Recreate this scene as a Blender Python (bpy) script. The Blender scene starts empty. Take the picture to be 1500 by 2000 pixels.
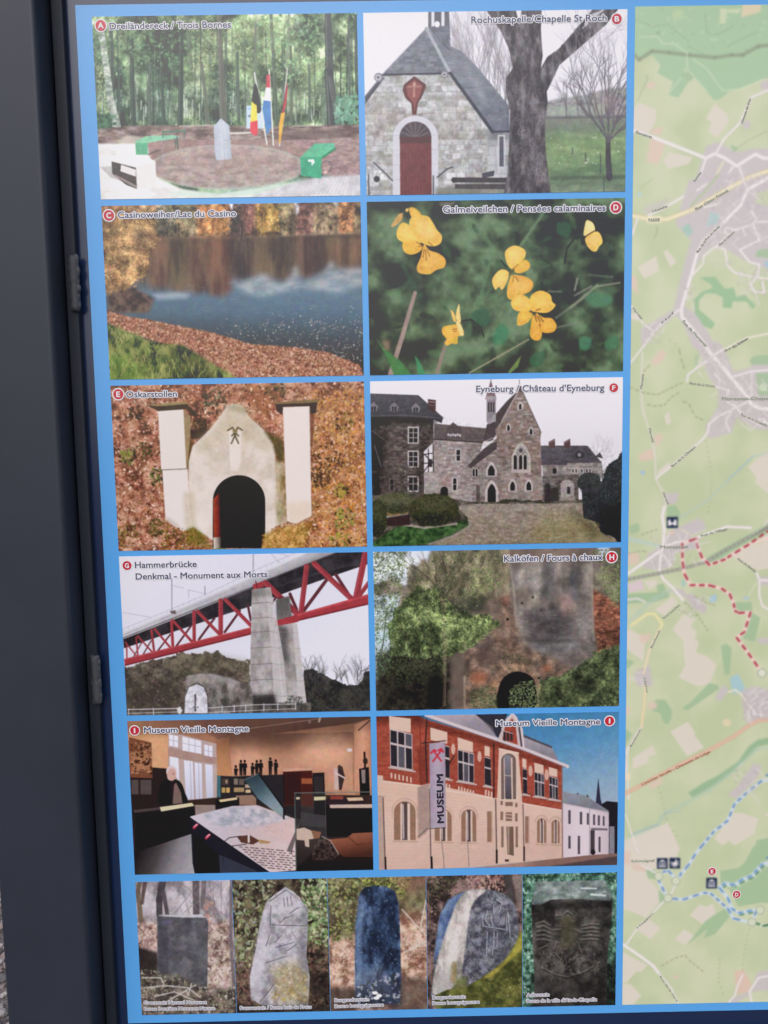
import bpy, bmesh, math, random
import numpy as np
from mathutils import Vector, Matrix

# ================================================================ camera, sky, sun, exposure
scene = bpy.context.scene
EYE = 1.40                                   # lens height above the gravel, metres
DIST = 0.90                                  # lens to the printed sheet
cam_data = bpy.data.cameras.new('camera')
cam = bpy.data.objects.new('camera', cam_data)
scene.collection.objects.link(cam)
scene.camera = cam
cam_data.sensor_fit = 'HORIZONTAL'
cam_data.sensor_width = 36.0
cam_data.lens = 36.0 * 1502 / 1500
cam_data.clip_start = 0.02
cam_data.clip_end = 2000
PITCH, YAW, ROLL = math.radians(5.418), math.radians(0.328), math.radians(-0.986)
right = Vector((math.cos(YAW), -math.sin(YAW), 0))
flat = Vector((math.sin(YAW), math.cos(YAW), 0))
fwd = flat * math.cos(PITCH) - Vector((0, 0, 1)) * math.sin(PITCH)
up = flat * math.sin(PITCH) + Vector((0, 0, 1)) * math.cos(PITCH)
r2 = right * math.cos(ROLL) + up * math.sin(ROLL)
u2 = up * math.cos(ROLL) - right * math.sin(ROLL)
rot = Matrix((r2, u2, -fwd)).transposed()
cam.matrix_world = Matrix.Translation((0, -DIST, EYE)) @ rot.to_4x4()

SUN_DIR = Vector((-0.16, -0.66, 0.74)).normalized()          # towards the sun: behind the viewer, a little to the left, veiled
world = bpy.data.worlds.new('World')
scene.world = world
world.use_nodes = True
wn = world.node_tree.nodes
wl = world.node_tree.links
wn.clear()
sky = wn.new('ShaderNodeTexSky')
sky.sky_type = 'NISHITA'
sky.sun_disc = False
sky.sun_elevation = math.asin(SUN_DIR.z)
sky.sun_rotation = math.atan2(SUN_DIR.x, SUN_DIR.y)
sky.air_density = 1.0
sky.dust_density = 3.0
grey = wn.new('ShaderNodeHueSaturation')                      # thin overcast: hardly any blue left in the sky
grey.inputs['Saturation'].default_value = 0.65
bg = wn.new('ShaderNodeBackground')
bg.inputs['Strength'].default_value = 0.15
wo = wn.new('ShaderNodeOutputWorld')
wl.new(sky.outputs[0], grey.inputs['Color'])
wl.new(grey.outputs[0], bg.inputs['Color'])
wl.new(bg.outputs[0], wo.inputs['Surface'])

sun_data = bpy.data.lights.new('sun', 'SUN')
sun_data.energy = 0.8
sun_data.angle = math.radians(60)
sun_data.color = (0.97, 0.98, 1.0)
sun = bpy.data.objects.new('sun', sun_data)
scene.collection.objects.link(sun)
sun.rotation_euler = SUN_DIR.to_track_quat('Z', 'Y').to_euler()

vs = scene.view_settings
vs.view_transform = 'Standard'
vs.look = 'None'
vs.gamma = 1.0
vs.use_curve_mapping = False
vs.exposure = 0.1

# ================================================================ materials
def mat(name, base, rough=.5, spec=.5, metallic=0.0):
    m = bpy.data.materials.new(name)
    m.use_nodes = True
    b = m.node_tree.nodes['Principled BSDF']
    b.inputs['Base Color'].default_value = (*base, 1)
    b.inputs['Roughness'].default_value = rough
    b.inputs['Specular IOR Level'].default_value = spec
    b.inputs['Metallic'].default_value = metallic
    return m

def lin(h):
    c = [int(h[i:i + 2], 16) / 255 for i in (0, 2, 4)]
    return tuple(x / 12.92 if x <= .04045 else ((x + .055) / 1.055) ** 2.4 for x in c)

GLOSS, SPEC = 0.20, 0.62                                 # laminate over the whole print
def node(m, kind, **k):
    n = m.node_tree.nodes.new(kind)
    for a, v in k.items(): setattr(n, a, v)
    return n

def laminate(m):
    """fine waviness and wipe marks in the clear laminate: it changes only the gloss"""
    L = m.node_tree.links; b = m.node_tree.nodes['Principled BSDF']
    tc = node(m, 'ShaderNodeTexCoord'); geo = node(m, 'ShaderNodeNewGeometry')
    n = node(m, 'ShaderNodeTexNoise'); n.inputs['Scale'].default_value = 6; n.inputs['Detail'].default_value = 6
    L.new(geo.outputs['Position'], n.inputs['Vector'])
    r = node(m, 'ShaderNodeMapRange'); r.inputs['To Min'].default_value = GLOSS - .04; r.inputs['To Max'].default_value = GLOSS + .08
    L.new(n.outputs['Fac'], r.inputs['Value']); L.new(r.outputs['Result'], b.inputs['Roughness'])
    return m

def ink(name, hexcol):
    m = mat(name, lin(hexcol), GLOSS, SPEC)
    L = m.node_tree.links; b = m.node_tree.nodes['Principled BSDF']
    geo = node(m, 'ShaderNodeNewGeometry')
    n = node(m, 'ShaderNodeTexNoise'); n.inputs['Scale'].default_value = 900; n.inputs['Detail'].default_value = 2
    L.new(geo.outputs['Position'], n.inputs['Vector'])
    mx = node(m, 'ShaderNodeMix', data_type='RGBA'); c = lin(hexcol)
    mx.inputs['A'].default_value = (*[v * .95 for v in c], 1); mx.inputs['B'].default_value = (*[min(1, v * 1.05) for v in c], 1)
    L.new(n.outputs['Fac'], mx.inputs['Factor']); 
    d = node(m, 'ShaderNodeTexNoise'); d.inputs['Scale'].default_value = 85; d.inputs['Detail'].default_value = 9; d.inputs['Roughness'].default_value = .72   # specks of dust and splash dried on the sheet
    L.new(geo.outputs['Position'], d.inputs['Vector'])
    dr = node(m, 'ShaderNodeMapRange'); dr.inputs['From Min'].default_value = .66; dr.inputs['From Max'].default_value = .78; dr.inputs['To Max'].default_value = .35
    L.new(d.outputs['Fac'], dr.inputs['Value'])
    dm = node(m, 'ShaderNodeMix', data_type='RGBA'); dm.inputs['B'].default_value = (.33, .33, .34, 1)
    L.new(dr.outputs['Result'], dm.inputs['Factor']); L.new(mx.outputs['Result'], dm.inputs['A']); L.new(dm.outputs['Result'], b.inputs['Base Color'])
    return laminate(m)

def paint_metal(name, base, rough, bump=.12):
    """powder-coated steel: orange-peel relief, faint dust, uneven gloss"""
    m = mat(name, base, rough, .38)
    L = m.node_tree.links; b = m.node_tree.nodes['Principled BSDF']
    geo = node(m, 'ShaderNodeNewGeometry')
    n = node(m, 'ShaderNodeTexNoise'); n.inputs['Scale'].default_value = 700; n.inputs['Detail'].default_value = 3
    n2 = node(m, 'ShaderNodeTexNoise'); n2.inputs['Scale'].default_value = 9; n2.inputs['Detail'].default_value = 8; n2.inputs['Roughness'].default_value = .7
    for q in (n, n2): L.new(geo.outputs['Position'], q.inputs['Vector'])
    r = node(m, 'ShaderNodeMapRange'); r.inputs['To Min'].default_value = rough - .06; r.inputs['To Max'].default_value = rough + .14
    L.new(n2.outputs['Fac'], r.inputs['Value']); L.new(r.outputs['Result'], b.inputs['Roughness'])
    mx = node(m, 'ShaderNodeMix', data_type='RGBA')
    mx.inputs['A'].default_value = (*[v * .82 for v in base], 1); mx.inputs['B'].default_value = (*[v * 1.25 + .002 for v in base], 1)
    L.new(n2.outputs['Fac'], mx.inputs['Factor']); L.new(mx.outputs['Result'], b.inputs['Base Color'])
    bp = node(m, 'ShaderNodeBump'); bp.inputs['Strength'].default_value = bump; bp.inputs['Distance'].default_value = .0006
    L.new(n.outputs['Fac'], bp.inputs['Height']); L.new(bp.outputs['Normal'], b.inputs['Normal'])
    return m

# ================================================================ layout measured on the sheet
HINGE1, HINGE2 = (-0.3392, 0.1497, 0.2111), (-0.3387, -0.3070, -0.2484)      # x, bottom, top
STX = [-0.1897, -0.0725, 0.0491, 0.168]      # seams between the five stone pictures
MAP_QUAD = [(156.5, 69.5), (6519.7, -19.7), (5655.9, 10026.1), (26.1, 10146.9)]      # corners of the map print in tracing units
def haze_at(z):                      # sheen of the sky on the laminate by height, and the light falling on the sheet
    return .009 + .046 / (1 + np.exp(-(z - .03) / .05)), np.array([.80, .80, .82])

# ---------------------------------------------------------------- print painter
# The printed photographs are drawn here in code, shape by shape, into plain arrays.
def rgb(c):
    if isinstance(c, str):
        return np.array([int(c[i:i + 2], 16) for i in (0, 2, 4)], np.float32) / 255
    return np.asarray(c, np.float32)

def homography(src, dst):
    A = []
    for (x, y), (u, v) in zip(src, dst):
        A += [[x, y, 1, 0, 0, 0, -u * x, -u * y], [0, 0, 0, x, y, 1, -v * x, -v * y]]
    h = np.linalg.solve(np.array(A, float), np.array(dst, float).ravel())
    return np.append(h, 1).reshape(3, 3)

def hmap(H, pts):
    p = np.c_[np.asarray(pts, float).reshape(-1, 2), np.ones(np.size(pts) // 2)] @ H.T
    return p[:, :2] / p[:, 2:]

def upsample(g, h, w):
    gh, gw = g.shape
    def ax(n, m):
        t = np.linspace(0, m - 1.001, n); i = t.astype(int); f = t - i
        return i, (f * f * (3 - 2 * f)).astype(np.float32)
    iy, fy = ax(h, gh); ix, fx = ax(w, gw)
    r = g[iy] * (1 - fy)[:, None] + g[iy + 1] * fy[:, None]
    return r[:, ix] * (1 - fx) + r[:, ix + 1] * fx

def fbm(h, w, cell, seed, octaves=5, gain=.55, stretch=1.0):
    rs = np.random.RandomState(seed); out = np.zeros((h, w), np.float32); a = 1.0
    for o in range(octaves):
        c = cell / 2 ** o
        if c < .8: break
        out += a * upsample(rs.rand(max(2, int(h / c / stretch) + 2), max(2, int(w / c * 1) + 2)).astype(np.float32), h, w)
        a *= gain
    lo, hi = np.percentile(out[::4, ::4], (2, 98))
    return np.clip((out - lo) / (hi - lo + 1e-6), 0, 1)

def blur(a, r):
    r = int(round(r))
    if r < 1: return a
    for ax in (0, 1):
        for _ in range(2):
            p = np.concatenate([np.repeat(a.take([0], ax), r + 1, ax), a, np.repeat(a.take([-1], ax), r, ax)], ax)
            c = np.cumsum(p, ax, dtype=np.float64)
            n = a.shape[ax]
            a = ((c.take(range(2 * r + 1, 2 * r + 1 + n), ax) - c.take(range(0, n), ax)) / (2 * r + 1)).astype(np.float32)
    return a

def curve(pts, n=6):
    p = np.array(pts, float); out = []
    for i in range(len(p)):
        a, b, c, d = p[i - 1], p[i], p[(i + 1) % len(p)], p[(i + 2) % len(p)]
        for t in np.arange(n) / n:
            out.append(.5 * (2 * b + (c - a) * t + (2 * a - 5 * b + 4 * c - d) * t * t + (3 * b - a - 3 * c + d) * t ** 3))
    return out

def oval(cx, cy, rx, ry, n=28):
    return [(cx + rx * math.cos(k * 2 * math.pi / n), cy + ry * math.sin(k * 2 * math.pi / n)) for k in range(n)]

def rect(x0, y0, x1, y1):
    return [(x0, y0), (x1, y0), (x1, y1), (x0, y1)]

def arch(x0, x1, ytop, ybot, pointed=False, n=12):
    cx, r = (x0 + x1) / 2, (x1 - x0) / 2
    if pointed:
        h = r * 1.5; top = [(x0 + r * t, ytop + h * (1 - t) ** 1.8 * (1 + .0 * t)) for t in np.linspace(0, 1, n)]
        top += [(x1 - (x - x0), y) for x, y in reversed(top)]
    else:
        top = [(cx - r * math.cos(a), ytop + r - r * math.sin(a)) for a in np.linspace(0, math.pi, n * 2)]
    return [(x0, ybot)] + top + [(x1, ybot)]

class Canvas:
    def __init__(s, quad, w, h, base, seed=1):
        s.w, s.h = w, h
        s.H = homography(quad, [(0, 0), (w, 0), (w, h), (0, h)])
        s.k = w / (quad[1][0] - quad[0][0]); s.seed = seed; s.rs = np.random.RandomState(seed); s.o = (0, 0); s.warp = None
        s.img = np.empty((h, w, 3), np.float32); s.img[:] = rgb(base)
    def pt(s, pts):
        p = np.asarray(pts, float).reshape(-1, 2) + np.array(s.o)
        return hmap(s.H, s.warp(p) if s.warp else p)
    def noise(s, cell, octaves=5, stretch=1.0, gain=.55):
        s.seed += 17
        return fbm(s.h, s.w, cell * s.k, s.seed, octaves, gain, stretch)
    def tex(s, cols, cell, octaves=5, stretch=1.0, gain=.6, contrast=1.3):
        n = np.clip((s.noise(cell, octaves, stretch, gain) - .5) * contrast + .5, 0, .9999) * (len(cols) - 1)
        i = n.astype(int); f = (n - i)[..., None]; c = np.array([rgb(x) for x in cols])
        return c[i] * (1 - f) + c[np.minimum(i + 1, len(cols) - 1)] * f
    def ramp(s, p0, p1, cols):
        (x0, y0), (x1, y1) = s.pt([p0, p1]); yy, xx = np.mgrid[0:s.h, 0:s.w]
        d = (x1 - x0) ** 2 + (y1 - y0) ** 2
        t = np.clip(((xx - x0) * (x1 - x0) + (yy - y0) * (y1 - y0)) / d, 0, .9999) * (len(cols) - 1)
        i = t.astype(int); f = (t - i)[..., None].astype(np.float32); c = np.array([rgb(x) for x in cols])
        return c[i] * (1 - f) + c[np.minimum(i + 1, len(cols) - 1)] * f
    def mask(s, pts, soft=0.0):
        p = s.pt(pts); pad = int(soft * s.k * 2) + 2
        x0 = max(0, int(p[:, 0].min()) - pad); x1 = min(s.w, int(p[:, 0].max()) + pad + 1)
        y0 = max(0, int(p[:, 1].min()) - pad); y1 = min(s.h, int(p[:, 1].max()) + pad + 1)
        if x1 <= x0 or y1 <= y0: return None
        S = 3; g = np.zeros(((y1 - y0) * S, (x1 - x0) * S), bool)
        X = (np.arange(g.shape[1]) + .5) / S + x0
        for (ax, ay), (bx, by) in zip(p, np.roll(p, -1, 0)):
            if ay == by: continue
            if ay > by: ax, ay, bx, by = bx, by, ax, ay
            r0 = max(0, math.ceil((ay - y0) * S - .5)); r1 = min(g.shape[0], math.ceil((by - y0) * S - .5))
            if r1 <= r0: continue
            yy = (np.arange(r0, r1) + .5) / S + y0
            g[r0:r1] ^= X[None, :] < (ax + (yy - ay) * (bx - ax) / (by - ay))[:, None]
        m = g.reshape(y1 - y0, S, x1 - x0, S).mean((1, 3), dtype=np.float32)
        if soft: m = blur(m, soft * s.k)
        return m, slice(y0, y1), slice(x0, x1)
    def put(s, m, ys, xs, col, a=1.0):
        if isinstance(col, np.ndarray) and col.ndim == 3: c = col[ys, xs]
        else: c = rgb(col)
        k = (m * a)[..., None]
        s.img[ys, xs] = s.img[ys, xs] * (1 - k) + c * k
    def fill(s, pts, col, a=1.0, soft=0.0, rough=0.0):
        r = s.mask(pts, soft)
        if r is None: return
        m, ys, xs = r
        if rough:      # ragged outline: the soft edge is cut by noise
            n = s.noise(rough)[ys, xs]
            m = np.clip((m + (n - .5) * 1.1 * (m > .01) * (m < .995) - .5) * 5 + .5, 0, 1)
        s.put(m, ys, xs, col, a)
    def all(s, col, a=1.0):
        s.img = s.img * (1 - a) + (col if isinstance(col, np.ndarray) and col.ndim == 3 else rgb(col)) * a
    def line(s, pts, width, col, a=1.0, w2=None, soft=.6):
        p = s.pt(pts); n = len(p) - 1
        for i in range(n):
            wa = width if w2 is None else width + (w2 - width) * i / n
            wb = width if w2 is None else width + (w2 - width) * (i + 1) / n
            s.seg(p[i], p[i + 1], wa * s.k / 2, wb * s.k / 2, col, a, soft)
    def seg(s, A, B, ra, rb, col, a=1.0, soft=.6):
        R = max(ra, rb) + 2
        x0 = max(0, int(min(A[0], B[0]) - R)); x1 = min(s.w, int(max(A[0], B[0]) + R) + 1)
        y0 = max(0, int(min(A[1], B[1]) - R)); y1 = min(s.h, int(max(A[1], B[1]) + R) + 1)
        if x1 <= x0 or y1 <= y0: return
        Y, X = np.ogrid[y0:y1, x0:x1]; X = X + .5; Y = Y + .5
        dx, dy = B[0] - A[0], B[1] - A[1]; L = dx * dx + dy * dy + 1e-9
        t = np.clip(((X - A[0]) * dx + (Y - A[1]) * dy) / L, 0, 1)
        d = np.hypot(X - A[0] - t * dx, Y - A[1] - t * dy)
        r = ra + (rb - ra) * t
        s.put(np.clip((r - d) / (2 * soft) + .5, 0, 1) * np.minimum(1, 2 * r + .15), slice(y0, y1), slice(x0, x1), col, a)
    def speck(s, pts, n, size, cols, aspect=(1, 2), ang=(0, 3.14), a=(.5, 1), soft=.6, grow=0.0):
        r = s.mask(pts)
        if r is None: return
        m, ys, xs = r; Q = np.array([rgb(c) for c in cols]); hh, ww = m.shape; done = 0; rs = s.rs
        P = rs.rand(n * 6, 2)
        for fx, fy in P:
            ix, iy = int(fx * ww), int(fy * hh)
            if m[iy, ix] < .5: continue
            done += 1
            if done > n: break
            r0 = rs.uniform(*size) * s.k * (1 + grow * fy); asp = rs.uniform(*aspect); th = rs.uniform(*ang)
            cx, cy = xs.start + fx * ww, ys.start + fy * hh
            c, sn = math.cos(th) * r0, math.sin(th) * r0
            s.seg((cx - c * (asp - 1), cy - sn * (asp - 1)), (cx + c * (asp - 1), cy + sn * (asp - 1)), r0, r0 * .7, Q[rs.randint(len(Q))], rs.uniform(*a), soft)
    def twig(s, x, y, ang, length, width, depth, col, spread=.5, up=0.0, a=1.0, kids=(2, 3)):
        rs = s.rs; px, py = x, y; pts = [(x, y)]; n = 3
        for i in range(n):
            ang += rs.uniform(-.18, .18) + up * (-math.pi / 2 - ang) * .2
            px += math.cos(ang) * length / n; py += math.sin(ang) * length / n; pts.append((px, py))
        s.line(pts, width, col, a, w2=width * .6)
        if depth > 0:
            for k in range(rs.randint(kids[0], kids[1] + 1)):
                j = rs.randint(1, n + 1)
                s.twig(*pts[j], ang + rs.uniform(-spread, spread), length * rs.uniform(.55, .85), width * .6, depth - 1, col, spread, up, a, kids)
    def leaves(s, pts, n, size, cols, **k):
        s.speck(pts, n, size, cols, aspect=(1, 2.2), **k)
    def stones(s, pts, cols, hx, hy, joint, depth=.5, seed=3):
        """rubble or brick masonry: uneven courses with darker joints, inside a polygon"""
        r = s.mask(pts)
        if r is None: return
        m, ys, xs = r; rs = np.random.RandomState(seed); H, W = m.shape; Q = np.array([rgb(c) for c in cols])
        lay = np.empty((H, W, 3), np.float32); lay[:] = rgb(joint); y = 0.0
        while y < H:
            hh = max(2.0, hy * s.k * rs.uniform(.7, 1.3)); x = -rs.rand() * hx * s.k
            while x < W:
                ww = max(2.0, hx * s.k * rs.uniform(.5, 1.5)); g = max(.7, .08 * hy * s.k)
                a0, a1 = int(max(0, x)), int(min(W, x + ww - g)); b0, b1 = int(y), int(min(H, y + hh - g))
                if a1 > a0 and b1 > b0: lay[b0:b1, a0:a1] = Q[rs.randint(len(Q))] * rs.uniform(.88, 1.1)
                x += ww
            y += hh
        s.put(m, ys, xs, s._full(blur(lay, .8), ys, xs), depth)
    def _full(s, lay, ys, xs):
        f = np.zeros((s.h, s.w, 3), np.float32); f[ys, xs] = lay; return f
    def grain(s, amt=.03, cell=3):
        s.img *= 1 + (s.noise(cell, 2)[..., None] - .5) * amt * 2
    def shade(s, pts, k, soft=10):
        r = s.mask(pts, soft)
        if r is None: return
        m, ys, xs = r; s.img[ys, xs] *= 1 - m[..., None] * (1 - k)
    def clump(s, pts, cell, amt, soft=12):
        """light and dark masses within a region of foliage or stone"""
        r = s.mask(pts, soft)
        if r is None: return
        m, ys, xs = r; n = s.noise(cell, 5, 1, .6)[ys, xs]
        s.img[ys, xs] *= 1 + (m * (n - .5) * 2 * amt)[..., None]
    def photo(s, amt=.12):
        """photographic unevenness: fine light and dark detail everywhere but in open sky, and the softness of an enlarged print"""
        g = s.img.mean(-1); w = np.clip((.86 - g) / .25, 0, 1)
        n = s.noise(9, 4, 1, .75) + s.noise(34, 3, 1, .6) - 1
        s.img *= 1 + (w * n * amt)[..., None]
        s.img *= 1 + (np.stack([s.noise(26, 3), s.noise(26, 3), s.noise(26, 3)], -1) - .5) * w[..., None] * .07
        s.img = blur(np.clip(s.img, 0, 1), 1)
        return s
CW, CH = 840, 560

def paint_forest():
    c = Canvas([(43, 60), (1412, 46), (1430, 985), (98, 1000)], CW, CH, '5c7459', 11)
    top = rect(20, 30, 1450, 640)
    c.all(c.tex(['24342a', '38493a', '50684a', '6c845c', '90aa7c', 'bccfa6'], 120, 6, 1.3, .72, 1.15))
    c.leaves(top, 4200, (1.5, 4.5), ['2e4030', '42563e', '5e7a50', '7a9464', '9ab47e'], a=(.3, .8))
    c.leaves(rect(20, 60, 1450, 520), 900, (1.5, 3.6), ['b5d0a8', 'd2e2cc', '9cc092'], a=(.4, .9))
    c.fill([(180, 180), (520, 140), (560, 460), (480, 600), (220, 600)], '2a3c31', .5, soft=50)
    c.fill([(1080, 60), (1320, 60), (1300, 230), (1120, 200)], '39473c', .65, soft=30)
    c.fill(rect(60, 420, 1420, 620), '52655a', .25, soft=30)
    c.clump(top, 90, .45); c.clump(top, 26, .25)
    for i in range(150):                                        # light between the far stems
        x = c.rs.uniform(60, 1420); y = c.rs.uniform(430, 560)
        c.line([(x, y), (x + c.rs.uniform(-4, 4), y + c.rs.uniform(25, 100))], c.rs.uniform(2, 7), 'c9d6cc', c.rs.uniform(.25, .8))
    for p in ([(560, 80), (690, 90), (680, 330), (560, 380)], [(740, 90), (880, 80), (880, 380), (750, 420)], [(1090, 230), (1230, 240), (1220, 520), (1100, 540)], [(70, 300), (140, 320), (140, 560), (80, 560)], [(880, 80), (1040, 90), (1030, 300), (900, 320)]): c.fill(p, 'a4b882', .35, soft=30); c.leaves(p, 170, (1.5, 4), ['b4c88c', 'c8d8a4', '98b078'], a=(.4, .9))
    for i in range(60):
        x = c.rs.uniform(60, 1420); y = c.rs.uniform(60, 420); d = c.rs.uniform(-8, 14)
        c.line([(x, y), (x + d, 640)], c.rs.uniform(3, 11), ['2c3a34', '3d4a42', '4e5c50', '5e6a5a'][i % 4], c.rs.uniform(.4, .85))
    for x0, y0, x1, y1, w0, w1, col in [(700, 40, 724, 592, 26, 38, '57584f'), (505, 150, 503, 645, 22, 28, '323f39'), (250, 180, 264, 640, 20, 26, '34423a'),
            (395, 200, 420, 640, 14, 20, '36443c'), (535, 50, 560, 330, 15, 17, '55604f'), (610, 300, 648, 650, 15, 26, '5b6152'), (345, 300, 347, 650, 16, 20, '4a564c'),
            (1262, 50, 1272, 400, 34, 46, '45494a'), (1266, 350, 1288, 632, 44, 60, '3d4143'), (1272, 380, 1328, 690, 22, 28, '515453'), (1062, 50, 1048, 330, 12, 14, '7d8773'),
            (1070, 220, 1075, 600, 14, 18, '55604f'), (968, 50, 985, 340, 18, 15, '5e6c58'), (985, 250, 1000, 620, 20, 26, '4a574a'), (1370, 70, 1376, 480, 14, 13, '4c5650'),
            (1408, 60, 1415, 560, 14, 14, '3b4540'), (795, 250, 805, 600, 15, 18, '47554a'), (1165, 300, 1170, 600, 12, 13, '4f5e50'), (140, 110, 150, 420, 22, 26, '414c44'), (890, 100, 893, 420, 12, 14, '5c6a58')]:
        c.line([(x0, y0), ((x0 + x1) / 2 + c.rs.uniform(-5, 5), (y0 + y1) / 2), (x1, y1)], w0, col, .95, w2=w1)
        c.line([(x0 - w0 * .25, y0), (x1 - w1 * .25, y1)], w0 * .2, '8a9282', .35)
    c.fill([(75, 140), (108, 140), (138, 330), (160, 480), (206, 660), (165, 684), (128, 500), (100, 300)], c.tex(['6e7a70', 'a9b2a8', 'd5dad4'], 30, 4, .5))
    c.leaves(rect(60, 100, 600, 330), 260, (3, 8), ['3c563f', '5d7f58', '7a9a70'], a=(.4, .8))
    c.leaves([(900, 60), (1240, 60), (1220, 300), (1060, 420), (900, 260)], 300, (3, 7), ['7fa474', '9dc08e', '5f8560'], a=(.4, .9))
    c.leaves([(1310, 470), (1420, 470), (1420, 620), (1290, 610)], 160, (4, 10), ['7fb096', '6a9c80', '548568'], a=(.5, .9))
    c.leaves([(75, 560), (165, 570), (165, 660), (80, 690)], 120, (4, 9), ['3c5a44', '52775a', '2e4636'], a=(.6, .9))
    fl = c.tex(['594844', '74605c', '8b7772', 'a08e88'], 60, 5, .3)
    c.fill([(80, 640), (250, 622), (700, 625), (1000, 628), (1440, 622), (1440, 760), (80, 760)], fl, soft=4)
    c.line([(500, 626), (680, 622)], 8, 'c4b8b0', .6); c.line([(760, 664), (870, 660)], 9, 'd6cfca', .9); c.line([(1080, 628), (1240, 626)], 7, 'b8a8a2', .6)
    c.fill([(960, 655), (1420, 635), (1420, 690), (1000, 700)], '54413f', .6, soft=8)
    lit = c.tex(['85686a', '977a7a', 'a88c8a'], 25, 4, .4)
    c.fill([(1020, 700), (1440, 690), (1440, 910), (1240, 880), (1100, 740)], lit, soft=3)
    c.fill([(300, 700), (1020, 695), (1150, 735), (1160, 800), (300, 800)], c.tex(['8a6d69', '9b7f7a'], 25, 4, .4), soft=4)
    c.fill([(180, 700), (230, 672), (290, 680), (330, 700), (300, 725), (190, 722)], 'b9ada4', .9, soft=3)
    c.fill([(80, 715), (330, 715), (350, 790), (400, 900), (520, 950), (700, 975), (1200, 900), (1450, 880), (1450, 1010), (80, 1010)], c.tex(['d6d2d4', 'e6e3e5', 'efedef'], 80, 4, .5), soft=3)
    c.fill(oval(745, 838, 402, 116), 'b0b4ae', .8, soft=4)
    c.fill(oval(745, 838, 392, 109), c.tex(['8f7a77', '9a8581', 'a6928d', 'ae9b96'], 40, 5, .4), soft=4)
    c.fill(oval(700, 790, 280, 50), 'a48c86', .5, soft=20)
    c.fill([(560, 770), (690, 775), (690, 800), (640, 790)], '6f5f5c', .7, soft=5)
    c.fill([(430, 960), (700, 952), (930, 935), (1130, 890), (1120, 930), (900, 985), (500, 985)], 'b4d3c2', .65, soft=12)
    c.fill([(860, 990), (1130, 905), (1240, 885), (1450, 880), (1450, 1005), (860, 1005)], c.tex(['b4b1ba', 'c9c6cf', 'd9d6de'], 40, 4), .85, soft=6)
    for i in range(26):
        c.line([(1000 + i * 22, 1000), (1130 + i * 16, 892)], 2, '9a97a0', .5); 
    for i in range(9): c.line([(960 + i * 20, 985 - i * 11), (1450, 985 - i * 12)], 2, '9a97a0', .45)
    c.fill([(88, 832), (200, 826), (300, 940), (150, 890)], 'a9a6aa', .8, soft=4)
    c.fill([(150, 800), (276, 835), (282, 948), (225, 925), (155, 868)], '4a4341')
    c.fill([(200, 822), (276, 848), (276, 884), (196, 856)], 'dcd8d9')
    c.fill([(170, 872), (282, 930), (282, 948), (165, 880)], '8a7a78')
    c.fill([(147, 782), (262, 766), (330, 782), (376, 806), (276, 838), (150, 805)], 'eceaeb'); c.fill([(276, 836), (376, 804), (382, 918), (286, 950)], 'dedbdd')
    c.fill([(272, 712), (335, 698), (338, 772), (276, 772)], '56a57c'); c.fill([(275, 700), (330, 676), (470, 672), (505, 684), (335, 712), (272, 712)], '7fbf9a')
    c.line([(486, 684), (492, 742)], 8, '4a5a52'); c.line([(476, 690), (480, 738)], 5, '4a5a52'); c.line([(340, 770), (400, 748)], 9, '5a4d4b', .7)
    c.line([(412, 655), (528, 650)], 9, '4f7a62'); c.line([(414, 655), (414, 685)], 6, '4f7a62'); c.line([(524, 652), (524, 684)], 6, '4f6a5a')
    c.fill([(1120, 790), (1195, 718), (1298, 716), (1300, 750), (1232, 792)], '55ae88'); c.fill([(1120, 788), (1232, 786), (1230, 898), (1126, 882)], '3a9a74')
    c.fill([(1160, 800), (1190, 798), (1196, 815), (1180, 832), (1178, 812), (1162, 812)], 'e4efe8')
    c.line(oval(1256, 836, 26, 28), 5, '5f5a5c', .9); c.line([(1236, 790), (1300, 745)], 10, '2a7a52'); c.fill(oval(1250, 866, 12, 8), 'c9a9a2')
    c.fill(rect(843, 522, 938, 640), 'c2d6ec', .95); c.fill(rect(852, 570, 872, 582), '5a6f80', .8); c.fill(rect(850, 530, 900, 545), '8ab0d6', .8)
    c.fill([(676, 628), (712, 586), (756, 624), (769, 796), (690, 802), (680, 760)], c.ramp((680, 700), (770, 700), ['adb4c6', 'c0c5d4', '9fa6b8']))
    c.line([(712, 588), (724, 640), (732, 796)], 3, '9aa0b2', .6); c.line([(730, 700), (752, 698)], 3, '8a90a2', .7); c.line([(730, 720), (755, 718)], 3, '8a90a2', .6)
    c.line([(884, 352), (950, 722)], 7, 'dcdcda'); c.line([(960, 338), (983, 726)], 7, 'e2e0dc'); c.line([(1054, 330), (1014, 728)], 6, 'd2cfc6')
    c.fill(curve([(886, 410), (902, 440), (916, 510), (918, 552), (896, 558), (872, 506)]), '2a272e'); c.fill([(870, 500), (897, 522), (900, 602), (864, 608)], 'e8cf4a'); c.fill([(864, 606), (901, 598), (903, 664), (890, 680), (862, 655)], 'd8404c')
    c.fill([(948, 366), (963, 362), (966, 432), (944, 428)], 'c8424c'); c.fill([(944, 428), (967, 430), (967, 502), (932, 496)], 'ece9ee'); c.fill([(932, 495), (968, 500), (972, 632), (950, 676), (940, 620), (926, 540)], '4a7cc0')
    c.fill([(1052, 400), (1056, 430), (1048, 520), (1030, 572), (1024, 560), (1042, 480)], 'b83a44'); c.fill([(1022, 560), (1042, 558), (1030, 640), (1020, 712), (1010, 716), (1012, 620)], 'e2a23c'); c.line([(1050, 420), (1026, 560)], 4, '5a2a30')
    c.grain(.018, 3); return c

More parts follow.
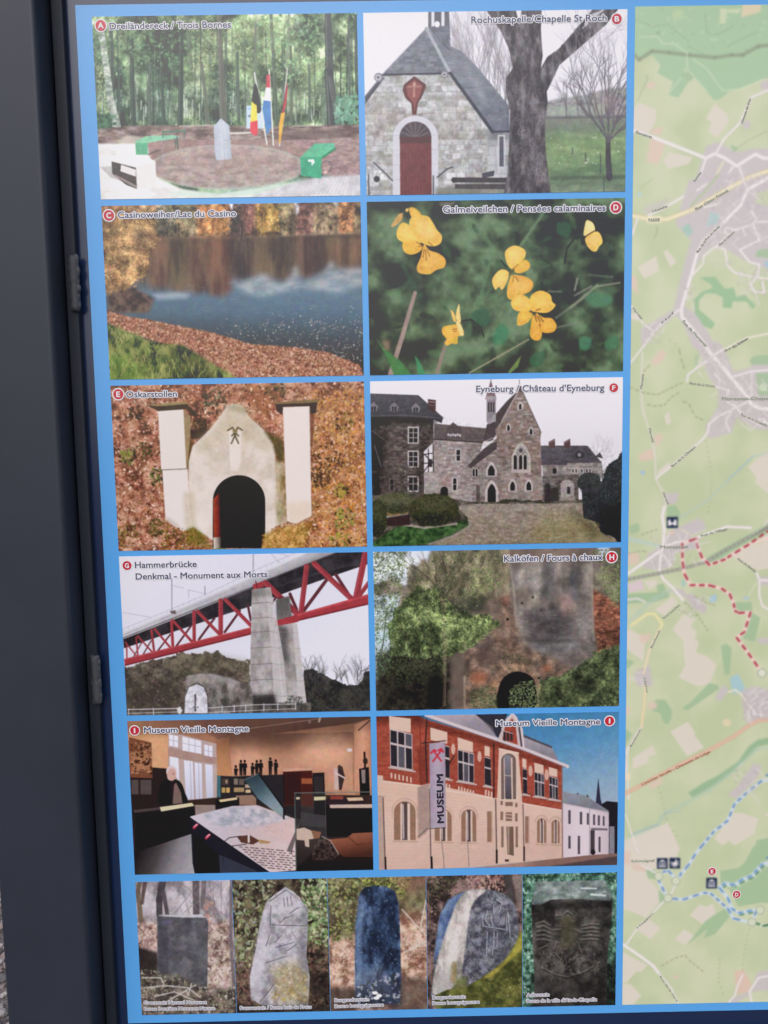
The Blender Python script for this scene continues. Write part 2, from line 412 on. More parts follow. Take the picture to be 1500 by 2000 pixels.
def paint_chapel():
    c = Canvas([(48, 72), (1418, 43), (1398, 980), (68, 1005)], CW, CH, 'e7e3eb', 23)
    for i in range(26):
        x = c.rs.uniform(600, 810); c.twig(x, 560, -1.57 + c.rs.uniform(-.35, .25), 210, 6, 3, '8a8288', .35, .3, .75)
    for i in range(16):
        x = c.rs.uniform(560, 720); c.twig(x, c.rs.uniform(300, 420), -1.7 + c.rs.uniform(-.4, .3), 160, 4, 3, '958e94', .4, .2, .7)
    c.fill([(985, 525), (1060, 505), (1180, 490), (1290, 460), (1420, 440), (1420, 640), (985, 640)], c.tex(['6f6a6c', '8d8a88', '9c9a96', '7d7c7a'], 40, 5, .6), soft=5)
    c.fill([(1000, 548), (1300, 535), (1300, 592), (1000, 598)], '96a08e', .9, soft=5)
    for x in (1096, 1160, 1215): c.twig(x, 600, -1.57, 120, 9, 4, '6e686a', .6, .2, .75)
    c.fill([(980, 598), (1420, 590), (1420, 612), (980, 618)], '5f615c', .8, soft=4)
    c.fill([(975, 612), (1420, 604), (1420, 1000), (975, 1000)], c.ramp((1200, 612), (1200, 985), ['7b806f', '6f7d62', '84a065', '7f9c60', '6f8d58', '5c7450', '64735c', '7a8670']))
    n = c.tex(['4f6b45', '8aa86c'], 90, 5, .25); c.fill([(975, 680), (1420, 670), (1420, 1000), (975, 1000)], n, .35)
    c.fill([(1010, 905), (1420, 895), (1420, 918), (1010, 922)], '4a5a44', .8, soft=5)
    for k in range(40): c.speck([(1000, 690), (1400, 690), (1400, 860), (1000, 860)], 1, (2, 4), ['d6dcc6', '66774f'])
    for x, y0, y1 in ((1272, 790, 890), (1195, 785, 825), (1288, 915, 980), (1128, 760, 790)): c.line([(x, y0), (x, y1)], 7, '55564f', .85)
    # masonry front
    wall = [(150, 386), (500, 378), (700, 668), (692, 905), (640, 1010), (60, 1010), (58, 520)]
    c.fill(wall, 'a9a6a3'); c.stones(wall, ['b9b8b6', 'a5a19c', '9c958c', 'c4c3c2', '938b80', 'aeb0b0', 'cfcfd0'], 46, 25, '8a8580', .95, 5)
    c.fill([(70, 560), (240, 540), (230, 700), (70, 720)], '94826f', .35, soft=30); c.fill([(440, 560), (640, 540), (620, 720), (440, 740)], '8f7f70', .4, soft=40); c.fill([(240, 390), (480, 390), (540, 520), (150, 520)], '9aa5a2', .25, soft=30)
    c.stones(wall, ['d5d5d6', 'c2c2c2', '9a948c'], 90, 46, '87827e', .28, 8); c.clump(wall, 12, .1, 1)
    side = [(690, 668), (802, 672), (796, 912), (690, 908)]
    c.fill(side, 'a8a8aa'); c.stones(side, ['b4b4b6', 'a0a0a2', 'c6c6c8'], 40, 40, '8e8e92', .8, 6); c.shade([(690, 660), (802, 660), (800, 720), (690, 720)], .7, 10)
    c.fill(rect(742, 694, 780, 866), 'c2c1c6'); c.fill(rect(750, 702, 772, 856), '55555f')
    # slate roof
    c.fill([(375, 146), (500, 240), (556, 266), (640, 350), (800, 545), (802, 680), (716, 682), (500, 382)], c.ramp((600, 300), (700, 660), ['7c7f8b', '70737f', '686b77']))
    for i in range(24):
        t = i / 24; c.line([(400 + t * 320, 190 + t * 490), (505 + t * 297, 246 + t * 430 - 60 * t)], 2.2, '50535e', .55)
    c.stones([(375, 146), (500, 240), (556, 266), (640, 350), (800, 545), (802, 680), (716, 682), (500, 382)], ['80838f', '666974', '747782'], 40, 14, '5a5d68', .35, 12)
    hip = [(374, 146), (498, 372), (492, 384), (150, 388)]
    c.fill(hip, '72757f'); c.stones(hip, ['7e818b', '686b75', '767984', '5f626c'], 34, 15, '52555f', .8, 4)
    c.line([(374, 150), (494, 374)], 16, 'a3a6b0'); c.line([(374, 150), (155, 380)], 6, '8d909a', .8); c.fill([(560, 330), (640, 420), (700, 560), (660, 520)], 'b9bcc4', .35, soft=12)
    c.fill([(384, 60), (492, 60), (498, 262), (470, 245), (418, 182), (384, 148)], '5a5a64'); c.fill(rect(400, 60, 416, 142), 'dcd9e0'); c.fill(rect(452, 60, 468, 138), 'dcd9e0')
    c.fill([(384, 140), (496, 136), (498, 258), (440, 205)], '6a6d78'); c.stones([(384, 140), (496, 136), (498, 258), (440, 205)], ['737681', '62656f'], 30, 12, '50535c', .7)
    c.fill(oval(430, 128, 14, 16), 'eae7ee')
    c.line([(148, 390), (498, 380)], 10, '3b3a40'); c.line([(498, 380), (716, 680)], 17, '3e3e45'); c.line([(716, 678), (802, 676)], 11, '3e3e45')
    c.fill([(58, 500), (140, 400), (160, 404), (60, 540)], '45454c'); c.line([(60, 500), (140, 402)], 6, '6e6f78')
    for x, y, r in ((128, 403, 23), (469, 386, 19)):
        c.fill(oval(x, y, r, r), '77767c'); c.fill(oval(x - 2, y, r * .65, r * .65), 'b4b2b8'); c.fill(oval(x - 2, y, r * .3, r * .3), '4e4d53')
    # doorway
    c.fill([(x, y) for x, y in arch(202, 435, 598, 1010)], 'cbc9d0'); c.img[:] = c.img
    for y in (700, 775, 850, 925): c.line([(202, y), (238, y)], 2, 'a9a7ae'); c.line([(400, y - 4), (435, y - 4)], 2, 'a9a7ae')
    c.fill(arch(236, 400, 628, 720), '4d3f42')
    for k in range(7):
        a = math.pi * (k + 1) / 8; c.line([(318, 712), (318 - 78 * math.cos(a), 712 - 78 * math.sin(a))], 3, '8a7f82', .8)
    c.fill([(238, 710), (400, 706), (402, 1000), (240, 1005)], '733634'); c.fill([(238, 708), (400, 704), (400, 736), (238, 740)], '5a2b2a')
    for x in range(250, 400, 16): c.line([(x, 740), (x + 1, 1000)], 2, '5a2827', .6)
    # crucifix shrine
    c.fill([(312, 396), (372, 438), (368, 462), (346, 512), (332, 530), (322, 592), (302, 592), (296, 535), (266, 508), (252, 468), (258, 440)], '5d2a28')
    c.fill([(312, 414), (356, 444), (338, 504), (322, 528), (314, 580), (304, 528), (280, 500), (268, 450)], '8a423c'); c.line([(280, 450), (345, 448)], 9, 'a8655c'); c.line([(312, 430), (311, 500)], 11, 'b07066'); c.fill(oval(312, 438, 8, 9), 'c08a80')
    # scrolled ironwork and bench
    for p in ([(105, 838), (150, 880), (200, 930)], [(430, 912), (480, 870), (535, 850)], [(78, 900), (80, 1000)], [(410, 905), (410, 1000)]): c.line(p, 8, '45434a', .85)
    c.fill(oval(120, 922, 16, 16), '38363c'); c.fill(oval(525, 852, 16, 14), 'a5a3a8'); c.fill([(660, 890), (726, 876), (720, 905), (662, 915)], '45424a')
    c.fill([(420, 965), (640, 940), (800, 930), (800, 1000), (420, 1005)], '6a6a5a', .8, soft=8)
    c.fill([(508, 912), (880, 912), (890, 938), (512, 938)], '433d3b'); c.fill([(520, 946), (885, 944), (880, 972), (522, 970)], '4b4442'); c.fill(oval(516, 925, 14, 14), '3a3534')
    # the big tree
    bark = c.tex(['3c3537', '4d4546', '5f5758', '787072'], 26, 5, 3.0)
    tree = [(680, 48), (836, 48), (856, 130), (868, 48), (972, 48), (967, 150), (976, 288), (966, 350), (1000, 292), (1060, 250), (1135, 165), (1236, 46), (1378, 34), (1300, 130), (1160, 250), (1062, 335),
            (1022, 420), (996, 472), (1000, 520), (986, 620), (988, 760), (1002, 900), (1018, 1000), (770, 1000), (790, 905), (800, 750), (806, 570), (786, 480), (784, 405), (822, 350), (800, 250), (758, 160)]
    c.fill(tree, bark, soft=.8); c.fill([(880, 360), (960, 380), (985, 620), (1000, 960), (870, 960)], '6d6567', .25, soft=18); c.fill([(785, 400), (840, 380), (850, 900), (790, 960), (800, 600)], '2f292b', .35, soft=14)
    c.fill([(1210, 80), (1290, 46), (1300, 46), (1180, 150)], 'e2dfe6', .8); c.fill([(836, 48), (868, 48), (857, 120)], 'e4e0e8')
    c.speck([(830, 420), (985, 430), (990, 900), (830, 900)], 700, (1, 2.6), ['8f898a', 'a5a0a0', '7d7576'], a=(.2, .6)); c.speck(tree, 500, (2, 5), ['332d2f', '5a5254'], aspect=(1, 3), ang=(1.3, 1.8), a=(.3, .6))
    # slim tree on the meadow
    c.line([(1318, 910), (1312, 820), (1312, 720)], 34, '4c4648', w2=24)
    for a0 in (-2.25, -1.95, -1.62, -1.45, -1.2, -.9): c.twig(1312, 725, a0, 190, 13, 4, '625b5e', .5, .25, .85)
    c.fill(oval(1310, 520, 70, 60), 'a58486', .3, soft=25)
    for k in range(14): c.twig(c.rs.uniform(1120, 1400), c.rs.uniform(380, 470), -1.57 + c.rs.uniform(-.4, .4), 150, 4, 3, '8c858a', .5, .2, .65)
    for k in range(10): c.twig(c.rs.uniform(1000, 1380), c.rs.uniform(120, 260), -1.3 + c.rs.uniform(-.8, .8), 110, 3, 3, '9a9398', .5, .1, .6)
    c.grain(.018, 3); return c

def paint_lake():
    c = Canvas([(52, 60), (1403, 42), (1422, 948), (98, 968)], CW, CH, '5b5148', 37)
    cols = [(40, 210, 'a8794e'), (200, 370, '8f7050'), (350, 470, '6c6a55'), (460, 570, '84795a'), (560, 740, 'a87244'), (725, 800, '4f403e'), (790, 880, '6d4a44'), (868, 985, 'a07c42'), (975, 1085, '77694d'), (1075, 1180, '7c5852'), (1165, 1310, '837059'), (1295, 1390, 'a8724a'), (1380, 1430, '6f6048')]
    for x0, x1, col in cols:
        c.fill([(x0 - 10, 30), (x1 + 10, 30), (x1 + 10, 260), (x0 - 10, 260)], col, soft=9)
    c.img *= 1 + (c.noise(45, 6, 1, .75)[..., None] - .5) * .75
    c.leaves(rect(40, 40, 1430, 235), 2600, (1.2, 3.6), ['5a4636', '8a6a48', 'b08050', 'c9a060', '6f6a4c', '4a4038', '9c6050'], a=(.25, .7))
    c.leaves(rect(868, 60, 985, 200), 120, (2, 6), ['c89a4a', 'a87c38'], a=(.5, .9)); c.leaves(rect(600, 70, 735, 190), 160, (2, 6), ['c88248', 'b46e3a'], a=(.5, .9)); c.leaves(rect(1290, 90, 1360, 210), 80, (2, 6), ['c8865a'], a=(.5, .9))
    for p in ([(718, 40), (740, 40), (735, 100)], [(1060, 45), (1085, 45), (1082, 95), (1068, 110)], [(1262, 40), (1290, 40), (1278, 70)]): c.fill(p, 'e4e2e8', .9, soft=3)
    for x0, x1 in ((730, 800), (350, 400), (1030, 1060), (1270, 1290)): c.fill(rect(x0, 110, x1, 235), '2f2a2a', .55, soft=10)
    for k in range(50):
        x = c.rs.uniform(360, 1400); c.line([(x, c.rs.uniform(120, 180)), (x + c.rs.uniform(-8, 8), 228)], c.rs.uniform(2, 4), c.rs.choice(['3a322e', 'b0a088']), .5)
    c.clump(rect(30, 30, 1440, 240), 40, .4)
    # water with the mirrored trees
    yy = np.linspace(0, 1, c.h)[:, None]
    c.fill([(60, 240), (430, 232), (720, 232), (1430, 205), (1430, 1000), (60, 1000)], c.ramp((700, 240), (700, 960), ['4a403a', '50473f', '58616a', '5b7388', '51677a', '475460', '434549', '3b3838', '342f2d']))
    c.fill([(340, 236), (720, 226), (1430, 200), (1430, 214), (1000, 232), (720, 244), (430, 250)], 'a08c74', .5, soft=5); c.fill([(340, 240), (720, 236), (1430, 212), (1430, 232), (720, 258), (340, 262)], '2c2624', .55, soft=8)
    c.leaves(rect(340, 205, 1425, 250), 260, (1.5, 4), ['8a7458', '4a3c32', 'b09878', '6a5844'], a=(.4, .8))
    for x0, x1, col, yb in [(290, 420, '7d5848', 500), (400, 520, '5f5240', 515), (500, 620, '6a4a3e', 520), (600, 735, '76493c', 540), (725, 860, '4a3c3c', 445), (850, 960, '6f5a48', 435), (945, 1060, '52443c', 460), (1070, 1200, '5d4440', 440), (1190, 1270, '64503f', 380), (1250, 1430, '7a5a48', 385), (60, 300, '6a5240', 470)]:
        c.fill([(x0, 225), (x1, 225), (x1 - 5, yb - 30), ((x0 + x1) / 2, yb), (x0 + 8, yb - 25)], col, .9, soft=16)
    st = c.tex(['30282a', '60503f', '8a6e52'], 40, 5, 6.0); c.fill([(60, 240), (1430, 215), (1430, 380), (1100, 430), (960, 440), (730, 440), (690, 530), (400, 510), (60, 480)], st, .4, soft=14)
    # sky and cloud mirrored
    cl = c.tex(['8f9fae', 'aab5c0', 'c4cad0'], 70, 5, .5)
    c.fill([(720, 455), (790, 462), (860, 428), (900, 412), (945, 455), (1000, 475), (1040, 420), (1064, 368), (1080, 400), (1096, 465), (1160, 430), (1215, 400), (1250, 345), (1280, 390), (1430, 385), (1430, 470), (1300, 520), (1100, 490), (900, 535), (800, 520)], cl, .62, soft=14)
    c.fill([(310, 522), (440, 512), (520, 520), (500, 545), (350, 550)], 'a9b8c8', .7, soft=8)
    c.fill([(330, 560), (700, 545), (1000, 530), (1430, 510), (1430, 640), (280, 640)], '56728a', .3, soft=30)
    for k in range(260):
        x = c.rs.uniform(300, 1420); y = c.rs.uniform(440, 800); c.line([(x, y), (x + c.rs.uniform(10, 60), y + c.rs.uniform(-2, 2))], 1.5, c.rs.choice(['c4d0da', '3a4048', '6d8698']), .22)
    c.fill([(82, 505), (200, 470), (330, 545), (300, 620), (88, 620)], c.tex(['3c302c', '5a4640', '705a4c'], 30, 4), .95, soft=8)
    # ochre tree at the left
    t = [(40, 120), (290, 90), (350, 235), (300, 290), (295, 420), (215, 470), (180, 500), (60, 520)]
    c.fill(t, c.tex(['6c4e38', '906c48', 'ae8656', 'c09a66'], 40, 6, 1, .7), soft=10, rough=20); c.leaves(t, 2600, (1.2, 3.2), ['c89c66', 'b0844e', '8c6540', 'd4b07c', '6f5038'], a=(.4, .9)); c.clump(t, 50, .35)
    c.fill([(210, 180), (330, 200), (300, 300), (240, 290)], '4c3c34', .4, soft=14)
    # fallen leaves along the shore
    sh = [(84, 608), (200, 640), (300, 655), (440, 685), (600, 715), (720, 750), (830, 785), (1050, 800), (1240, 830), (1400, 895), (1430, 970), (740, 970), (600, 890), (440, 800), (200, 725), (84, 680)]
    c.fill(sh, c.tex(['7c4c3c', '94604a', 'a8745c'], 22, 4, .6), soft=4)
    c.leaves(sh, 4200, (2, 4.6), ['b98066', '9a5c46', 'd0a084', '7a4636', 'c48c6a', 'e0bca0', '5c382e'], a=(.5, 1))
    c.leaves([(600, 690), (1422, 640), (1422, 880), (1000, 800), (700, 740)], 260, (1.5, 3.2), ['d8d2cc', 'b9a898', 'a88a78'], a=(.4, .9)); c.leaves([(640, 620), (1422, 580), (1422, 900), (900, 790)], 120, (1.5, 3), ['e2ded8', '9a8678'], a=(.5, .9))
    g = [(84, 672), (200, 722), (330, 776), (480, 790), (560, 840), (640, 890), (770, 965), (84, 980)]
    c.fill(g, c.tex(['2f3822', '4c5a30', '6f7c42', '8a8f50'], 50, 5), soft=5)
    c.fill([(420, 790), (600, 860), (640, 960), (400, 960)], '2c2e22', .55, soft=20); c.fill([(90, 830), (200, 850), (300, 970), (90, 975)], '6a9038', .6, soft=20)
    for k in range(900):
        x = c.rs.uniform(90, 760); y = c.rs.uniform(700, 975); yt = 672 + (x - 84) * .42
        if y < yt: continue
        a = -1.57 + c.rs.uniform(-.6, .6); l = c.rs.uniform(14, 44); c.line([(x, y), (x + math.cos(a) * l, y + math.sin(a) * l)], c.rs.uniform(1.5, 4), c.rs.choice(['7d8c48', '5a6c34', 'b0a868', '3a4628', '92a450', 'c4b878']), .75)
    c.grain(.018, 3); return c

def paint_violets():
    c = Canvas([(45, 57), (1420, 28), (1408, 950), (62, 980)], CW, CH, '334035', 51)
    c.all(blur(c.tex(['2c2f2b', '353a34', '3e463b', '4a5845', '566b50', '678062'], 150, 5, 1, .6), 3))
    for k in range(150):
        x, y = c.rs.uniform(40, 1420), c.rs.uniform(60, 970); r = c.rs.uniform(15, 55); th = c.rs.uniform(0, 3.1)
        p = [(x + math.cos(th) * r * u - math.sin(th) * r * .45 * v, y + math.sin(th) * r * u + math.cos(th) * r * .45 * v) for u, v in ((-1, 0), (-.4, .8), (.4, .8), (1, 0), (.4, -.8), (-.4, -.8))]
        c.fill(curve(p, 4), ['4c6a4e', '2e3a30', '587a56', '262a26', '425a46', '3b443c'][k % 6], c.rs.uniform(.25, .7), soft=c.rs.uniform(2, 9))
    for p, col in (([(715, 770), (760, 700), (800, 740), (780, 800), (730, 815)], '3f7a58'), ([(1200, 540), (1330, 540), (1345, 590), (1250, 610)], '4a7a5c'), ([(950, 850), (1000, 860), (960, 930), (910, 900)], '3a6048'), ([(600, 650), (680, 620), (700, 690), (640, 720)], '3b5e48'), ([(1310, 800), (1370, 760), (1380, 820), (1330, 840)], '47795a'), ([(1060, 160), (1130, 170), (1120, 240), (1060, 220)], '3e5f4a'), ([(1180, 770), (1240, 780), (1220, 840), (1180, 830)], '4a8060')):
        c.fill(curve(p), col, .8, soft=5)
    for a, b, w, col, al in [((630, 190), (770, 360), 22, '5f7a5c', .6), ((985, 110), (865, 285), 16, '6b8a68', .7), ((700, 380), (640, 600), 18, '5a7a5a', .6), ((700, 520), (600, 640), 20, '587a58', .5), ((1390, 480), (1270, 500), 7, 'a0a294', .8), ((1270, 495), (1130, 615), 14, '8a9078', .75), ((1200, 560), (1050, 670), 9, '7c8470', .7), ((1180, 690), (1060, 720), 9, '7a8272', .6), ((1240, 500), (1150, 550), 9, 'a09c90', .6), ((1165, 460), (1152, 520), 10, 'a8aa98', .7), ((480, 420), (540, 560), 34, '54704f', .5), ((240, 400), (330, 560), 26, '3f5a48', .5), ((1080, 530), (1010, 528), 8, '8d9484', .6), ((1230, 440), (1350, 450), 14, '6c7a68', .5)]:
        c.line([a, b], w, col, al, soft=3)
    c.line([(302, 540), (235, 770), (172, 972)], 20, '9c8680', .95, w2=28, soft=1.5); c.line([(465, 815), (440, 890), (418, 968)], 18, '8a7c70', .95, w2=22, soft=1.5); c.line([(905, 785), (740, 880), (590, 965)], 9, '8a8a72', .95, soft=1)
    c.fill([(85, 765), (130, 830), (220, 900), (285, 975), (190, 978), (150, 880)], '447a46', .95, soft=1.5); c.fill([(300, 870), (330, 910), (358, 975), (318, 975)], '3f8a5a', .9, soft=1.5); c.fill([(868, 868), (850, 930), (810, 965), (795, 960), (840, 900)], '6f8a50', .9, soft=2); c.fill([(130, 790), (170, 800), (165, 850), (135, 840)], '9a7a68', .7, soft=6)
    c.fill([(430, 60), (520, 50), (500, 76), (440, 80)], 'a89a90', .5, soft=5)
    for p in ([(545, 690), (600, 680), (650, 720), (668, 770)], [(1215, 235), (1150, 245), (1110, 300), (1098, 380)], [(760, 365), (775, 385), (790, 400)], [(265, 100), (240, 90), (225, 115)]): c.line(p, 7, '20261f', .9, soft=1.2)
    def petal(p, col, hi=None):
        q = curve(p, 6); c.fill(q, col, soft=.8); m = np.mean(np.array(p), 0)
        for k in range(int(len(p) * 1.5)):
            v = np.array(q[(k * 4) % len(q)]); e = m + (v - m) * .8; s0 = m + (v - m) * .25; c.line([tuple(s0), tuple(e)], 3, c.rs.choice(['f6dd98', 'c8902c', 'e8c064']), .22, w2=8, soft=2)
        if hi: c.fill([tuple(m + (np.array(v) - m) * .6 + np.array([0, -8])) for v in q], hi, .55, soft=9)
    petal([(270, 92), (300, 88), (335, 122), (330, 150), (290, 150)], 'dba93e', 'e8bc58')
    petal([(275, 150), (310, 128), (370, 132), (400, 170), (420, 205), (445, 235), (438, 275), (400, 292), (350, 280), (300, 250), (275, 200)], 'e0b350', 'f0cf7c')
    petal([(232, 168), (268, 178), (300, 230), (330, 275), (300, 290), (235, 270), (206, 245), (208, 205)], 'e5b74e', 'f0cb70'); petal([(240, 272), (300, 270), (340, 288), (328, 320), (280, 337), (242, 318)], 'dfaa3c', 'e8b850')
    petal([(350, 282), (378, 312), (430, 330), (464, 362), (458, 402), (415, 418), (378, 441), (322, 433), (312, 400), (332, 350)], 'dca242', 'ecbc62')
    for a, b in (((310, 270), (338, 285)), ((372, 270), (395, 288)), ((350, 310), (345, 350)), ((358, 312), (362, 365)), ((366, 312), (380, 345)), ((320, 292), (340, 290))): c.line([a, b], 4, '6a3a1c', .8)
    petal([(785, 312), (830, 285), (884, 306), (888, 345), (855, 385), (824, 414), (796, 390), (782, 350)], 'ebbd58', 'f4d280'); petal([(830, 422), (855, 378), (890, 360), (914, 384), (905, 412), (862, 433)], 'e0a83e', 'ecbc5a')
    petal([(802, 432), (770, 412), (738, 428), (712, 470), (728, 520), (748, 506), (766, 521), (790, 480)], 'ecbf5c', 'f3d07c'); petal([(822, 442), (890, 450), (930, 482), (920, 522), (880, 545), (850, 545), (828, 572), (796, 566), (792, 520), (806, 462)], 'dda446', 'ecbc64')
    for a, b in (((822, 412), (850, 385)), ((812, 420), (826, 440)), ((826, 450), (822, 480)), ((834, 450), (852, 475)), ((800, 440), (815, 430)), ((824, 405), (822, 420))): c.line([a, b], 4, '7a4420', .8)
    petal([(812, 592), (830, 556), (870, 545), (912, 572), (925, 610), (900, 640), (860, 636), (828, 626)], 'e8b54c', 'f0c668'); petal([(910, 580), (925, 545), (970, 524), (1020, 545), (1032, 582), (1050, 604), (1010, 640), (950, 640), (915, 625)], 'e8b44a', 'f1c868')
    petal([(860, 638), (925, 645), (905, 690), (855, 713), (844, 690)], 'dca53c', 'e8b650'); petal([(945, 645), (985, 668), (1030, 672), (1055, 712), (1035, 745), (980, 746), (955, 700)], 'dfa23a', 'ebb44e'); petal([(930, 655), (962, 680), (978, 735), (970, 782), (940, 790), (914, 765), (918, 705)], 'dd9c36', 'eab04a')
    for a, b in (((918, 640), (940, 640)), ((945, 630), (968, 622)), ((940, 660), (950, 690)), ((950, 660), (968, 690)), ((960, 658), (985, 690)), ((965, 700), (966, 715))): c.line([a, b], 5, '6a381c', .85)
    petal([(536, 596), (540, 640), (546, 692), (528, 690), (518, 660)], 'ecc878'); petal([(493, 630), (510, 650), (520, 690), (508, 690), (497, 660)], 'e3b560')
    petal([(447, 755), (450, 722), (490, 710), (530, 708), (556, 730), (560, 765), (532, 770), (526, 810), (500, 808), (470, 820), (458, 802), (470, 786)], 'e0a940', 'ecbc58'); petal([(520, 690), (545, 705), (560, 760), (545, 765), (530, 730)], 'efd08a')
    for a, b in (((500, 735), (525, 730)), ((505, 745), (522, 742))): c.line([a, b], 4, '6a3a1c', .8)
    petal([(1216, 148), (1250, 165), (1259, 205), (1230, 222), (1200, 230), (1204, 185)], 'ecd28a', 'f4e2a8'); petal([(1262, 208), (1288, 222), (1300, 265), (1280, 290), (1268, 312), (1244, 312), (1215, 280), (1210, 240)], 'e4bd5c', 'eecb78'); c.line([(1200, 240), (1255, 206)], 6, '4a3420', .9)
    petal([(175, 182), (212, 126), (236, 118), (228, 158), (188, 188)], 'c49858'); petal([(252, 94), (268, 92), (264, 108), (254, 106)], 'e0c060')
    c.grain(.015, 3); return c

def paint_tunnel():
    c = Canvas([(35, 50), (1433, 33), (1450, 940), (82, 967)], CW, CH, '8a5a44', 67)
    full = rect(20, 20, 1470, 980)
    c.all(c.tex(['5c4238', '855c4c', 'a0705c', 'b88a74', 'c8a08a'], 60, 6, 1, .7))
    c.fill([(1150, 120), (1460, 40), (1460, 980), (1100, 980)], 'b88858', .4, soft=50); c.fill([(760, 30), (960, 30), (930, 260), (800, 220)], 'a86e48', .4, soft=30)
    c.leaves(full, 6500, (2.5, 6), ['cc9a86', 'a86a58', 'e0bca8', '74483c', 'bc846c', '8c5c4c', 'ecd4c4', '54382e'], a=(.45, 1))
    c.leaves(rect(1140, 80, 1460, 980), 1500, (2, 6), ['d09a58', 'b87a3e', 'e0b878', '8a5a34', 'c88648'], a=(.4, .9))
    for x, y, r, col in [(125, 445, 45, '7f9048'), (215, 420, 55, '4c4a30'), (300, 560, 50, '5f6f3c'), (610, 140, 70, '43483a'), (1310, 640, 40, 'a8a050'), (1325, 790, 60, '8a9a50'), (1300, 910, 60, '94924a'), (120, 880, 70, '7c7040'), (1240, 450, 90, '3e3028'), (1190, 560, 60, '453a2c'), (500, 880, 60, '8a8038'), (1330, 260, 60, '8a6a3a'), (180, 200, 40, '463428'), (290, 840, 50, '5c5a34'), (530, 260, 40, '5a4632'), (950, 70, 60, '6a5a3c'), (640, 960, 40, '7a7844')]:
        c.leaves(oval(x, y, r, r), 70, (3, 8), [col, col, '3a3428'], a=(.4, .85))
    for k in range(110):
        x, y = c.rs.uniform(1150, 1450), c.rs.uniform(60, 940); c.line([(x, y), (x + c.rs.uniform(-30, 30), y + c.rs.uniform(20, 90))], 2, 'd8b07c', .5)
    for k in range(60):
        x, y = c.rs.uniform(50, 700), c.rs.uniform(60, 940); c.line([(x, y), (x + c.rs.uniform(-60, 60), y + c.rs.uniform(-20, 20))], 2.5, c.rs.choice(['4a3428', 'c8a890']), .6)
    c.fill([(470, 290), (590, 285), (560, 345), (480, 350)], '3a322a', .85, soft=5); c.fill([(450, 350), (500, 360), (490, 480), (462, 520)], '57492f', .9, soft=5)
    plaster = c.tex(['cbc1b6', 'd9d2cc', 'e2dcd8'], 120, 5)
    fac = [(470, 470), (492, 385), (540, 340), (590, 290), (640, 225), (680, 168), (725, 152), (768, 165), (800, 222), (860, 275), (915, 330), (945, 400), (955, 640), (1010, 800), (950, 830), (905, 885), (880, 900), (600, 905), (560, 880), (490, 830), (470, 640)]
    c.fill(fac, plaster, soft=1.2)
    c.fill([(500, 380), (600, 290), (690, 170), (760, 165), (860, 280), (930, 360), (900, 430), (760, 330), (640, 350), (520, 450)], 'b3a78a', .5, soft=22); c.fill([(470, 640), (500, 640), (510, 830), (480, 830)], 'b0a888', .5, soft=14)
    c.fill([(660, 172), (725, 152), (780, 175), (800, 215), (720, 190)], '8f8468', .5, soft=9); c.fill([(880, 300), (920, 320), (990, 350), (1000, 470), (960, 480), (935, 380)], '4d4a2c', .85, soft=7)
    c.fill([(945, 470), (1000, 480), (1012, 800), (955, 825)], c.tex(['7d744f', 'a59a78', 'bdb49a'], 50, 4, 2), .85, soft=8)
    c.fill([(686, 300), (762, 300), (760, 480), (740, 525), (696, 520)], 'e5dfdc', .75, soft=5); c.line([(690, 310), (694, 515)], 3, 'b0a698', .6)
    for p in ([(685, 300), (712, 284), (730, 315), (745, 330)], [(765, 298), (742, 284), (722, 315), (708, 330)], [(730, 318), (706, 372)], [(722, 318), (745, 372)]): c.line(p, 9, '57533c', .9)
    c.fill(oval(726, 305, 14, 12), '7d7a58', .9)
    # left pillar
    c.fill([(440, 180), (480, 222), (478, 340), (462, 500), (452, 512)], '9a8468'); c.fill([(300, 184), (440, 178), (457, 512), (318, 517)], 'dfdad8'); c.fill([(324, 520), (464, 514), (474, 700), (492, 836), (440, 858), (390, 830), (342, 792)], 'e1dcdc'); c.line([(318, 518), (460, 512)], 6, '8d8478')
    c.fill([(440, 640), (474, 640), (492, 836), (450, 850)], 'c2b8a4', .6, soft=10); c.fill([(340, 770), (400, 810), (440, 858), (340, 800)], '9a8a78', .4, soft=8)
    c.fill([(236, 160), (455, 146), (522, 214), (500, 224), (455, 182), (300, 192), (285, 182)], '473b32'); c.fill([(230, 158), (454, 140), (470, 152), (300, 166)], '8a7c5c')
    # right pillar
    c.fill([(990, 172), (1136, 168), (1146, 772), (1060, 815), (1012, 800)], 'e2dcda'); c.fill([(1010, 700), (1146, 690), (1146, 775), (1060, 815), (1012, 800)], 'd8c8b4', .6, soft=15)
    c.fill([(1136, 170), (1165, 200), (1150, 420), (1146, 600)], '5a3c30', .7, soft=4); c.fill([(944, 150), (1178, 140), (1172, 206), (1140, 208), (1136, 168), (990, 172), (986, 216), (956, 196)], '43352f'); c.fill([(944, 146), (1190, 128), (1186, 145), (1130, 150), (950, 156)], '7c6a50')
    # mouth of the tunnel
    c.fill(arch(604, 892, 548, 950, n=16), '0c0a0f'); br = [(606, 680), (640, 640), (652, 890), (608, 892)]
    c.fill(br, c.ramp((606, 780), (655, 780), ['a4543f', '7a3a2e', '1a1012'])); 
    for y in range(690, 890, 14): c.line([(606, y), (640, y - 3)], 2, '5a2a22', .7)
    c.fill([(606, 892), (652, 888), (650, 950), (608, 955)], c.ramp((606, 900), (655, 900), ['d8cec6', '8f867f', '2a2624'])); c.fill([(690, 600), (800, 600), (800, 900), (690, 900)], '1c1418', .5, soft=30)
    c.fill([(880, 880), (960, 840), (1060, 820), (1150, 800), (1100, 960), (870, 960)], c.tex(['8a6a3c', 'b08a52', 'c8a468'], 20, 4), .95, soft=8); c.fill([(455, 850), (500, 830), (570, 890), (570, 940), (460, 930)], '6f6a38', .8, soft=10)
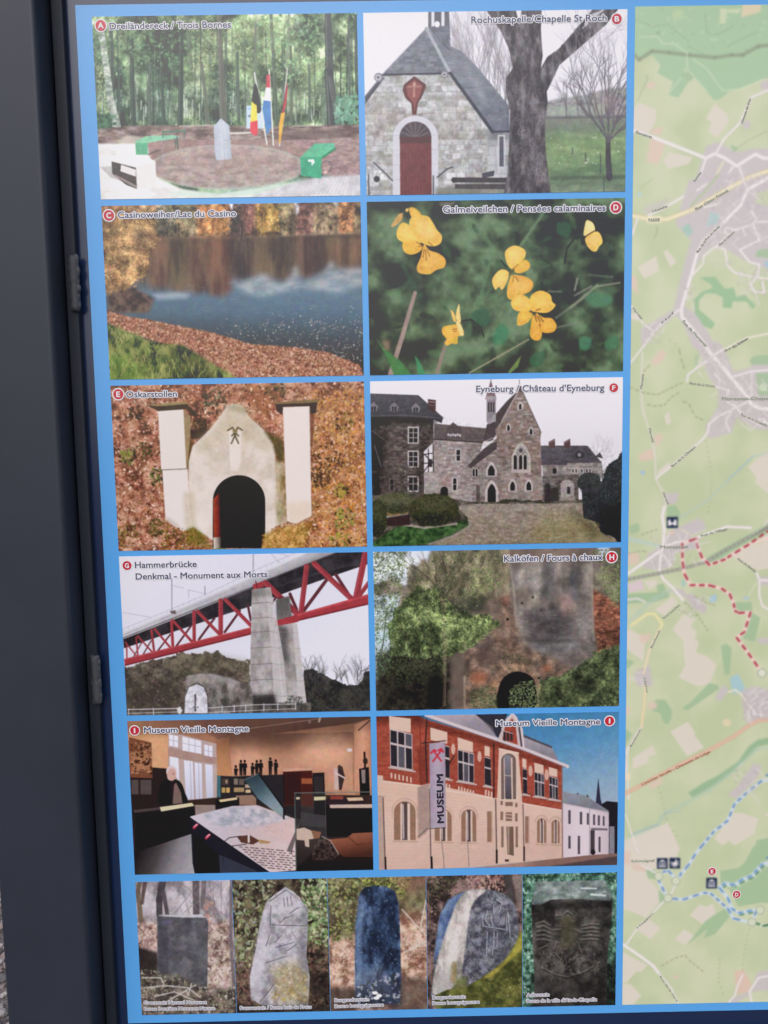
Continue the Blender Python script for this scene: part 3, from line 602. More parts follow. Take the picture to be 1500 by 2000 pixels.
    c.leaves([(880, 850), (1140, 810), (1140, 950), (870, 955)], 260, (2, 5), ['c89a60', '9a7040', 'd8b880', '7a5a34'], a=(.5, .9)); c.leaves([(350, 820), (570, 880), (600, 960), (300, 960)], 260, (2, 5), ['a08040', '7a7a3c', 'b87a58', '54482c'], a=(.5, .9))
    c.grain(.018, 3); return c

def paint_castle():
    c = Canvas([(35, 60), (1457, 30), (1443, 960), (55, 985)], CW, CH, 'e5e1e7', 71)
    c.all(c.ramp((700, 40), (700, 500), ['e8e4ea', 'e3dfe5', 'dad6dc']))
    for k in range(9): c.twig(c.rs.uniform(1290, 1400), 500, -1.57 + c.rs.uniform(-.5, .5), 70, 3, 3, 'a8a2a8', .6, .2, .6)
    ST = ['8d807c', '7d706d', '9c908b', '6e625f', 'a89c97']
    def wall(p, cols=ST, hx=24, hy=13, joint='5f5552', d=.9, sd=3): c.fill(p, cols[0]); c.stones(p, cols, hx, hy, joint, d, sd)
    def glaz(x0, y0, x1, y1, nx, ny, fr='b5aca8', pane='2b282c', e=6):
        c.fill(rect(x0 - e, y0 - e, x1 + e, y1 + e), fr)
        for i in range(nx):
            for j in range(ny):
                dx, dy = (x1 - x0) / nx, (y1 - y0) / ny; c.fill(rect(x0 + i * dx + 2, y0 + j * dy + 2, x0 + (i + 1) * dx - 2, y0 + (j + 1) * dy - 2), pane)
    def lancet(cx, w, y0, y1, fr='b9aea9', e=9, pane='211f23'): c.fill(arch(cx - w / 2 - e, cx + w / 2 + e, y0 - e * 1.6, y1 + e * .5, True), fr); c.fill(arch(cx - w / 2, cx + w / 2, y0, y1, True), pane)
    # right wing
    wall([(1000, 520), (1335, 505), (1345, 600), (1005, 600)], ['8f8683', '7d7471', 'a09793'], 22, 12)
    c.fill([(992, 418), (1255, 418), (1335, 512), (1142, 516), (1140, 528), (996, 528)], c.ramp((1000, 420), (1100, 530), ['5f5b60', '4f4b50'])); c.stones([(992, 418), (1255, 418), (1335, 512), (1142, 516), (1140, 528), (996, 528)], ['605c61', '524e53'], 20, 9, '47434a', .5)
    for x in (1036, 1122): c.fill([(x, 398), (x + 36, 378), (x + 38, 430), (x + 2, 432)], '5c4446'); c.line([(x + 4, 402), (x + 34, 386)], 4, '8d7678')
    c.fill([(1185, 460), (1210, 442), (1235, 462), (1230, 488), (1190, 488)], '3f3b40'); c.fill(oval(1210, 470, 10, 11), '8a8488'); c.fill([(1300, 480), (1325, 455), (1345, 490)], '4c484d')
    for x in (1168, 1186, 1246, 1264, 1218): glaz(x, 548, x + 11, 572, 1, 1, e=3)
    c.fill([(1025, 528), (1070, 525), (1085, 560), (1080, 580), (1025, 580)], '746b68'); c.fill(rect(1060, 548, 1080, 576), '2f2c30')
    wall([(1000, 590), (1205, 580), (1205, 745), (1003, 748)], ['67605c', '77706b', '57504d'], 20, 12, '47413f')
    c.fill(arch(1104, 1180, 610, 745), '9a918d'); c.fill(arch(1012, 1046, 630, 745), '3a3636'); c.fill(rect(1140, 650, 1158, 690), '3f3b3c'); c.fill([(1100, 710), (1185, 700), (1185, 760), (1100, 760)], '8a8078'); c.fill([(1048, 660), (1090, 650), (1095, 750), (1045, 752)], '3c3a38')
    # tower house at the left
    wall([(38, 255), (388, 262), (392, 400), (336, 452), (340, 700), (40, 725)], ['665b57', '574d4a', '746965', '4a4140'], 20, 12, '3f3836'); c.shade([(30, 250), (130, 250), (110, 730), (30, 730)], .62, 25); c.shade([(38, 250), (440, 262), (400, 300), (38, 300)], .5, 8); c.shade([(300, 300), (400, 300), (340, 700), (300, 700)], .75, 12)
    c.fill([(38, 128), (305, 136), (445, 262), (436, 294), (378, 268), (230, 258), (38, 262)], c.ramp((200, 130), (200, 280), ['55535a', '47454b', '3b393e'])); c.stones([(38, 128), (305, 136), (445, 262), (378, 262), (38, 250)], ['55535a', '46444a'], 18, 8, '3f3d43', .45); c.line([(40, 254), (230, 250), (440, 266)], 5, '6d6a70', .6)
    for x, y in ((55, 205), (170, 206), (291, 210)): c.fill([(x - 24, y), (x, y - 26), (x + 24, y), (x + 20, y + 22), (x - 20, y + 22)], '716d74'); c.fill(rect(x - 12, y - 4, x + 12, y + 20), '2e2c31'); c.line([(x, y - 4), (x, y + 20)], 3, 'a09ca2'); c.line([(x - 24, y), (x, y - 26), (x + 24, y)], 4, '8d8990')
    c.fill([(358, 158), (404, 164), (402, 238), (362, 214)], '4c3538'); c.line([(360, 172), (402, 176)], 5, '9a8288'); c.line([(366, 192), (398, 194)], 4, '8a7278', .7)
    for y0, y1 in ((320, 404), (454, 538), (596, 674)): glaz(252, y0, 303, y1, 2, 3 if y0 < 590 else 2)
    c.fill([(45, 340), (110, 380), (105, 560), (50, 560)], '2c282a', .85, soft=4); c.line([(50, 340), (110, 385)], 5, '5a5456'); c.line([(60, 420), (100, 540)], 5, '6a6466'); glaz(148, 610, 168, 670, 1, 2, '6d6461', '232023'); c.fill(rect(60, 600, 90, 700), '2a2628', .8)
    c.speck([(120, 480), (330, 540), (330, 690), (100, 690)], 500, (2, 5), ['4a4440', '5f5650', '3c3632'], a=(.3, .7))
    # middle range
    wall([(392, 384), (668, 400), (640, 500), (600, 560), (606, 745), (345, 700), (342, 570), (392, 560)], ['9d8f8b', 'aa9d99', '8d807d', 'b3a8a4'], 22, 12, '786c69'); c.fill([(342, 570), (425, 570), (425, 690), (342, 690)], 'b0a6a3', .5, soft=12); c.fill([(430, 590), (500, 590), (500, 650), (430, 650)], '96645a', .35, soft=12); c.shade([(580, 400), (668, 400), (610, 560), (590, 745)], .8, 15)
    c.fill([(394, 296), (690, 322), (668, 404), (394, 384)], c.ramp((500, 300), (500, 400), ['6a6060', '574d4e'])); c.stones([(394, 296), (690, 322), (668, 404), (394, 384)], ['695f60', '574d4e'], 18, 8, '4c4344', .5); c.line([(392, 384), (666, 402)], 6, '3a3436')
    c.fill([(458, 330), (500, 288), (550, 326), (544, 366), (466, 362)], '54494b'); 
    for k in range(6): c.fill(oval(474 + k * 13, 358 + (k % 2) * 4, 6, 8), 'b9b2b4')
    glaz(518, 442, 541, 506, 1, 2); glaz(499, 602, 521, 672, 1, 2); c.fill(arch(430, 472, 650, 708), '262226'); c.fill([(338, 455), (388, 408), (391, 566), (339, 568)], 'd6d1d4')
    for p in ([(338, 470), (388, 462)], [(338, 520), (390, 516)], [(340, 470), (388, 516)], [(362, 440), (362, 566)], [(338, 566), (372, 516)], [(388, 408), (390, 566)]): c.line(p, 5, '2f2a2d')
    c.fill(rect(364, 496, 384, 540), '3a3538')
    # chapel
    c.fill([(862, 112), (800, 170), (690, 300), (668, 398), (720, 392), (760, 330), (770, 280)], '4e4446'); c.stones([(862, 112), (800, 170), (690, 300), (668, 398), (720, 392), (770, 280)], ['564b4d', '463c3e'], 14, 9, '3c3335', .5)
    wall([(590, 545), (655, 490), (752, 395), (756, 748), (645, 757), (608, 740)], ['8b7e79', '9a8e89', '7b6f6b'], 22, 12, '665b58'); c.fill([(745, 380), (668, 440), (586, 530), (596, 548), (655, 505), (752, 432)], '4b4244')
    for k in range(3): c.line([(672, 398 + k * 12), (744, 368 + k * 12)], 5, 'a89c98', .8)
    gable = [(866, 110), (888, 108), (994, 345), (990, 380), (1003, 748), (752, 748), (745, 372), (735, 330), (770, 285)]
    wall(gable, ['86766f', '95857f', '776863', 'a2938d', '8a6f66'], 22, 12, '64574f', .9, 9); c.fill([(760, 600), (1000, 600), (1000, 745), (760, 745)], 'a0948f', .3, soft=20)
    c.line([(760, 310), (866, 115)], 8, '9a8d88'); c.line([(888, 110), (994, 345)], 6, '6d625f'); c.fill([(850, 112), (862, 78), (884, 84), (892, 118)], '5e5254'); c.line([(872, 84), (872, 48)], 4, '6a6064')
    c.fill(arch(828, 936, 402, 572, True), 'b3a7a2'); c.fill(arch(842, 922, 424, 556, True), '8f837f')
    for cx in (849, 879, 905): lancet(cx, 18, 470, 552, 'c4b9b4', 4)
    c.fill(oval(880, 446, 10, 12), '4a4345')
    lancet(811, 14, 302, 334, e=7); lancet(938, 14, 322, 356, e=7); lancet(877, 14, 182, 214, e=8); lancet(715, 38, 530, 588, e=12); lancet(834, 26, 622, 672, e=11); lancet(925, 26, 622, 670, e=11); lancet(717, 46, 636, 745, e=14)
    for x in (616, 632): lancet(x, 11, 548, 592, e=4)
    c.fill(arch(630, 650, 640, 745), '5a504d'); c.fill([(750, 748), (760, 725), (830, 720), (900, 728), (1000, 722), (1003, 752), (750, 758)], '3a3c30', .95, soft=3, rough=10)
    c.fill(rect(688, 150, 740, 285), '8a8086'); c.fill([(688, 285), (740, 240), (740, 280), (700, 300)], '9a9096'); c.fill([(680, 158), (712, 48), (744, 158)], '80666c'); c.fill(rect(684, 140, 742, 160), '9a9096')
    for x in (700, 714, 728): c.fill(rect(x - 4, 175, x + 4, 230), '3c363a')
    c.line([(712, 70), (712, 36)], 4, '7a666c')
    c.fill([(20, 700), (345, 690), (610, 735), (1010, 735), (1240, 720), (1340, 760), (1470, 900), (1470, 1000), (20, 1000)], c.tex(['3c3a30', '57524a', '6d675c'], 40, 4))
    # courtyard
    yard = [(520, 762), (610, 748), (1225, 742), (1335, 905), (1460, 945), (1460, 990), (360, 990), (600, 865), (580, 820)]
    c.fill(yard, c.ramp((800, 745), (800, 970), ['8c8078', '9a8c7e', '8e7f6e', '85765f'])); c.stones(yard, ['94877a', 'a89a8a', '7d7062', '8a7c6c'], 15, 8, '6a5d50', .6, 14); c.fill([(1000, 800), (1300, 830), (1400, 960), (900, 960)], '8a8444', .4, soft=40); c.fill([(560, 760), (1000, 752), (1000, 790), (560, 800)], 'b0a498', .3, soft=15)
    c.fill([(850, 790), (960, 792), (960, 806), (850, 804)], '5f5648', .5, soft=5); c.shade([(1180, 770), (1330, 900), (1300, 960), (1150, 800)], .75, 20)
    c.fill([(55, 960), (190, 872), (400, 880), (575, 838), (590, 866), (500, 920), (380, 972), (55, 995)], c.tex(['2c3f28', '3c5633', '4e6c40'], 22, 4)); c.line([(590, 840), (596, 868), (520, 920), (370, 972)], 14, '8d8478', .9); c.line([(585, 850), (500, 918), (370, 966)], 3, '55504a')
    c.line([(220, 860), (340, 882), (520, 858)], 12, '9a9284', .9); c.line([(60, 940), (130, 890)], 12, '7c766a', .9)
    c.fill([(118, 815), (255, 795), (262, 865), (130, 872)], '3f3030'); c.fill([(120, 812), (250, 796), (250, 806), (122, 828)], '8a7f78'); c.fill([(130, 785), (245, 765), (250, 800), (135, 812)], '8a6a4a', .9, soft=4); c.leaves([(130, 780), (245, 765), (250, 800), (135, 812)], 60, (3, 6), ['c08040', 'a86a48', '5f6a3a'], a=(.6, 1))
    def bush(x, y, rx, ry, cols, n=400):
        c.fill(oval(x, y, rx, ry), cols[1], soft=2, rough=10); c.fill(oval(x, y - ry * .35, rx * .85, ry * .55), cols[2], .6, soft=12); c.fill(oval(x, y + ry * .55, rx * .8, ry * .4), cols[0], .7, soft=12); c.speck(oval(x, y, rx, ry), n, (1.5, 4), cols, a=(.3, .7))
    bush(180, 742, 112, 60, ['36382a', '4b4d38', '6a6a50']); bush(395, 780, 138, 92, ['282a1e', '3d3f2c', '5c5c40'], 900); bush(78, 830, 52, 105, ['282a20', '3a3c2a', '54563c'])
    bush(1265, 625, 68, 55, ['2c2e2e', '3a3d3b', '4c504c']); c.fill([(1222, 668), (1240, 652), (1340, 646), (1335, 856), (1232, 826)], '36383a'); c.speck([(1224, 662), (1338, 650), (1334, 850), (1232, 822)], 400, (1.5, 4), ['42463f', '26292a', '50554c'], a=(.3, .7)); c.fill([(1224, 660), (1340, 646), (1338, 676), (1224, 684)], '454448', .8, soft=5)
    c.fill(curve([(1318, 690), (1345, 590), (1370, 530), (1420, 495), (1460, 480), (1460, 945), (1390, 925), (1325, 890)]), '34373a', soft=2, rough=8); c.speck([(1330, 560), (1450, 500), (1450, 930), (1330, 880)], 700, (1.5, 4), ['40443f', '26292a', '4e534c', '5a5f58'], a=(.3, .7)); c.shade([(1320, 760), (1460, 740), (1460, 950), (1330, 900)], .7, 30)
    c.clump([(20, 120), (440, 250), (700, 320), (880, 100), (1000, 400), (1340, 420), (1470, 500), (1470, 1000), (20, 1000)], 9, .07, 1); return c

def paint_bridge():
    c = Canvas([(28, 65), (1445, 40), (1468, 945), (70, 980)], CW, CH, 'd9d5df', 83)
    c.all(c.ramp((300, 60), (900, 800), ['dedae4', 'd6d2dc', 'dddae3']))
    c.fill([(55, 700), (200, 660), (330, 640), (380, 615), (470, 622), (580, 612), (650, 640), (780, 660), (800, 1000), (55, 1000)], c.tex(['3a332c', '524840', '675d4e', '7a7060'], 60, 6, 1, .72), soft=8, rough=34)
    c.fill([(330, 640), (560, 620), (780, 660), (780, 720), (330, 760)], '6c6448', .35, soft=20); c.fill([(60, 740), (400, 800), (400, 960), (60, 960)], '443a32', .6, soft=25); c.line([(300, 760), (430, 830)], 8, '7a7060', .5)
    c.leaves([(60, 700), (330, 640), (780, 660), (780, 900), (70, 940)], 900, (2, 6), ['3a342a', '5c5444', '7a7058', '4a4434'], a=(.3, .7))
    c.fill([(1085, 715), (1130, 700), (1200, 735), (1300, 790), (1400, 800), (1440, 720), (1475, 710), (1475, 960), (1095, 960)], c.tex(['242322', '34322f', '45423c'], 50, 5), soft=4, rough=22)
    for k in range(26): c.twig(c.rs.uniform(1090, 1450), c.rs.uniform(760, 820), -1.57 + c.rs.uniform(-.5, .5), 70, 4, 3, '4a4745', .6, .1, .7)
    c.leaves([(1095, 800), (1470, 820), (1470, 945), (1100, 945)], 300, (3, 7), ['3a3a30', '4a4438', '28282a'], a=(.4, .8))
    for p in ([(332, 190), (332, 372)], [(798, 50), (798, 200)], [(522, 235), (522, 280)]): c.line(p, 5, '8a868e')
    for p in ([(332, 230), (400, 246)], [(426, 256), (520, 278)], [(52, 386), (200, 412)], [(428, 256), (430, 300)], [(900, 50), (960, 110)], [(950, 45), (1000, 66)]): c.line(p, 3, '9a969e', .8)
    c.line([(50, 480), (300, 378), (520, 285), (740, 178), (870, 115), (1050, 42)], 3, 'a5a1a9', .8)
    for k in range(30):
        t = k / 30; c.line([(50 + t * 950, 482 - t * 418), (51 + t * 950, 500 - t * 420)], 2, 'a5a1a9', .7)
    # deck and shaded underside
    c.fill([(50, 535), (795, 240), (860, 205), (1270, 40), (1460, 32), (1456, 106), (1240, 180), (1020, 258), (910, 300), (795, 345), (620, 402), (330, 500), (55, 592)], c.tex(['231f23', '302b2f', '3c363a'], 60, 4))
    for k in range(5): c.line([(870 + k * 60, 260 - k * 24), (1440, 70 + k * 8)], 3, '4a4448', .5)
    c.fill([(48, 500), (420, 342), (790, 178), (930, 118), (1110, 40), (1275, 36), (860, 206), (800, 240), (420, 396), (50, 540)], c.ramp((600, 260), (640, 340), ['c4c0c4', 'a9a5a8', '7d797c'])); c.line([(50, 504), (800, 178), (1110, 40)], 9, 'cfccd0'); c.line([(52, 532), (795, 238), (860, 204), (1265, 44)], 7, '5a5659', .8); c.line([(50, 515), (700, 245)], 4, '8a868a', .6)
    c.fill([(318, 378), (352, 372), (356, 394), (330, 392)], '6a5a58')
    # far diagonals first, then the red truss
    for a, b, w in [((722, 375), (635, 497), 14), ((576, 418), (487, 540), 13), ((442, 462), (356, 580), 11), ((322, 512), (250, 606), 9), ((212, 548), (160, 636), 7), ((160, 555), (110, 640), 6), ((1218, 195), (1088, 372), 20), ((1268, 168), (1336, 272), 18), ((1008, 278), (1046, 366), 18), ((768, 345), (785, 430), 14), ((925, 300), (900, 340), 12)]: c.line([a, b], w, '5e2a30')
    for a, b, w in [((612, 318), (612, 505), 27), ((459, 382), (460, 552), 20), ((330, 436), (337, 588), 17), ((214, 488), (230, 618), 13), ((125, 528), (136, 642), 9), ((70, 560), (72, 660), 8),
                    ((640, 312), (788, 462), 22), ((478, 378), (606, 510), 19), ((338, 432), (450, 556), 16), ((232, 480), (325, 590), 13), ((135, 522), (220, 616), 10), ((62, 555), (130, 640), 8),
                    ((868, 216), (1050, 392), 34), ((1102, 122), (1072, 376), 30), ((1145, 106), (1352, 300), 32), ((1436, 44), (1384, 296), 36), ((1458, 210), (1402, 288), 24)]:
        c.line([a, b], w, '97323a'); c.line([(a[0] - w * .28, a[1]), (b[0] - w * .28, b[1])], w * .25, 'b34a4e', .7)
    for p in ([(56, 655), (788, 470), (788, 510), (60, 694)], [(922, 432), (1462, 276), (1462, 336), (922, 464)]): c.fill(p, 'a2343a')
    c.line([(56, 657), (788, 472)], 8, 'bc4a4c'); c.line([(60, 690), (788, 506)], 8, '702228'); c.line([(922, 436), (1462, 282)], 12, 'bd4448'); c.line([(922, 460), (1462, 332)], 9, '752329')
    # piers
    conc = c.tex(['8f8682', 'a49b97', 'b3aaa6'], 40, 5, 2)
    c.fill([(928, 312), (1004, 290), (1022, 440), (1048, 450), (1108, 945), (985, 945), (945, 640)], conc); c.fill([(1022, 440), (1050, 450), (1110, 945), (1062, 945)], 'bdb5b2'); c.shade([(925, 300), (1010, 290), (1025, 430), (930, 460)], .62, 6); c.shade([(930, 460), (990, 460), (1010, 700), (960, 660)], .55, 14); c.fill([(922, 432), (1052, 395), (1056, 438), (922, 464)], 'a2343a')
    c.fill([(790, 252), (896, 240), (918, 470), (940, 640), (965, 915), (778, 920), (786, 470)], conc); c.fill([(872, 242), (898, 240), (930, 400), (975, 660), (995, 912), (918, 915), (905, 640)], 'bfb7b3', .85); c.shade([(786, 250), (900, 240), (905, 290), (786, 300)], .8, 8)
    for y in (330, 415, 495, 585, 680, 770, 862):
        c.line([(788 - (y - 250) * .012, y + 4), (880 + (y - 250) * .06, y - 4)], 5, '6d6561', .75); c.line([(880 + (y - 250) * .06, y - 4), (905 + (y - 250) * .13, y + 6)], 3, '857d79', .7)
        if y > 480: c.line([(945 + (y - 480) * .08, y), (1050 + (y - 450) * .12, y + 6)], 3, '857d79', .6)
    c.shade([(785, 850), (925, 850), (940, 920), (782, 920)], .55, 12); c.fill([(795, 225), (852, 206), (858, 240), (800, 252)], 'a2343a'); c.line([(812, 206), (822, 246)], 6, '6d2228')
    c.fill([(770, 905), (1130, 900), (1130, 1000), (770, 1000)], c.tex(['3a3632', '504a44', '686058'], 30, 4), soft=3)
    # grotto with the white memorial slab
    c.fill([(412, 800), (415, 752), (470, 738), (560, 736), (640, 752), (720, 784), (790, 800), (800, 965), (400, 968)], c.tex(['5a524c', '746a64', '8a8079', '9c928c'], 34, 6, 1.6, .72), soft=2); c.fill([(412, 800), (415, 752), (560, 736), (720, 784), (700, 800), (560, 775), (470, 790)], 'a29892', .6, soft=8)
    c.shade([(530, 810), (790, 850), (790, 960), (540, 960)], .82, 18); c.line([(425, 750), (560, 742), (700, 785)], 6, '9a928c', .6)
    c.fill(curve([(400, 965), (402, 900), (410, 850), (435, 808), (474, 790), (515, 808), (538, 850), (542, 900), (542, 965)]), '554c48'); c.fill([(404, 965), (408, 870), (430, 815), (474, 797), (515, 815), (534, 870), (537, 965)], c.tex(['b4b0b8', 'cbc8ce', 'dcd9de'], 25, 4)); c.line([(466, 858), (466, 950)], 10, '4a4448'); c.line([(452, 930), (482, 930)], 6, '5a5458'); c.speck(rect(420, 840, 530, 940), 60, (1.5, 3), ['8a868e', 'a89a98'], a=(.4, .8))
    c.fill([(800, 870), (920, 862), (930, 908), (800, 915)], '2f2b2a', .8, soft=6); c.speck([(1000, 860), (1080, 870), (1080, 920), (980, 910)], 80, (2, 5), ['5a5450', '3c3836'], a=(.5, .9))
    for p, w in (([(75, 946), (360, 938)], 5), ([(360, 938), (384, 960)], 5), ([(540, 934), (810, 914), (1042, 908)], 4), ([(542, 960), (1040, 935)], 3), ([(72, 968), (360, 958)], 3)): c.line(p, w, 'dcd8dc', .9)
    for x, y in ((80, 945), (224, 942), (375, 940), (472, 905), (620, 926), (756, 918), (940, 910), (1042, 906), (690, 922), (860, 912)): c.line([(x, y - 4), (x, y + 34)], 5, 'd4d0d4', .85)
    c.fill([(360, 936), (378, 926), (392, 950), (376, 972), (362, 960)], 'd8d4d6', .9)
    c.grain(.015, 3); return c

def paint_kiln():
    c = Canvas([(43, 50), (1455, 27), (1448, 940), (58, 960)], CW, CH, '6f6257', 97)
    full = rect(20, 10, 1480, 980)
    c.all(c.tex(['4a423c', '635850', '776a5f', '8a7c70'], 110, 6, 1.5, .68)); c.stones(full, ['7a6c62', '665a52', '877a6e', '584d48'], 24, 10, '4c433e', .3)
    # the grey plastered face, streaked and mottled, melting into the brown brick
    face = [(800, 20), (1305, 20), (1312, 580), (1290, 690), (1080, 720), (930, 660), (850, 560), (815, 300)]
    c.fill(face, c.tex(['544e4c', '665e5a', '766c67', '877d77', '988e88'], 110, 6, 2.2, .6), .88, soft=34)
    for p, col, a, sf in [([(900, 390), (1100, 365), (1200, 440), (1200, 550), (930, 540)], '3c383b', .75, 24), ([(1010, 90), (1075, 100), (1070, 330), (1010, 330)], '46474c', .6, 16), ([(1165, 160), (1205, 160), (1205, 330), (1170, 330)], '545a66', .6, 12), ([(850, 150), (1000, 170), (990, 260), (860, 260)], 'a39c98', .6, 22), ([(1235, 120), (1290, 120), (1290, 300), (1240, 290)], 'a59d94', .6, 14), ([(1095, 300), (1170, 300), (1180, 420), (1120, 420)], '96706a', .6, 16), ([(920, 560), (1220, 560), (1200, 650), (940, 650)], '66686a', .7, 18), ([(1200, 400), (1300, 380), (1300, 540), (1210, 550)], '857c80', .55, 18), ([(860, 260), (960, 270), (940, 380), (870, 380)], '857868', .5, 18), ([(1100, 640), (1220, 620), (1200, 740), (1100, 720)], '5d544e', .6, 20)]: c.fill(p, col, a, soft=sf)
    c.stones([(840, 380), (1300, 380), (1300, 650), (900, 650)], ['7a7274', '5c5556', '8a8284', '4c4648'], 26, 10, '423d3e', .22); c.clump(face, 50, .16, 14)
    c.line([(822, 120), (846, 300), (858, 470)], 14, '948c82', .7, soft=3); c.line([(1288, 110), (1302, 560)], 11, '9a9288', .65, soft=3); c.fill([(780, 30), (1310, 20), (1310, 90), (800, 110)], '6e5a50', .7, soft=14); c.fill([(900, 540), (1180, 556), (1180, 575), (920, 570)], '34302f', .55, soft=7)
    br = [(1298, 262), (1360, 300), (1460, 370), (1460, 590), (1400, 600), (1330, 640), (1305, 480)]
    c.fill(br, '8f5038', soft=6); c.stones(br, ['a05c44', '84462f', 'ac6e52', '6f3c2c', '94563e'], 22, 9, '54302a', .8); c.clump(br, 30, .3, 6); c.shade([(1300, 500), (1460, 480), (1460, 600), (1320, 640)], .7, 22); c.fill([(1300, 170), (1460, 190), (1440, 340), (1300, 265)], c.tex(['5a5444', '77705a', '8a8468'], 40, 5), .9, soft=10)
    mid = [(700, 290), (810, 270), (860, 480), (900, 590), (1100, 680), (1180, 740), (1180, 960), (540, 960), (560, 600), (640, 470)]
    c.fill(mid, c.tex(['4f3f38', '6a5448', '7e6452', '90705c', '665650'], 60, 5, 1.5), .8, soft=22); c.stones(mid, ['86664f', '6a4f40', '9a7258', '5a463a'], 20, 8, '463730', .35); c.clump(mid, 45, .3, 10)
    for x, y, rx, ry, col in [(642, 775, 50, 38, 'b05a38'), (1035, 722, 26, 18, 'b45c3e'), (798, 310, 18, 44, '965a48'), (690, 660, 80, 50, '55423e'), (720, 420, 60, 90, '6a5a52'), (740, 830, 30, 50, 'a4683e'), (660, 560, 70, 60, '4c4240'), (810, 480, 22, 80, '9a7c66')]: c.fill(oval(x, y, rx, ry), col, .6, soft=14)
    c.fill([(552, 760), (568, 760), (566, 945), (556, 945)], 'a4907a', .9, soft=3); c.fill([(470, 620), (560, 620), (560, 945), (470, 945)], '5a4c44', .8, soft=8)
    c.fill(oval(788, 264, 12, 10), '1d1918'); c.fill(oval(808, 437, 8, 9), '1d1918')
    for x, y in ((890, 345), (952, 312), (1000, 385)): c.fill(oval(x, y, 8, 7), '3a3230')
    c.fill(arch(728, 992, 692, 950), '8f7258', .75, soft=6)
    for k in range(22):
        a = math.pi * (k + .5) / 22; c.line([(860 - 110 * math.cos(a), 838 - 104 * math.sin(a)), (860 - 132 * math.cos(a), 838 - 134 * math.sin(a))], 3, '5a4434', .55)
    c.clump(arch(728, 992, 692, 950), 20, .25, 4); c.fill(curve([(754, 950), (756, 840), (790, 768), (858, 738), (930, 758), (966, 812), (962, 950)]), '121012', soft=1.5)
    c.leaves([(750, 650), (900, 636), (950, 700), (790, 690)], 200, (1.5, 4), ['4a4a34', '5f5c40', '343026', '6a6a48'], a=(.5, .9))
    # sky through the leaves, ruined edge of the wall
    c.fill([(43, 40), (370, 40), (350, 110), (300, 150), (235, 250), (150, 200), (43, 240)], 'ccd6e6', soft=8); c.fill([(43, 300), (190, 290), (190, 380), (150, 500), (165, 600), (110, 770), (43, 790)], 'b8cee4', .95, soft=8)
    c.fill([(235, 240), (238, 130), (300, 130), (315, 95), (345, 92), (350, 130), (380, 60), (820, 30), (820, 300), (560, 360), (240, 400)], c.tex(['57503f', '726852', '897c62', '988a70'], 60, 6, 2, .7), .9, soft=5)
    G = ['222c1a', '323f25', '465730', '5a6e3c', '70864a', '8aa05c']
    c.fill([(60, 640), (300, 540), (480, 560), (480, 960), (60, 960)], c.tex(['14110e', '231e1a', '353026', '443c30'], 50, 6, 1, .7), .95, soft=12)
    tree = [(200, 330), (300, 250), (430, 270), (520, 380), (600, 400), (720, 420), (770, 470), (680, 510), (620, 590), (440, 660), (140, 650), (130, 480)]
    c.fill(tree, c.tex(['273019', '3c4a28', '526436', '6a7e46', '80955a'], 46, 6, 1, .78), .95, soft=12, rough=30); c.fill([(540, 270), (690, 300), (690, 400), (560, 400), (500, 390)], '2c3026', .7, soft=18)
    for a0, (x, y) in ((-1.9, (440, 370)), (-1.5, (440, 370)), (-1.15, (440, 370)), (-2.3, (440, 320))): c.twig(x, y, a0, 190, 9, 4, '463e32', .45, .2, .9)
    c.line([(446, 930), (452, 640), (440, 370), (432, 250)], 20, '5f5242', .95, w2=9); c.fill([(438, 520), (458, 520), (456, 760), (440, 760)], '8a785f', .7, soft=3); c.line([(330, 340), (385, 410)], 5, '8a7c60', .8); c.line([(120, 380), (100, 560), (70, 760)], 6, '3a3a30', .8)
    for reg, n, cols, sz in [([(43, 40), (240, 40), (215, 200), (190, 330), (175, 480), (60, 500), (43, 300)], 1500, G[1:5], (1.5, 4)), ([(43, 480), (160, 480), (140, 740), (60, 780)], 520, ['5f8a58', '3f5c3a', '7aa068', '2f4a34'], (1.5, 4)), (tree, 3600, G, (1.4, 3.8)), ([(240, 230), (400, 40), (780, 35), (810, 240), (600, 330), (300, 300)], 1700, G[2:] + ['86805a'], (1.2, 3.2)), ([(600, 150), (730, 130), (720, 270), (600, 300)], 420, G[3:] + ['9cb468'], (1.4, 3.4)), ([(360, 400), (480, 380), (500, 470), (640, 410), (760, 470), (640, 580), (480, 560)], 1500, G[3:] + ['9cb468'], (1.4, 3.6)), ([(60, 600), (440, 600), (440, 940), (60, 950)], 900, ['1c1e15', '2c3320', '3c472a', '241f1a'], (2, 5)), ([(130, 600), (440, 600), (440, 800), (140, 820)], 500, G[:4], (1.6, 4))]:
        c.leaves(reg, n, sz, cols, a=(.35, .9))
    up = [(43, 40), (250, 40), (330, 180), (420, 40), (700, 40), (720, 300), (560, 420), (300, 360), (150, 520), (43, 500)]
    c.leaves(up, 1500, (1.4, 3.8), G[:4] + ['7c8a50'], a=(.35, .85)); c.leaves([(130, 480), (560, 500), (480, 660), (440, 800), (120, 800)], 1200, (1.5, 4), G[:4], a=(.4, .9)); c.clump(up, 50, .25)
    c.clump(tree, 60, .34); c.clump(tree, 18, .22); c.shade([(360, 760), (440, 760), (440, 945), (340, 945)], .4, 14); c.shade([(60, 740), (440, 700), (440, 950), (60, 950)], .7, 30)
    bush = [(990, 790), (1100, 770), (1190, 720), (1290, 660), (1330, 620), (1400, 590), (1470, 580), (1470, 970), (980, 970)]
    c.fill(bush, c.tex(['1f2518', '2e3722', '424e2e', '56633a'], 50, 6, 1, .76), .95, soft=12, rough=30); c.leaves(bush, 2600, (1.4, 3.8), G[:5] + ['3a4428'], a=(.3, .8)); c.clump(bush, 60, .4); c.clump(bush, 18, .22); c.fill([(1180, 790), (1300, 780), (1300, 870), (1180, 870)], '171913', .55, soft=26)
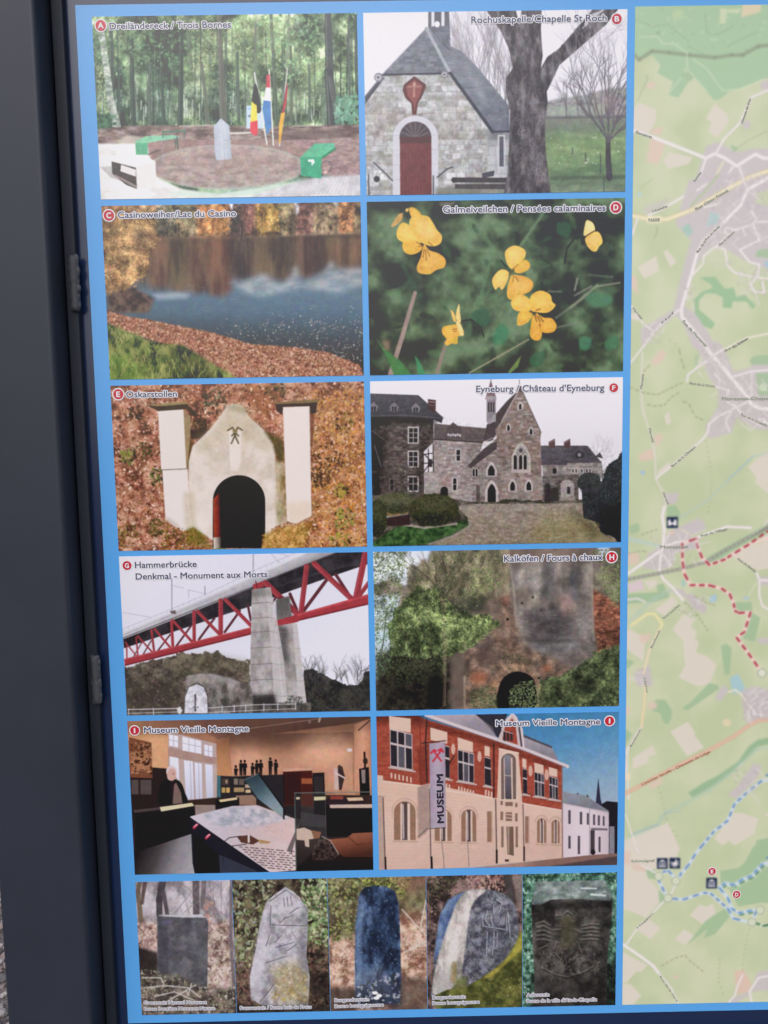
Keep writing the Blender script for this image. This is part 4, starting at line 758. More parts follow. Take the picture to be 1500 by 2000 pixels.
    c.leaves([(815, 850), (870, 800), (950, 790), (990, 850), (990, 950), (820, 950)], 800, (1.4, 3.6), ['5f7444', '7a9058', '46582f', '92a46a', '34422a'], a=(.5, .95)); c.leaves([(590, 860), (660, 820), (745, 830), (750, 950), (600, 950)], 640, (1.4, 3.6), ['3f4c2c', '566638', '2f3822', '6f7e4c'], a=(.5, .9)); c.fill([(1320, 20), (1390, 20), (1385, 60), (1330, 80)], 'b4c4d8', .9, soft=6)
    c.leaves([(1340, 130), (1470, 120), (1470, 390), (1400, 350), (1330, 190)], 520, (1.4, 3.8), G[2:], a=(.5, .9)); c.leaves([(1290, 40), (1470, 40), (1470, 130), (1310, 110)], 300, (1.4, 3.6), G[1:5], a=(.5, .9))
    return c

def paint_museum_room():
    c = Canvas([(27, 72), (1450, 40), (1465, 937), (65, 972)], CW, CH, '3a2c26', 103)
    c.fill([(20, 40), (1470, 30), (1470, 500), (20, 500)], 'a8785a'); c.fill([(600, 150), (1350, 130), (1360, 500), (560, 420)], c.ramp((800, 100), (800, 400), ['6f5244', '96694f', 'c08a68']))
    for x, y, rx, ry, a in ((720, 300, 130, 90, .7), (1200, 240, 170, 110, .8), (980, 300, 160, 60, .4)): c.fill(oval(x, y, rx, ry), 'f0b890', a, soft=50)
    c.fill([(550, 190), (625, 160), (640, 400), (552, 400)], c.ramp((590, 180), (590, 400), ['a5734f', 'c48a5e'])); c.fill([(1350, 90), (1470, 50), (1470, 500), (1350, 480)], c.ramp((1350, 300), (1460, 300), ['c28d6c', 'd89c78', 'b07c5e'])); c.line([(1352, 90), (1352, 470)], 5, '8a6450', .7)
    c.fill([(20, 60), (620, 40), (1470, 30), (1470, 46), (1350, 80), (900, 140), (620, 158), (560, 175), (470, 130), (20, 150)], c.ramp((100, 100), (1300, 70), ['c08c66', '8a6250', '7a5848', '6a4e42'])); c.line([(740, 112), (1160, 52)], 5, 'b89a88', .8); c.line([(1160, 40), (1150, 70)], 10, 'd8c0a8'); c.fill(oval(1095, 72, 8, 10), 'a08878'); c.line([(1380, 120), (1450, 60)], 8, '5f463c')
    c.fill([(20, 140), (272, 152), (272, 350), (172, 345), (20, 170)], 'cf9a6c'); c.fill([(150, 160), (272, 170), (272, 350), (172, 345)], 'dba676', .8, soft=10)
    c.fill([(20, 330), (260, 348), (260, 600), (20, 620)], '2e2422'); c.fill([(36, 165), (168, 196), (173, 405), (42, 402)], '7a4d34'); c.fill([(45, 255), (165, 262), (168, 350), (48, 372)], 'b07c54', .9, soft=6); c.speck([(45, 190), (165, 205), (168, 380), (48, 380)], 160, (3, 8), ['4a2c20', 'c49068', '94603f', '2f1c16'], a=(.5, .9)); c.line([(40, 404), (172, 408)], 4, '2a1a14')
    for x in (48, 102): c.fill(rect(x, 415, x + 42 + (x > 60) * 22, 500), '5f5450', .9)
    for y in range(422, 500, 12): c.line([(50, y), (164, y + 1)], 2, '3a302e', .7)
    c.shade([(560, 130), (1360, 90), (1360, 200), (560, 230)], .8, 30); c.shade([(20, 40), (1470, 30), (1470, 120), (20, 150)], .8, 20)
    # window wall
    c.fill([(266, 142), (350, 150), (548, 202), (554, 516), (372, 534), (266, 540)], 'b9a49a'); c.fill([(266, 222), (548, 282), (548, 322), (266, 282)], 'a98c7c')
    for p in ([(272, 148), (325, 158), (325, 224), (272, 214)], [(350, 160), (460, 186), (460, 262), (350, 242)], [(478, 206), (526, 216), (526, 280), (478, 270)], [(274, 276), (326, 286), (330, 420), (300, 380), (276, 340)], [(358, 298), (410, 306), (416, 526), (368, 528)], [(420, 312), (462, 318), (466, 522), (426, 526)], [(482, 320), (526, 326), (529, 516), (488, 520)]): c.fill(p, c.ramp((300, 160), (450, 530), ['e8eaf4', 'dfe4f0', 'c4cad8']))
    for p in ([(352, 198), (460, 222)], [(388, 168), (388, 250)], [(424, 176), (424, 258)], [(272, 180), (325, 190)], [(298, 152), (298, 218)], [(478, 240), (526, 250)], [(502, 210), (502, 276)], [(395, 310), (400, 528)], [(444, 318), (447, 524)]): c.line(p, 3, '9a8f90', .8)
    # dark plinth wall with small exhibits
    c.fill([(552, 388), (640, 392), (938, 380), (945, 560), (780, 560), (700, 520), (550, 520)], '2c2a2b'); c.fill([(552, 390), (572, 390), (572, 515), (552, 515)], '4a8088', .8)
    for x, y, w, h, col in [(578, 405, 44, 40, '4a3c34'), (578, 458, 22, 30, 'c8a058'), (604, 458, 22, 30, 'd8b060'), (650, 405, 24, 36, '8a7a68'), (680, 408, 30, 34, '6a5c50'), (650, 458, 60, 26, 'b89a68'), (715, 440, 36, 20, 'c0a888'), (718, 470, 30, 18, 'e0c890'), (600, 412, 14, 22, 'a89078')]: c.fill(rect(x, y, x + w, y + h), col, .9)
    c.fill([(660, 505), (760, 500), (780, 520), (780, 560), (680, 560)], 'a8876c', .8)
    for x, h in ((662, 62), (692, 92), (714, 92), (760, 74), (785, 90), (808, 92), (864, 104), (896, 92)):
        y = 388 - (x - 660) * .02; col = '1c1718'; c.fill(oval(x, y - h + 9, 7, 9), col); c.fill([(x - 11, y - h + 20), (x + 11, y - h + 20), (x + 9, y - h * .45), (x + 8, y), (x + 1, y), (x, y - h * .35), (x - 2, y), (x - 8, y), (x - 10, y - h * .45)], col); c.line([(x + 10, y - h + 24), (x + 13, y - h * .5)], 4, col)
    # doorway and panels
    c.fill([(936, 345), (1108, 338), (1114, 562), (945, 558)], '4a221b'); c.fill([(936, 345), (1108, 338), (1108, 356), (936, 364)], 'd0a080'); c.fill([(955, 370), (1040, 368), (1042, 550), (958, 552)], '3a1812'); c.fill(rect(1046, 402, 1108, 434), '9a5838'); c.fill([(936, 380), (950, 380), (952, 550), (944, 550)], '2a1e1c'); c.fill([(1110, 370), (1180, 368), (1184, 520), (1112, 522)], '292425')
    for y in range(396, 480, 9): c.line([(1122, y), (1170, y)], 2, '8a7f7c', .6)
    c.fill([(1200, 310), (1340, 300), (1345, 470), (1200, 468)], 'd09c7c', .5); c.fill([(1235, 345), (1262, 340), (1268, 400), (1260, 470), (1240, 470)], 'c8b0a4', .95); c.fill([(1258, 335), (1285, 330), (1300, 390), (1280, 470), (1266, 470)], '3a2c2c', .95); c.line([(1245, 370), (1300, 400)], 9, 'd8c4b8'); c.fill(oval(1268, 335, 10, 12), '4a3834'); c.fill(oval(1328, 236, 16, 10), 'd8d0cc'); c.fill([(1383, 345), (1440, 335), (1446, 500), (1388, 500)], '201818'); c.line([(1415, 250), (1418, 340)], 12, '2a1e1c'); c.fill([(1395, 350), (1420, 350), (1420, 430), (1400, 430)], 'a8988c', .8); c.fill(oval(1420, 300, 14, 20), '3a2a26')
    # bust of the old man
    c.fill(curve([(212, 560), (218, 450), (255, 410), (285, 405), (335, 425), (360, 480), (370, 555)]), '1d181a'); c.fill([(285, 420), (312, 430), (340, 490), (348, 552), (284, 556)], '7a655c'); c.fill([(275, 408), (300, 430), (290, 560), (280, 560)], '2a2224'); c.fill(oval(285, 376, 29, 44), 'cfa696'); c.fill(curve([(256, 380), (258, 345), (285, 330), (310, 342), (314, 370), (300, 350), (275, 352)]), 'd8c8c4'); c.fill([(262, 395), (275, 418), (262, 410)], 'c8b8b4'); c.fill(oval(296, 378, 5, 3), '6a4a40'); c.fill([(288, 426), (312, 428), (300, 440)], '1a1416')
    # cases and floor
    c.fill([(60, 840), (410, 720), (980, 560), (1470, 640), (1470, 980), (60, 980)], '2c2828'); c.fill([(60, 835), (405, 715), (440, 980), (60, 980)], c.ramp((80, 840), (400, 960), ['231f1f', '4a4645', '8a888a', 'a8a6a8'])); c.fill([(420, 560), (540, 560), (540, 620), (425, 650)], 'a08a80', .9); c.fill([(540, 530), (680, 515), (682, 570), (545, 600)], '1e1a1b'); c.fill([(560, 530), (668, 515), (670, 528), (570, 544)], 'd8c890')
    c.fill([(55, 595), (416, 548), (424, 722), (64, 842)], '191517'); c.fill([(214, 574), (404, 548), (418, 566), (222, 600)], 'd6cfa4'); c.fill([(60, 592), (215, 574), (218, 590), (62, 610)], '4f4442'); c.line([(64, 620), (66, 830)], 5, '3a3030')
    c.fill([(395, 630), (865, 952), (860, 980), (420, 980), (404, 900)], '22222a'); c.fill([(410, 720), (560, 850), (565, 975), (430, 975), (412, 930)], '141317'); c.fill([(560, 850), (780, 945), (780, 980), (565, 980)], '3c404c', .8)
    top = [(393, 628), (640, 566), (785, 560), (1008, 640), (1012, 942), (862, 954)]; c.fill(top, c.ramp((420, 640), (950, 900), ['cfc9cc', 'c4bcc0', 'cdb9b2', 'd8c6be'])); c.fill([(450, 620), (640, 575), (780, 570), (980, 640), (820, 680), (600, 690)], c.tex(['9aa2ac', 'b9bcc2', 'd0ccce'], 30, 5), .8, soft=8); c.fill([(820, 690), (1000, 650), (1005, 800), (900, 760)], 'd9b8ae', .6, soft=14)
    for k in range(26):
        x, y = c.rs.uniform(500, 960), c.rs.uniform(590, 720); c.line([(x, y), (x + c.rs.uniform(-60, 60), y + c.rs.uniform(-14, 14))], 3, '7d838c', .5)
    for r in range(9):
        for k in range(11):
            x = 690 + k * 30 + r * 16 - c.rs.uniform(0, 8); y = 805 + r * 15 + k * 2.5
            if x < 1000 and y < 860 + (x - 690) * .3 + 60 and y < 940: c.line([(x, y), (x + c.rs.uniform(10, 20), y + 2)], 6, '4a4042', .85)
    c.line([(395, 632), (865, 955)], 5, 'e4dede', .9); c.fill([(665, 745), (740, 735), (800, 770), (760, 792), (690, 780)], '5a3c30'); c.fill([(790, 760), (868, 776), (850, 785), (800, 785)], 'b08858'); c.line([(735, 738), (735, 776)], 12, 'd8ccc4'); c.line([(690, 742), (620, 752), (560, 800), (530, 850)], 5, '2c2828', .9); c.line([(720, 790), (640, 800), (590, 850), (580, 900)], 5, '2c2828', .9); c.fill([(1040, 640), (1040, 640)] + [(960, 820), (990, 845), (985, 850)], '5a5050', .8)
    for x, y in ((424, 682), (496, 742)): c.line([(x - 10, y + 12), (x + 8, y - 6)], 16, 'c84050'); c.line([(x - 8, y + 4), (x + 10, y - 8)], 5, 'e8d8d8')
    c.fill([(712, 412), (795, 376), (942, 578), (942, 640), (790, 522)], c.ramp((760, 400), (920, 620), ['33454a', '4c6268', '7d9498', '8a9c9c'])); c.line([(795, 374), (942, 578), (942, 640)], 9, '1a181a'); c.line([(712, 412), (795, 376)], 4, '6a7a7e'); c.line([(788, 520), (788, 558)], 5, '2a2628')
    c.fill([(1005, 490), (1040, 486), (1045, 640), (1008, 636)], '211c1e'); c.fill([(1120, 500), (1190, 500), (1195, 640), (1118, 640)], '1b1819'); c.fill([(1118, 510), (1190, 508), (1188, 528), (1120, 532)], 'd8cc98'); c.fill(rect(1014, 512, 1036, 526), 'd0c090'); c.fill([(1190, 520), (1420, 512), (1420, 552), (1195, 556)], '33262a'); c.fill([(1215, 505), (1290, 505), (1290, 525), (1215, 525)], '8a4438'); c.fill([(1310, 515), (1400, 512), (1410, 530), (1320, 534)], 'd0b890')
    c.fill([(1188, 556), (1460, 570), (1468, 750), (1190, 742)], '171415'); c.fill([(1210, 556), (1460, 552), (1460, 574), (1212, 576)], 'c8b09c'); c.fill([(1040, 600), (1190, 620), (1190, 690), (1040, 680)], '3f3b3c', .8)
    c.fill([(1008, 760), (1470, 730), (1470, 945), (1012, 945)], c.ramp((1100, 760), (1100, 940), ['3a2c28', '2a201e', '1c1616'])); c.fill([(1180, 762), (1310, 750), (1345, 722), (1470, 716), (1470, 862), (1290, 862)], c.ramp((1300, 720), (1330, 860), ['9a6448', '7a4a36', '4a2c22'])); c.line([(1320, 745), (1370, 790), (1450, 780)], 6, '5a3426', .8); c.fill([(1106, 850), (1122, 782), (1160, 742), (1215, 768), (1262, 850), (1230, 880), (1110, 880)], c.tex(['231c1a', '3a302c', '55463e'], 16, 4)); c.line([(1165, 742), (1215, 768), (1262, 846)], 5, 'b8a898', .9); c.fill([(1015, 700), (1060, 690), (1118, 715), (1116, 756), (1088, 760), (1090, 806), (1066, 800), (1062, 766), (1016, 762)], 'd0b49c'); c.fill([(1100, 706), (1160, 716), (1150, 752), (1118, 756)], '8a5a40')
    c.line([(1005, 488), (1455, 480)], 6, '6f7a72', .9); c.line([(1006, 488), (1012, 940)], 5, '5f6e66', .9); c.line([(1185, 486), (1190, 760)], 4, '5f5a56', .7); c.fill([(1008, 490), (1188, 488), (1190, 760), (1012, 930)], '8a9a94', .12)
    c.grain(.015, 3); return c

def paint_museum_front():
    c = Canvas([(33, 52), (1450, 33), (1440, 925), (45, 953)], CW, CH, '5f9cc6', 113)
    c.all(c.ramp((1100, 40), (1250, 640), ['3f86b8', '5a9cc8', '83b0cc', 'a3bccb']))
    c.fill([(1315, 582), (1318, 540), (1331, 415), (1344, 540), (1356, 582)], '35364a'); c.fill([(1350, 570), (1380, 552), (1450, 560), (1450, 870), (1380, 860)], '25242a'); c.fill([(1255, 530), (1268, 512), (1282, 545)], '3a3d4c'); c.fill([(1200, 515), (1212, 502), (1225, 522)], '4a4e5a')
    # low white house
    c.fill([(1122, 565), (1285, 595), (1392, 622), (1392, 862), (1125, 885)], c.ramp((1130, 700), (1390, 700), ['dcd2d6', 'e4dcdf', 'cfc4c8'])); c.fill([(1124, 497), (1258, 520), (1390, 608), (1388, 622), (1124, 568)], c.ramp((1200, 510), (1250, 600), ['8f98a0', '7b848c'])); c.line([(1124, 566), (1390, 618)], 6, 'c9c2c6')
    for x, y0, y1, w in ((1163, 605, 685, 14), (1230, 615, 688, 14), (1270, 622, 690, 12), (1306, 630, 692, 12), (1334, 636, 694, 12), (1362, 640, 696, 10), (1163, 755, 830, 14), (1218, 755, 862, 14), (1338, 760, 850, 12)): c.fill(rect(x - w / 2, y0, x + w / 2, y1), '55505a')
    c.fill([(1288, 708), (1385, 712), (1385, 724), (1288, 722)], '7a7478'); c.fill([(1285, 722), (1310, 722), (1310, 860), (1285, 862)], '4a4448'); c.line([(1280, 600), (1280, 870)], 3, '8a8288'); c.fill(oval(1300, 850, 14, 16), '2a2628'); c.fill(rect(1395, 700, 1425, 860), '8a8a92')
    # brick upper storey
    brick = [(20, 52), (280, 50), (330, 72), (745, 198), (1122, 345), (1116, 602), (725, 540), (340, 470), (20, 440)]
    c.fill(brick, 'a94c38'); c.stones(brick, ['b35440', '9e4432', 'ba5f48', '93402f'], 18, 8, 'a0604e', .55); c.shade([(20, 40), (320, 50), (320, 110), (20, 90)], .65, 18); c.shade([(330, 76), (745, 205), (1120, 350), (1116, 380), (745, 245), (330, 120)], .75, 8)
    low = [(20, 420), (300, 456), (340, 446), (725, 530), (1118, 602), (1128, 884), (600, 938), (20, 960)]
    c.fill(low, c.ramp((200, 440), (300, 950), ['e0c0a6', 'e2c6b0', 'd8b9a4'])); c.img *= 1
    for k in range(22):
        y = 470 + k * 22; c.line([(40, y), (725, 560 + k * 17)], 1.6, 'c4a48e', .5)
    c.line([(40, 428), (300, 462), (725, 536), (1118, 606)], 7, 'ecd8c4', .9); c.line([(40, 520), (80, 522)], 6, 'c0a08c'); c.fill([(36, 395), (70, 400), (72, 440), (36, 440)], 'd8c0ae'); c.shade([(20, 520), (74, 522), (82, 950), (20, 950)], .86, 4)
    # roofs
    c.fill([(330, 40), (604, 30), (690, 110), (748, 190), (400, 82)], c.ramp((500, 40), (520, 130), ['b4b0b6', '97949c'])); c.fill([(600, 30), (806, 30), (775, 120), (752, 188), (690, 110)], '34353f'); c.fill([(600, 30), (690, 110), (740, 180), (715, 120)], '6d6c76', .8); c.fill([(893, 165), (1060, 236), (1100, 318), (900, 240)], c.ramp((960, 190), (960, 280), ['aaa8ae', '8a888f'])); c.fill([(890, 160), (1062, 232), (1062, 244), (893, 176)], '54545c')
    c.line([(325, 46), (748, 192), (900, 246), (1152, 350)], 20, 'd9d1d2'); c.line([(325, 58), (748, 204), (900, 258), (1140, 354)], 5, '77666a', .8)
    c.fill([(832, 34), (858, 60), (886, 130), (898, 240), (868, 228), (745, 190), (770, 130), (792, 70)], 'cfc2bc'); c.fill([(830, 66), (848, 100), (862, 222), (772, 192), (788, 110)], 'a24a38')
    for x in (784, 804, 824): c.fill([(x - 6, 142), (x + 8, 148), (x + 8, 202), (x - 6, 196)], '3a3436'); 
    c.line([(774, 140), (834, 156)], 4, 'd8ccc6'); c.line([(770, 130), (832, 36), (886, 130), (898, 238)], 9, 'e0d6d2'); c.line([(870, 120), (884, 228)], 10, '4a474e')
    def win(p, nx, split=.38):
        (x0, y0), (x1, y1), (x2, y2), (x3, y3) = p
        c.fill(p, 'cfc3be'); H = homography([(0, 0), (1, 0), (1, 1), (0, 1)], p)
        for i in range(nx):
            for a, b in ((.03, split - .03), (split + .03, .96)):
                c.fill(hmap(H, [(i / nx + .03, a), ((i + 1) / nx - .03, a), ((i + 1) / nx - .03, b), (i / nx + .03, b)]), '2f2d33' if (i + int(b * 3)) % 3 else '5a5a62')
        c.line([(x3 - 6, y3 + 4), (x2 + 12, y2 + 4)], 11, 'c8b4aa'); c.line([(x3 - 4, y3 + 11), (x2 + 12, y2 + 11)], 4, '7a3a30', .8)
    for p in ([(108, 50), (236, 66), (236, 148), (110, 128)], [(350, 118), (450, 146), (450, 214), (352, 192)], [(510, 176), (600, 206), (600, 266), (512, 246)], [(668, 226), (698, 234), (698, 290), (668, 284)], [(888, 300), (912, 308), (912, 362), (888, 352)], [(958, 326), (1012, 342), (1012, 392), (960, 380)], [(1042, 352), (1092, 366), (1092, 412), (1044, 400)]): c.fill(p, 'e2c8b0')
    win([(112, 124), (244, 156), (246, 372), (114, 348)], 3); win([(436, 222), (462, 230), (464, 424), (438, 418)], 1); win([(510, 246), (606, 272), (606, 450), (512, 432)], 3); win([(666, 290), (704, 300), (708, 470), (668, 460)], 1); win([(890, 358), (916, 366), (918, 516), (892, 510)], 1); win([(958, 378), (1016, 396), (1018, 532), (960, 522)], 3); win([(1044, 402), (1096, 420), (1098, 548), (1046, 538)], 3)
    for x, y in ((484, 245), (638, 290), (936, 375), (1030, 398)): c.fill(oval(x, y, 12, 32), 'dcbca4', .9)
    for x0, y0, n in ((116, 382, 6), (512, 462, 6), (440, 446, 2), (670, 484, 3)):
        for i in range(n): c.fill([(x0 + i * 17 * (1.35 if n == 6 and x0 < 200 else 1), y0 + i * 5), (x0 + i * 17 * (1.35 if n == 6 and x0 < 200 else 1) + 9, y0 + 2 + i * 5), (x0 + i * 17 * (1.35 if n == 6 and x0 < 200 else 1) + 9, y0 + 34 + i * 5), (x0 + i * 17 * (1.35 if n == 6 and x0 < 200 else 1), y0 + 32 + i * 5)], 'e2c8b2')
    # tall stair window and entrance bay
    c.fill([(752, 240), (866, 268), (888, 560), (890, 905), (742, 916), (740, 540)], 'e0c4ac'); c.fill(arch(758, 858, 262, 545), 'e8d2bc'); c.fill(arch(764, 852, 272, 540), '77675f')
    for x in (784, 826): c.line([(x, 300), (x + 3, 545)], 9, 'e2cab4')
    c.fill([(784, 280), (820, 284), (826, 540), (788, 535)], c.ramp((800, 280), (810, 540), ['8a8c94', '6c6a70', '4f4c52'])); c.line([(788, 400), (824, 404)], 4, 'd8c8c0'); c.line([(752, 245), (866, 270)], 8, 'ecd8c4')
    for x0, x1, y0, y1 in ((760, 774, 550, 574), (788, 832, 556, 580), (846, 860, 562, 586), (760, 776, 612, 662), (790, 828, 616, 668), (846, 860, 622, 670), (764, 778, 700, 822), (848, 862, 700, 822)): c.fill(rect(x0, y0, x1, y1), '8a6f60')
    c.fill([(794, 700), (836, 700), (838, 872), (800, 862)], '75604f'); c.fill([(800, 700), (812, 700), (812, 860), (802, 860)], 'a89080'); c.line([(792, 628), (828, 632)], 5, 'e0cab4'); c.line([(792, 648), (828, 652)], 5, 'e0cab4'); c.fill(rect(786, 892, 808, 906), '4a3a34')
    def aw(x0, x1, y0, y1):
        c.line(arch(x0 - 10, x1 + 8, y0 - 16, y1 - 130), 5, 'c0a08a', .8); c.fill(arch(x0, x1, y0, y1), '97765e'); w = x1 - x0
        c.fill(rect(x0 + w * .30, y0 + w * .1, x0 + w * .38, y1), 'e6d0bc'); c.fill(rect(x0 + w * .62, y0 + w * .1, x0 + w * .74, y1), 'e6d0bc'); c.fill(rect(x0 + w * .38, y0 + w * .06, x0 + w * .62, y1), '5a4c48'); c.line([(x0 + w * .42, y0 + 20), (x0 + w * .44, y1 - 10)], w * .07, 'c8bcb8'); c.line([(x0 - 6, y1 + 4), (x1 + 10, y1 + 6)], 8, 'd4b49c'); c.line([(x0 - 6, y1 + 10), (x1 + 10, y1 + 12)], 3, 'a88a74')
    aw(134, 262, 550, 778); aw(374, 474, 596, 784); aw(530, 618, 598, 788); aw(974, 1028, 652, 796); aw(1058, 1106, 660, 798)
    for x0, x1, y0, y1 in ((682, 712, 610, 790), (904, 928, 640, 796)): c.fill(rect(x0, y0, x1, y1), '97765e'); c.line([(x1 - 4, y0), (x1 - 4, y1)], 4, 'c8a88e'); c.line([(x0 - 4, y1 + 4), (x1 + 6, y1 + 5)], 7, 'd4b49c')
    # pavement, street, pipes and the banner's shadow
    c.fill([(560, 946), (1125, 884), (1300, 866), (1460, 858), (1460, 960), (500, 960)], c.ramp((900, 900), (960, 950), ['a98878', '8a6c60'])); c.fill([(1000, 940), (1450, 872), (1450, 960), (940, 960)], '4c4446', .9, soft=4)
    c.fill([(274, 470), (300, 458), (342, 448), (346, 700), (320, 740), (276, 772)], 'a08a80', .8, soft=3); c.fill([(268, 240), (340, 215), (340, 445), (290, 455)], '6a2e26', .45, soft=5)
    for p, w, col in (([(330, 72), (322, 200), (330, 440)], 8, '3a2c2c'), ([(345, 480), (350, 880)], 8, '7a6660'), ([(354, 880), (356, 950)], 13, '1f1a1c'), ([(722, 215), (722, 530)], 10, '4a2c2a'), ([(732, 540), (738, 912)], 8, '6f5a54'), ([(738, 840), (738, 912)], 12, '2a2224'), ([(892, 570), (898, 900)], 7, '7a6660'), ([(898, 820), (898, 900)], 10, '332a2c'), ([(1120, 360), (1122, 880)], 7, '8a7068'), ([(415, 790), (425, 880), (428, 945)], 7, 'a08a80'), ([(568, 790), (575, 935)], 6, 'a08a80'), ([(70, 530), (82, 950)], 7, '6a5650'), ([(82, 880), (84, 950)], 11, '2a2224'), ([(290, 60), (292, 450)], 5, '7a3428')): c.line(p, w, col, .95)
    c.line([(300, 210), (440, 196)], 5, '2a2426'); c.line([(460, 330), (490, 285)], 6, '2a2426'); c.line([(275, 760), (330, 712), (440, 706)], 4, '5a4c48')
    c.fill([(344, 212), (436, 204), (441, 702), (350, 708)], c.ramp((344, 400), (440, 400), ['a598ac', 'b8acbc', 'aa9eae']))
    for a, b, w in (((368, 255), (414, 315), 11), ((414, 252), (366, 316), 11)): c.line([a, b], w, 'cf3a48')
    for p in ([(354, 268), (372, 250), (384, 256)], [(398, 252), (414, 244), (426, 262)]): c.line(p, 12, 'cf3a48')
    c.grain(.015, 3); return c

SW, SH = 330, 450
def paint_stone_grey():
    c = Canvas([(72, 97), (640, 85), (660, 857), (107, 880)], SW, SH, 'a99ea4', 131)
    c.all(c.tex(['7d7478', 'a0959b', 'b8aeb4', 'c9c0c6'], 90, 5, 1.5)); lit = rect(60, 330, 680, 900)
    c.fill(lit, c.tex(['6a504c', '94766e', 'b0948c', 'c8b2aa'], 40, 5), soft=16); c.leaves([(500, 300), (670, 300), (670, 880), (480, 880)], 500, (3, 7), ['c4aca2', '9a7c70', 'd8c8bc', '7a6054', 'a8a080'], a=(.4, .9)); c.leaves([(80, 340), (205, 340), (205, 500), (90, 490)], 160, (3, 7), ['c49c90', 'a07468', 'dcc0b4'], a=(.5, .9)); c.leaves([(470, 200), (540, 210), (530, 330), (480, 340)], 50, (4, 7), ['b07868', 'c89080'], a=(.5, .8))
    for p, w, w2, col in (([(235, 90), (215, 200), (215, 290)], 44, 36, '453f44'), ([(240, 160), (262, 290)], 26, 22, '4d464b'), ([(432, 88), (432, 290)], 40, 38, '5a4f50'), ([(480, 88), (470, 220)], 30, 26, '6d6262'), ([(100, 90), (88, 160), (105, 320)], 26, 30, '6a5a48'), ([(130, 90), (112, 220)], 26, 20, '5a4844'), ([(640, 90), (632, 420), (655, 860)], 22, 18, '6f6468')): c.line(p, w, col, .95, w2=w2, soft=1.5)
    for k in range(16): c.line([(c.rs.uniform(270, 620), 90), (c.rs.uniform(270, 640), 300)], c.rs.uniform(2, 7), '7a7076', .5)
    c.fill([(88, 480), (205, 512), (205, 700), (95, 700)], '2c2624', .9, soft=8)
    c.fill([(200, 300), (212, 288), (440, 288), (490, 306), (502, 330), (492, 730), (205, 720), (202, 640)], c.tex(['4c4b50', '58565c', '646268'], 60, 5)); c.fill([(205, 290), (460, 286), (486, 304), (380, 304), (250, 300)], 'c4c0ca', .95, soft=2); c.fill([(206, 310), (262, 310), (265, 640), (208, 640)], '403f46', .6, soft=6); c.fill([(230, 320), (290, 320), (290, 350), (230, 350)], '5e5a78', .5, soft=8)
    c.fill([(95, 640), (300, 640), (500, 720), (660, 720), (660, 890), (95, 890)], c.tex(['2f2926', '544a42', '7a6c60'], 30, 5), .85, soft=14)
    c.leaves([(95, 600), (330, 640), (500, 720), (660, 700), (660, 870), (105, 880)], 420, (2, 6), ['8a8468', 'b0a890', '5f6a44', 'c8c0b0', '4a423a'], a=(.4, .9))
    for p in ([(120, 720), (250, 705), (380, 715), (450, 770)], [(180, 770), (300, 740), (420, 790)], [(110, 660), (220, 660), (240, 700)], [(400, 690), (380, 760)], [(250, 800), (420, 700)]): c.line(p, 8, 'c4bcb4', .8)
    c.grain(.04, 3); return c

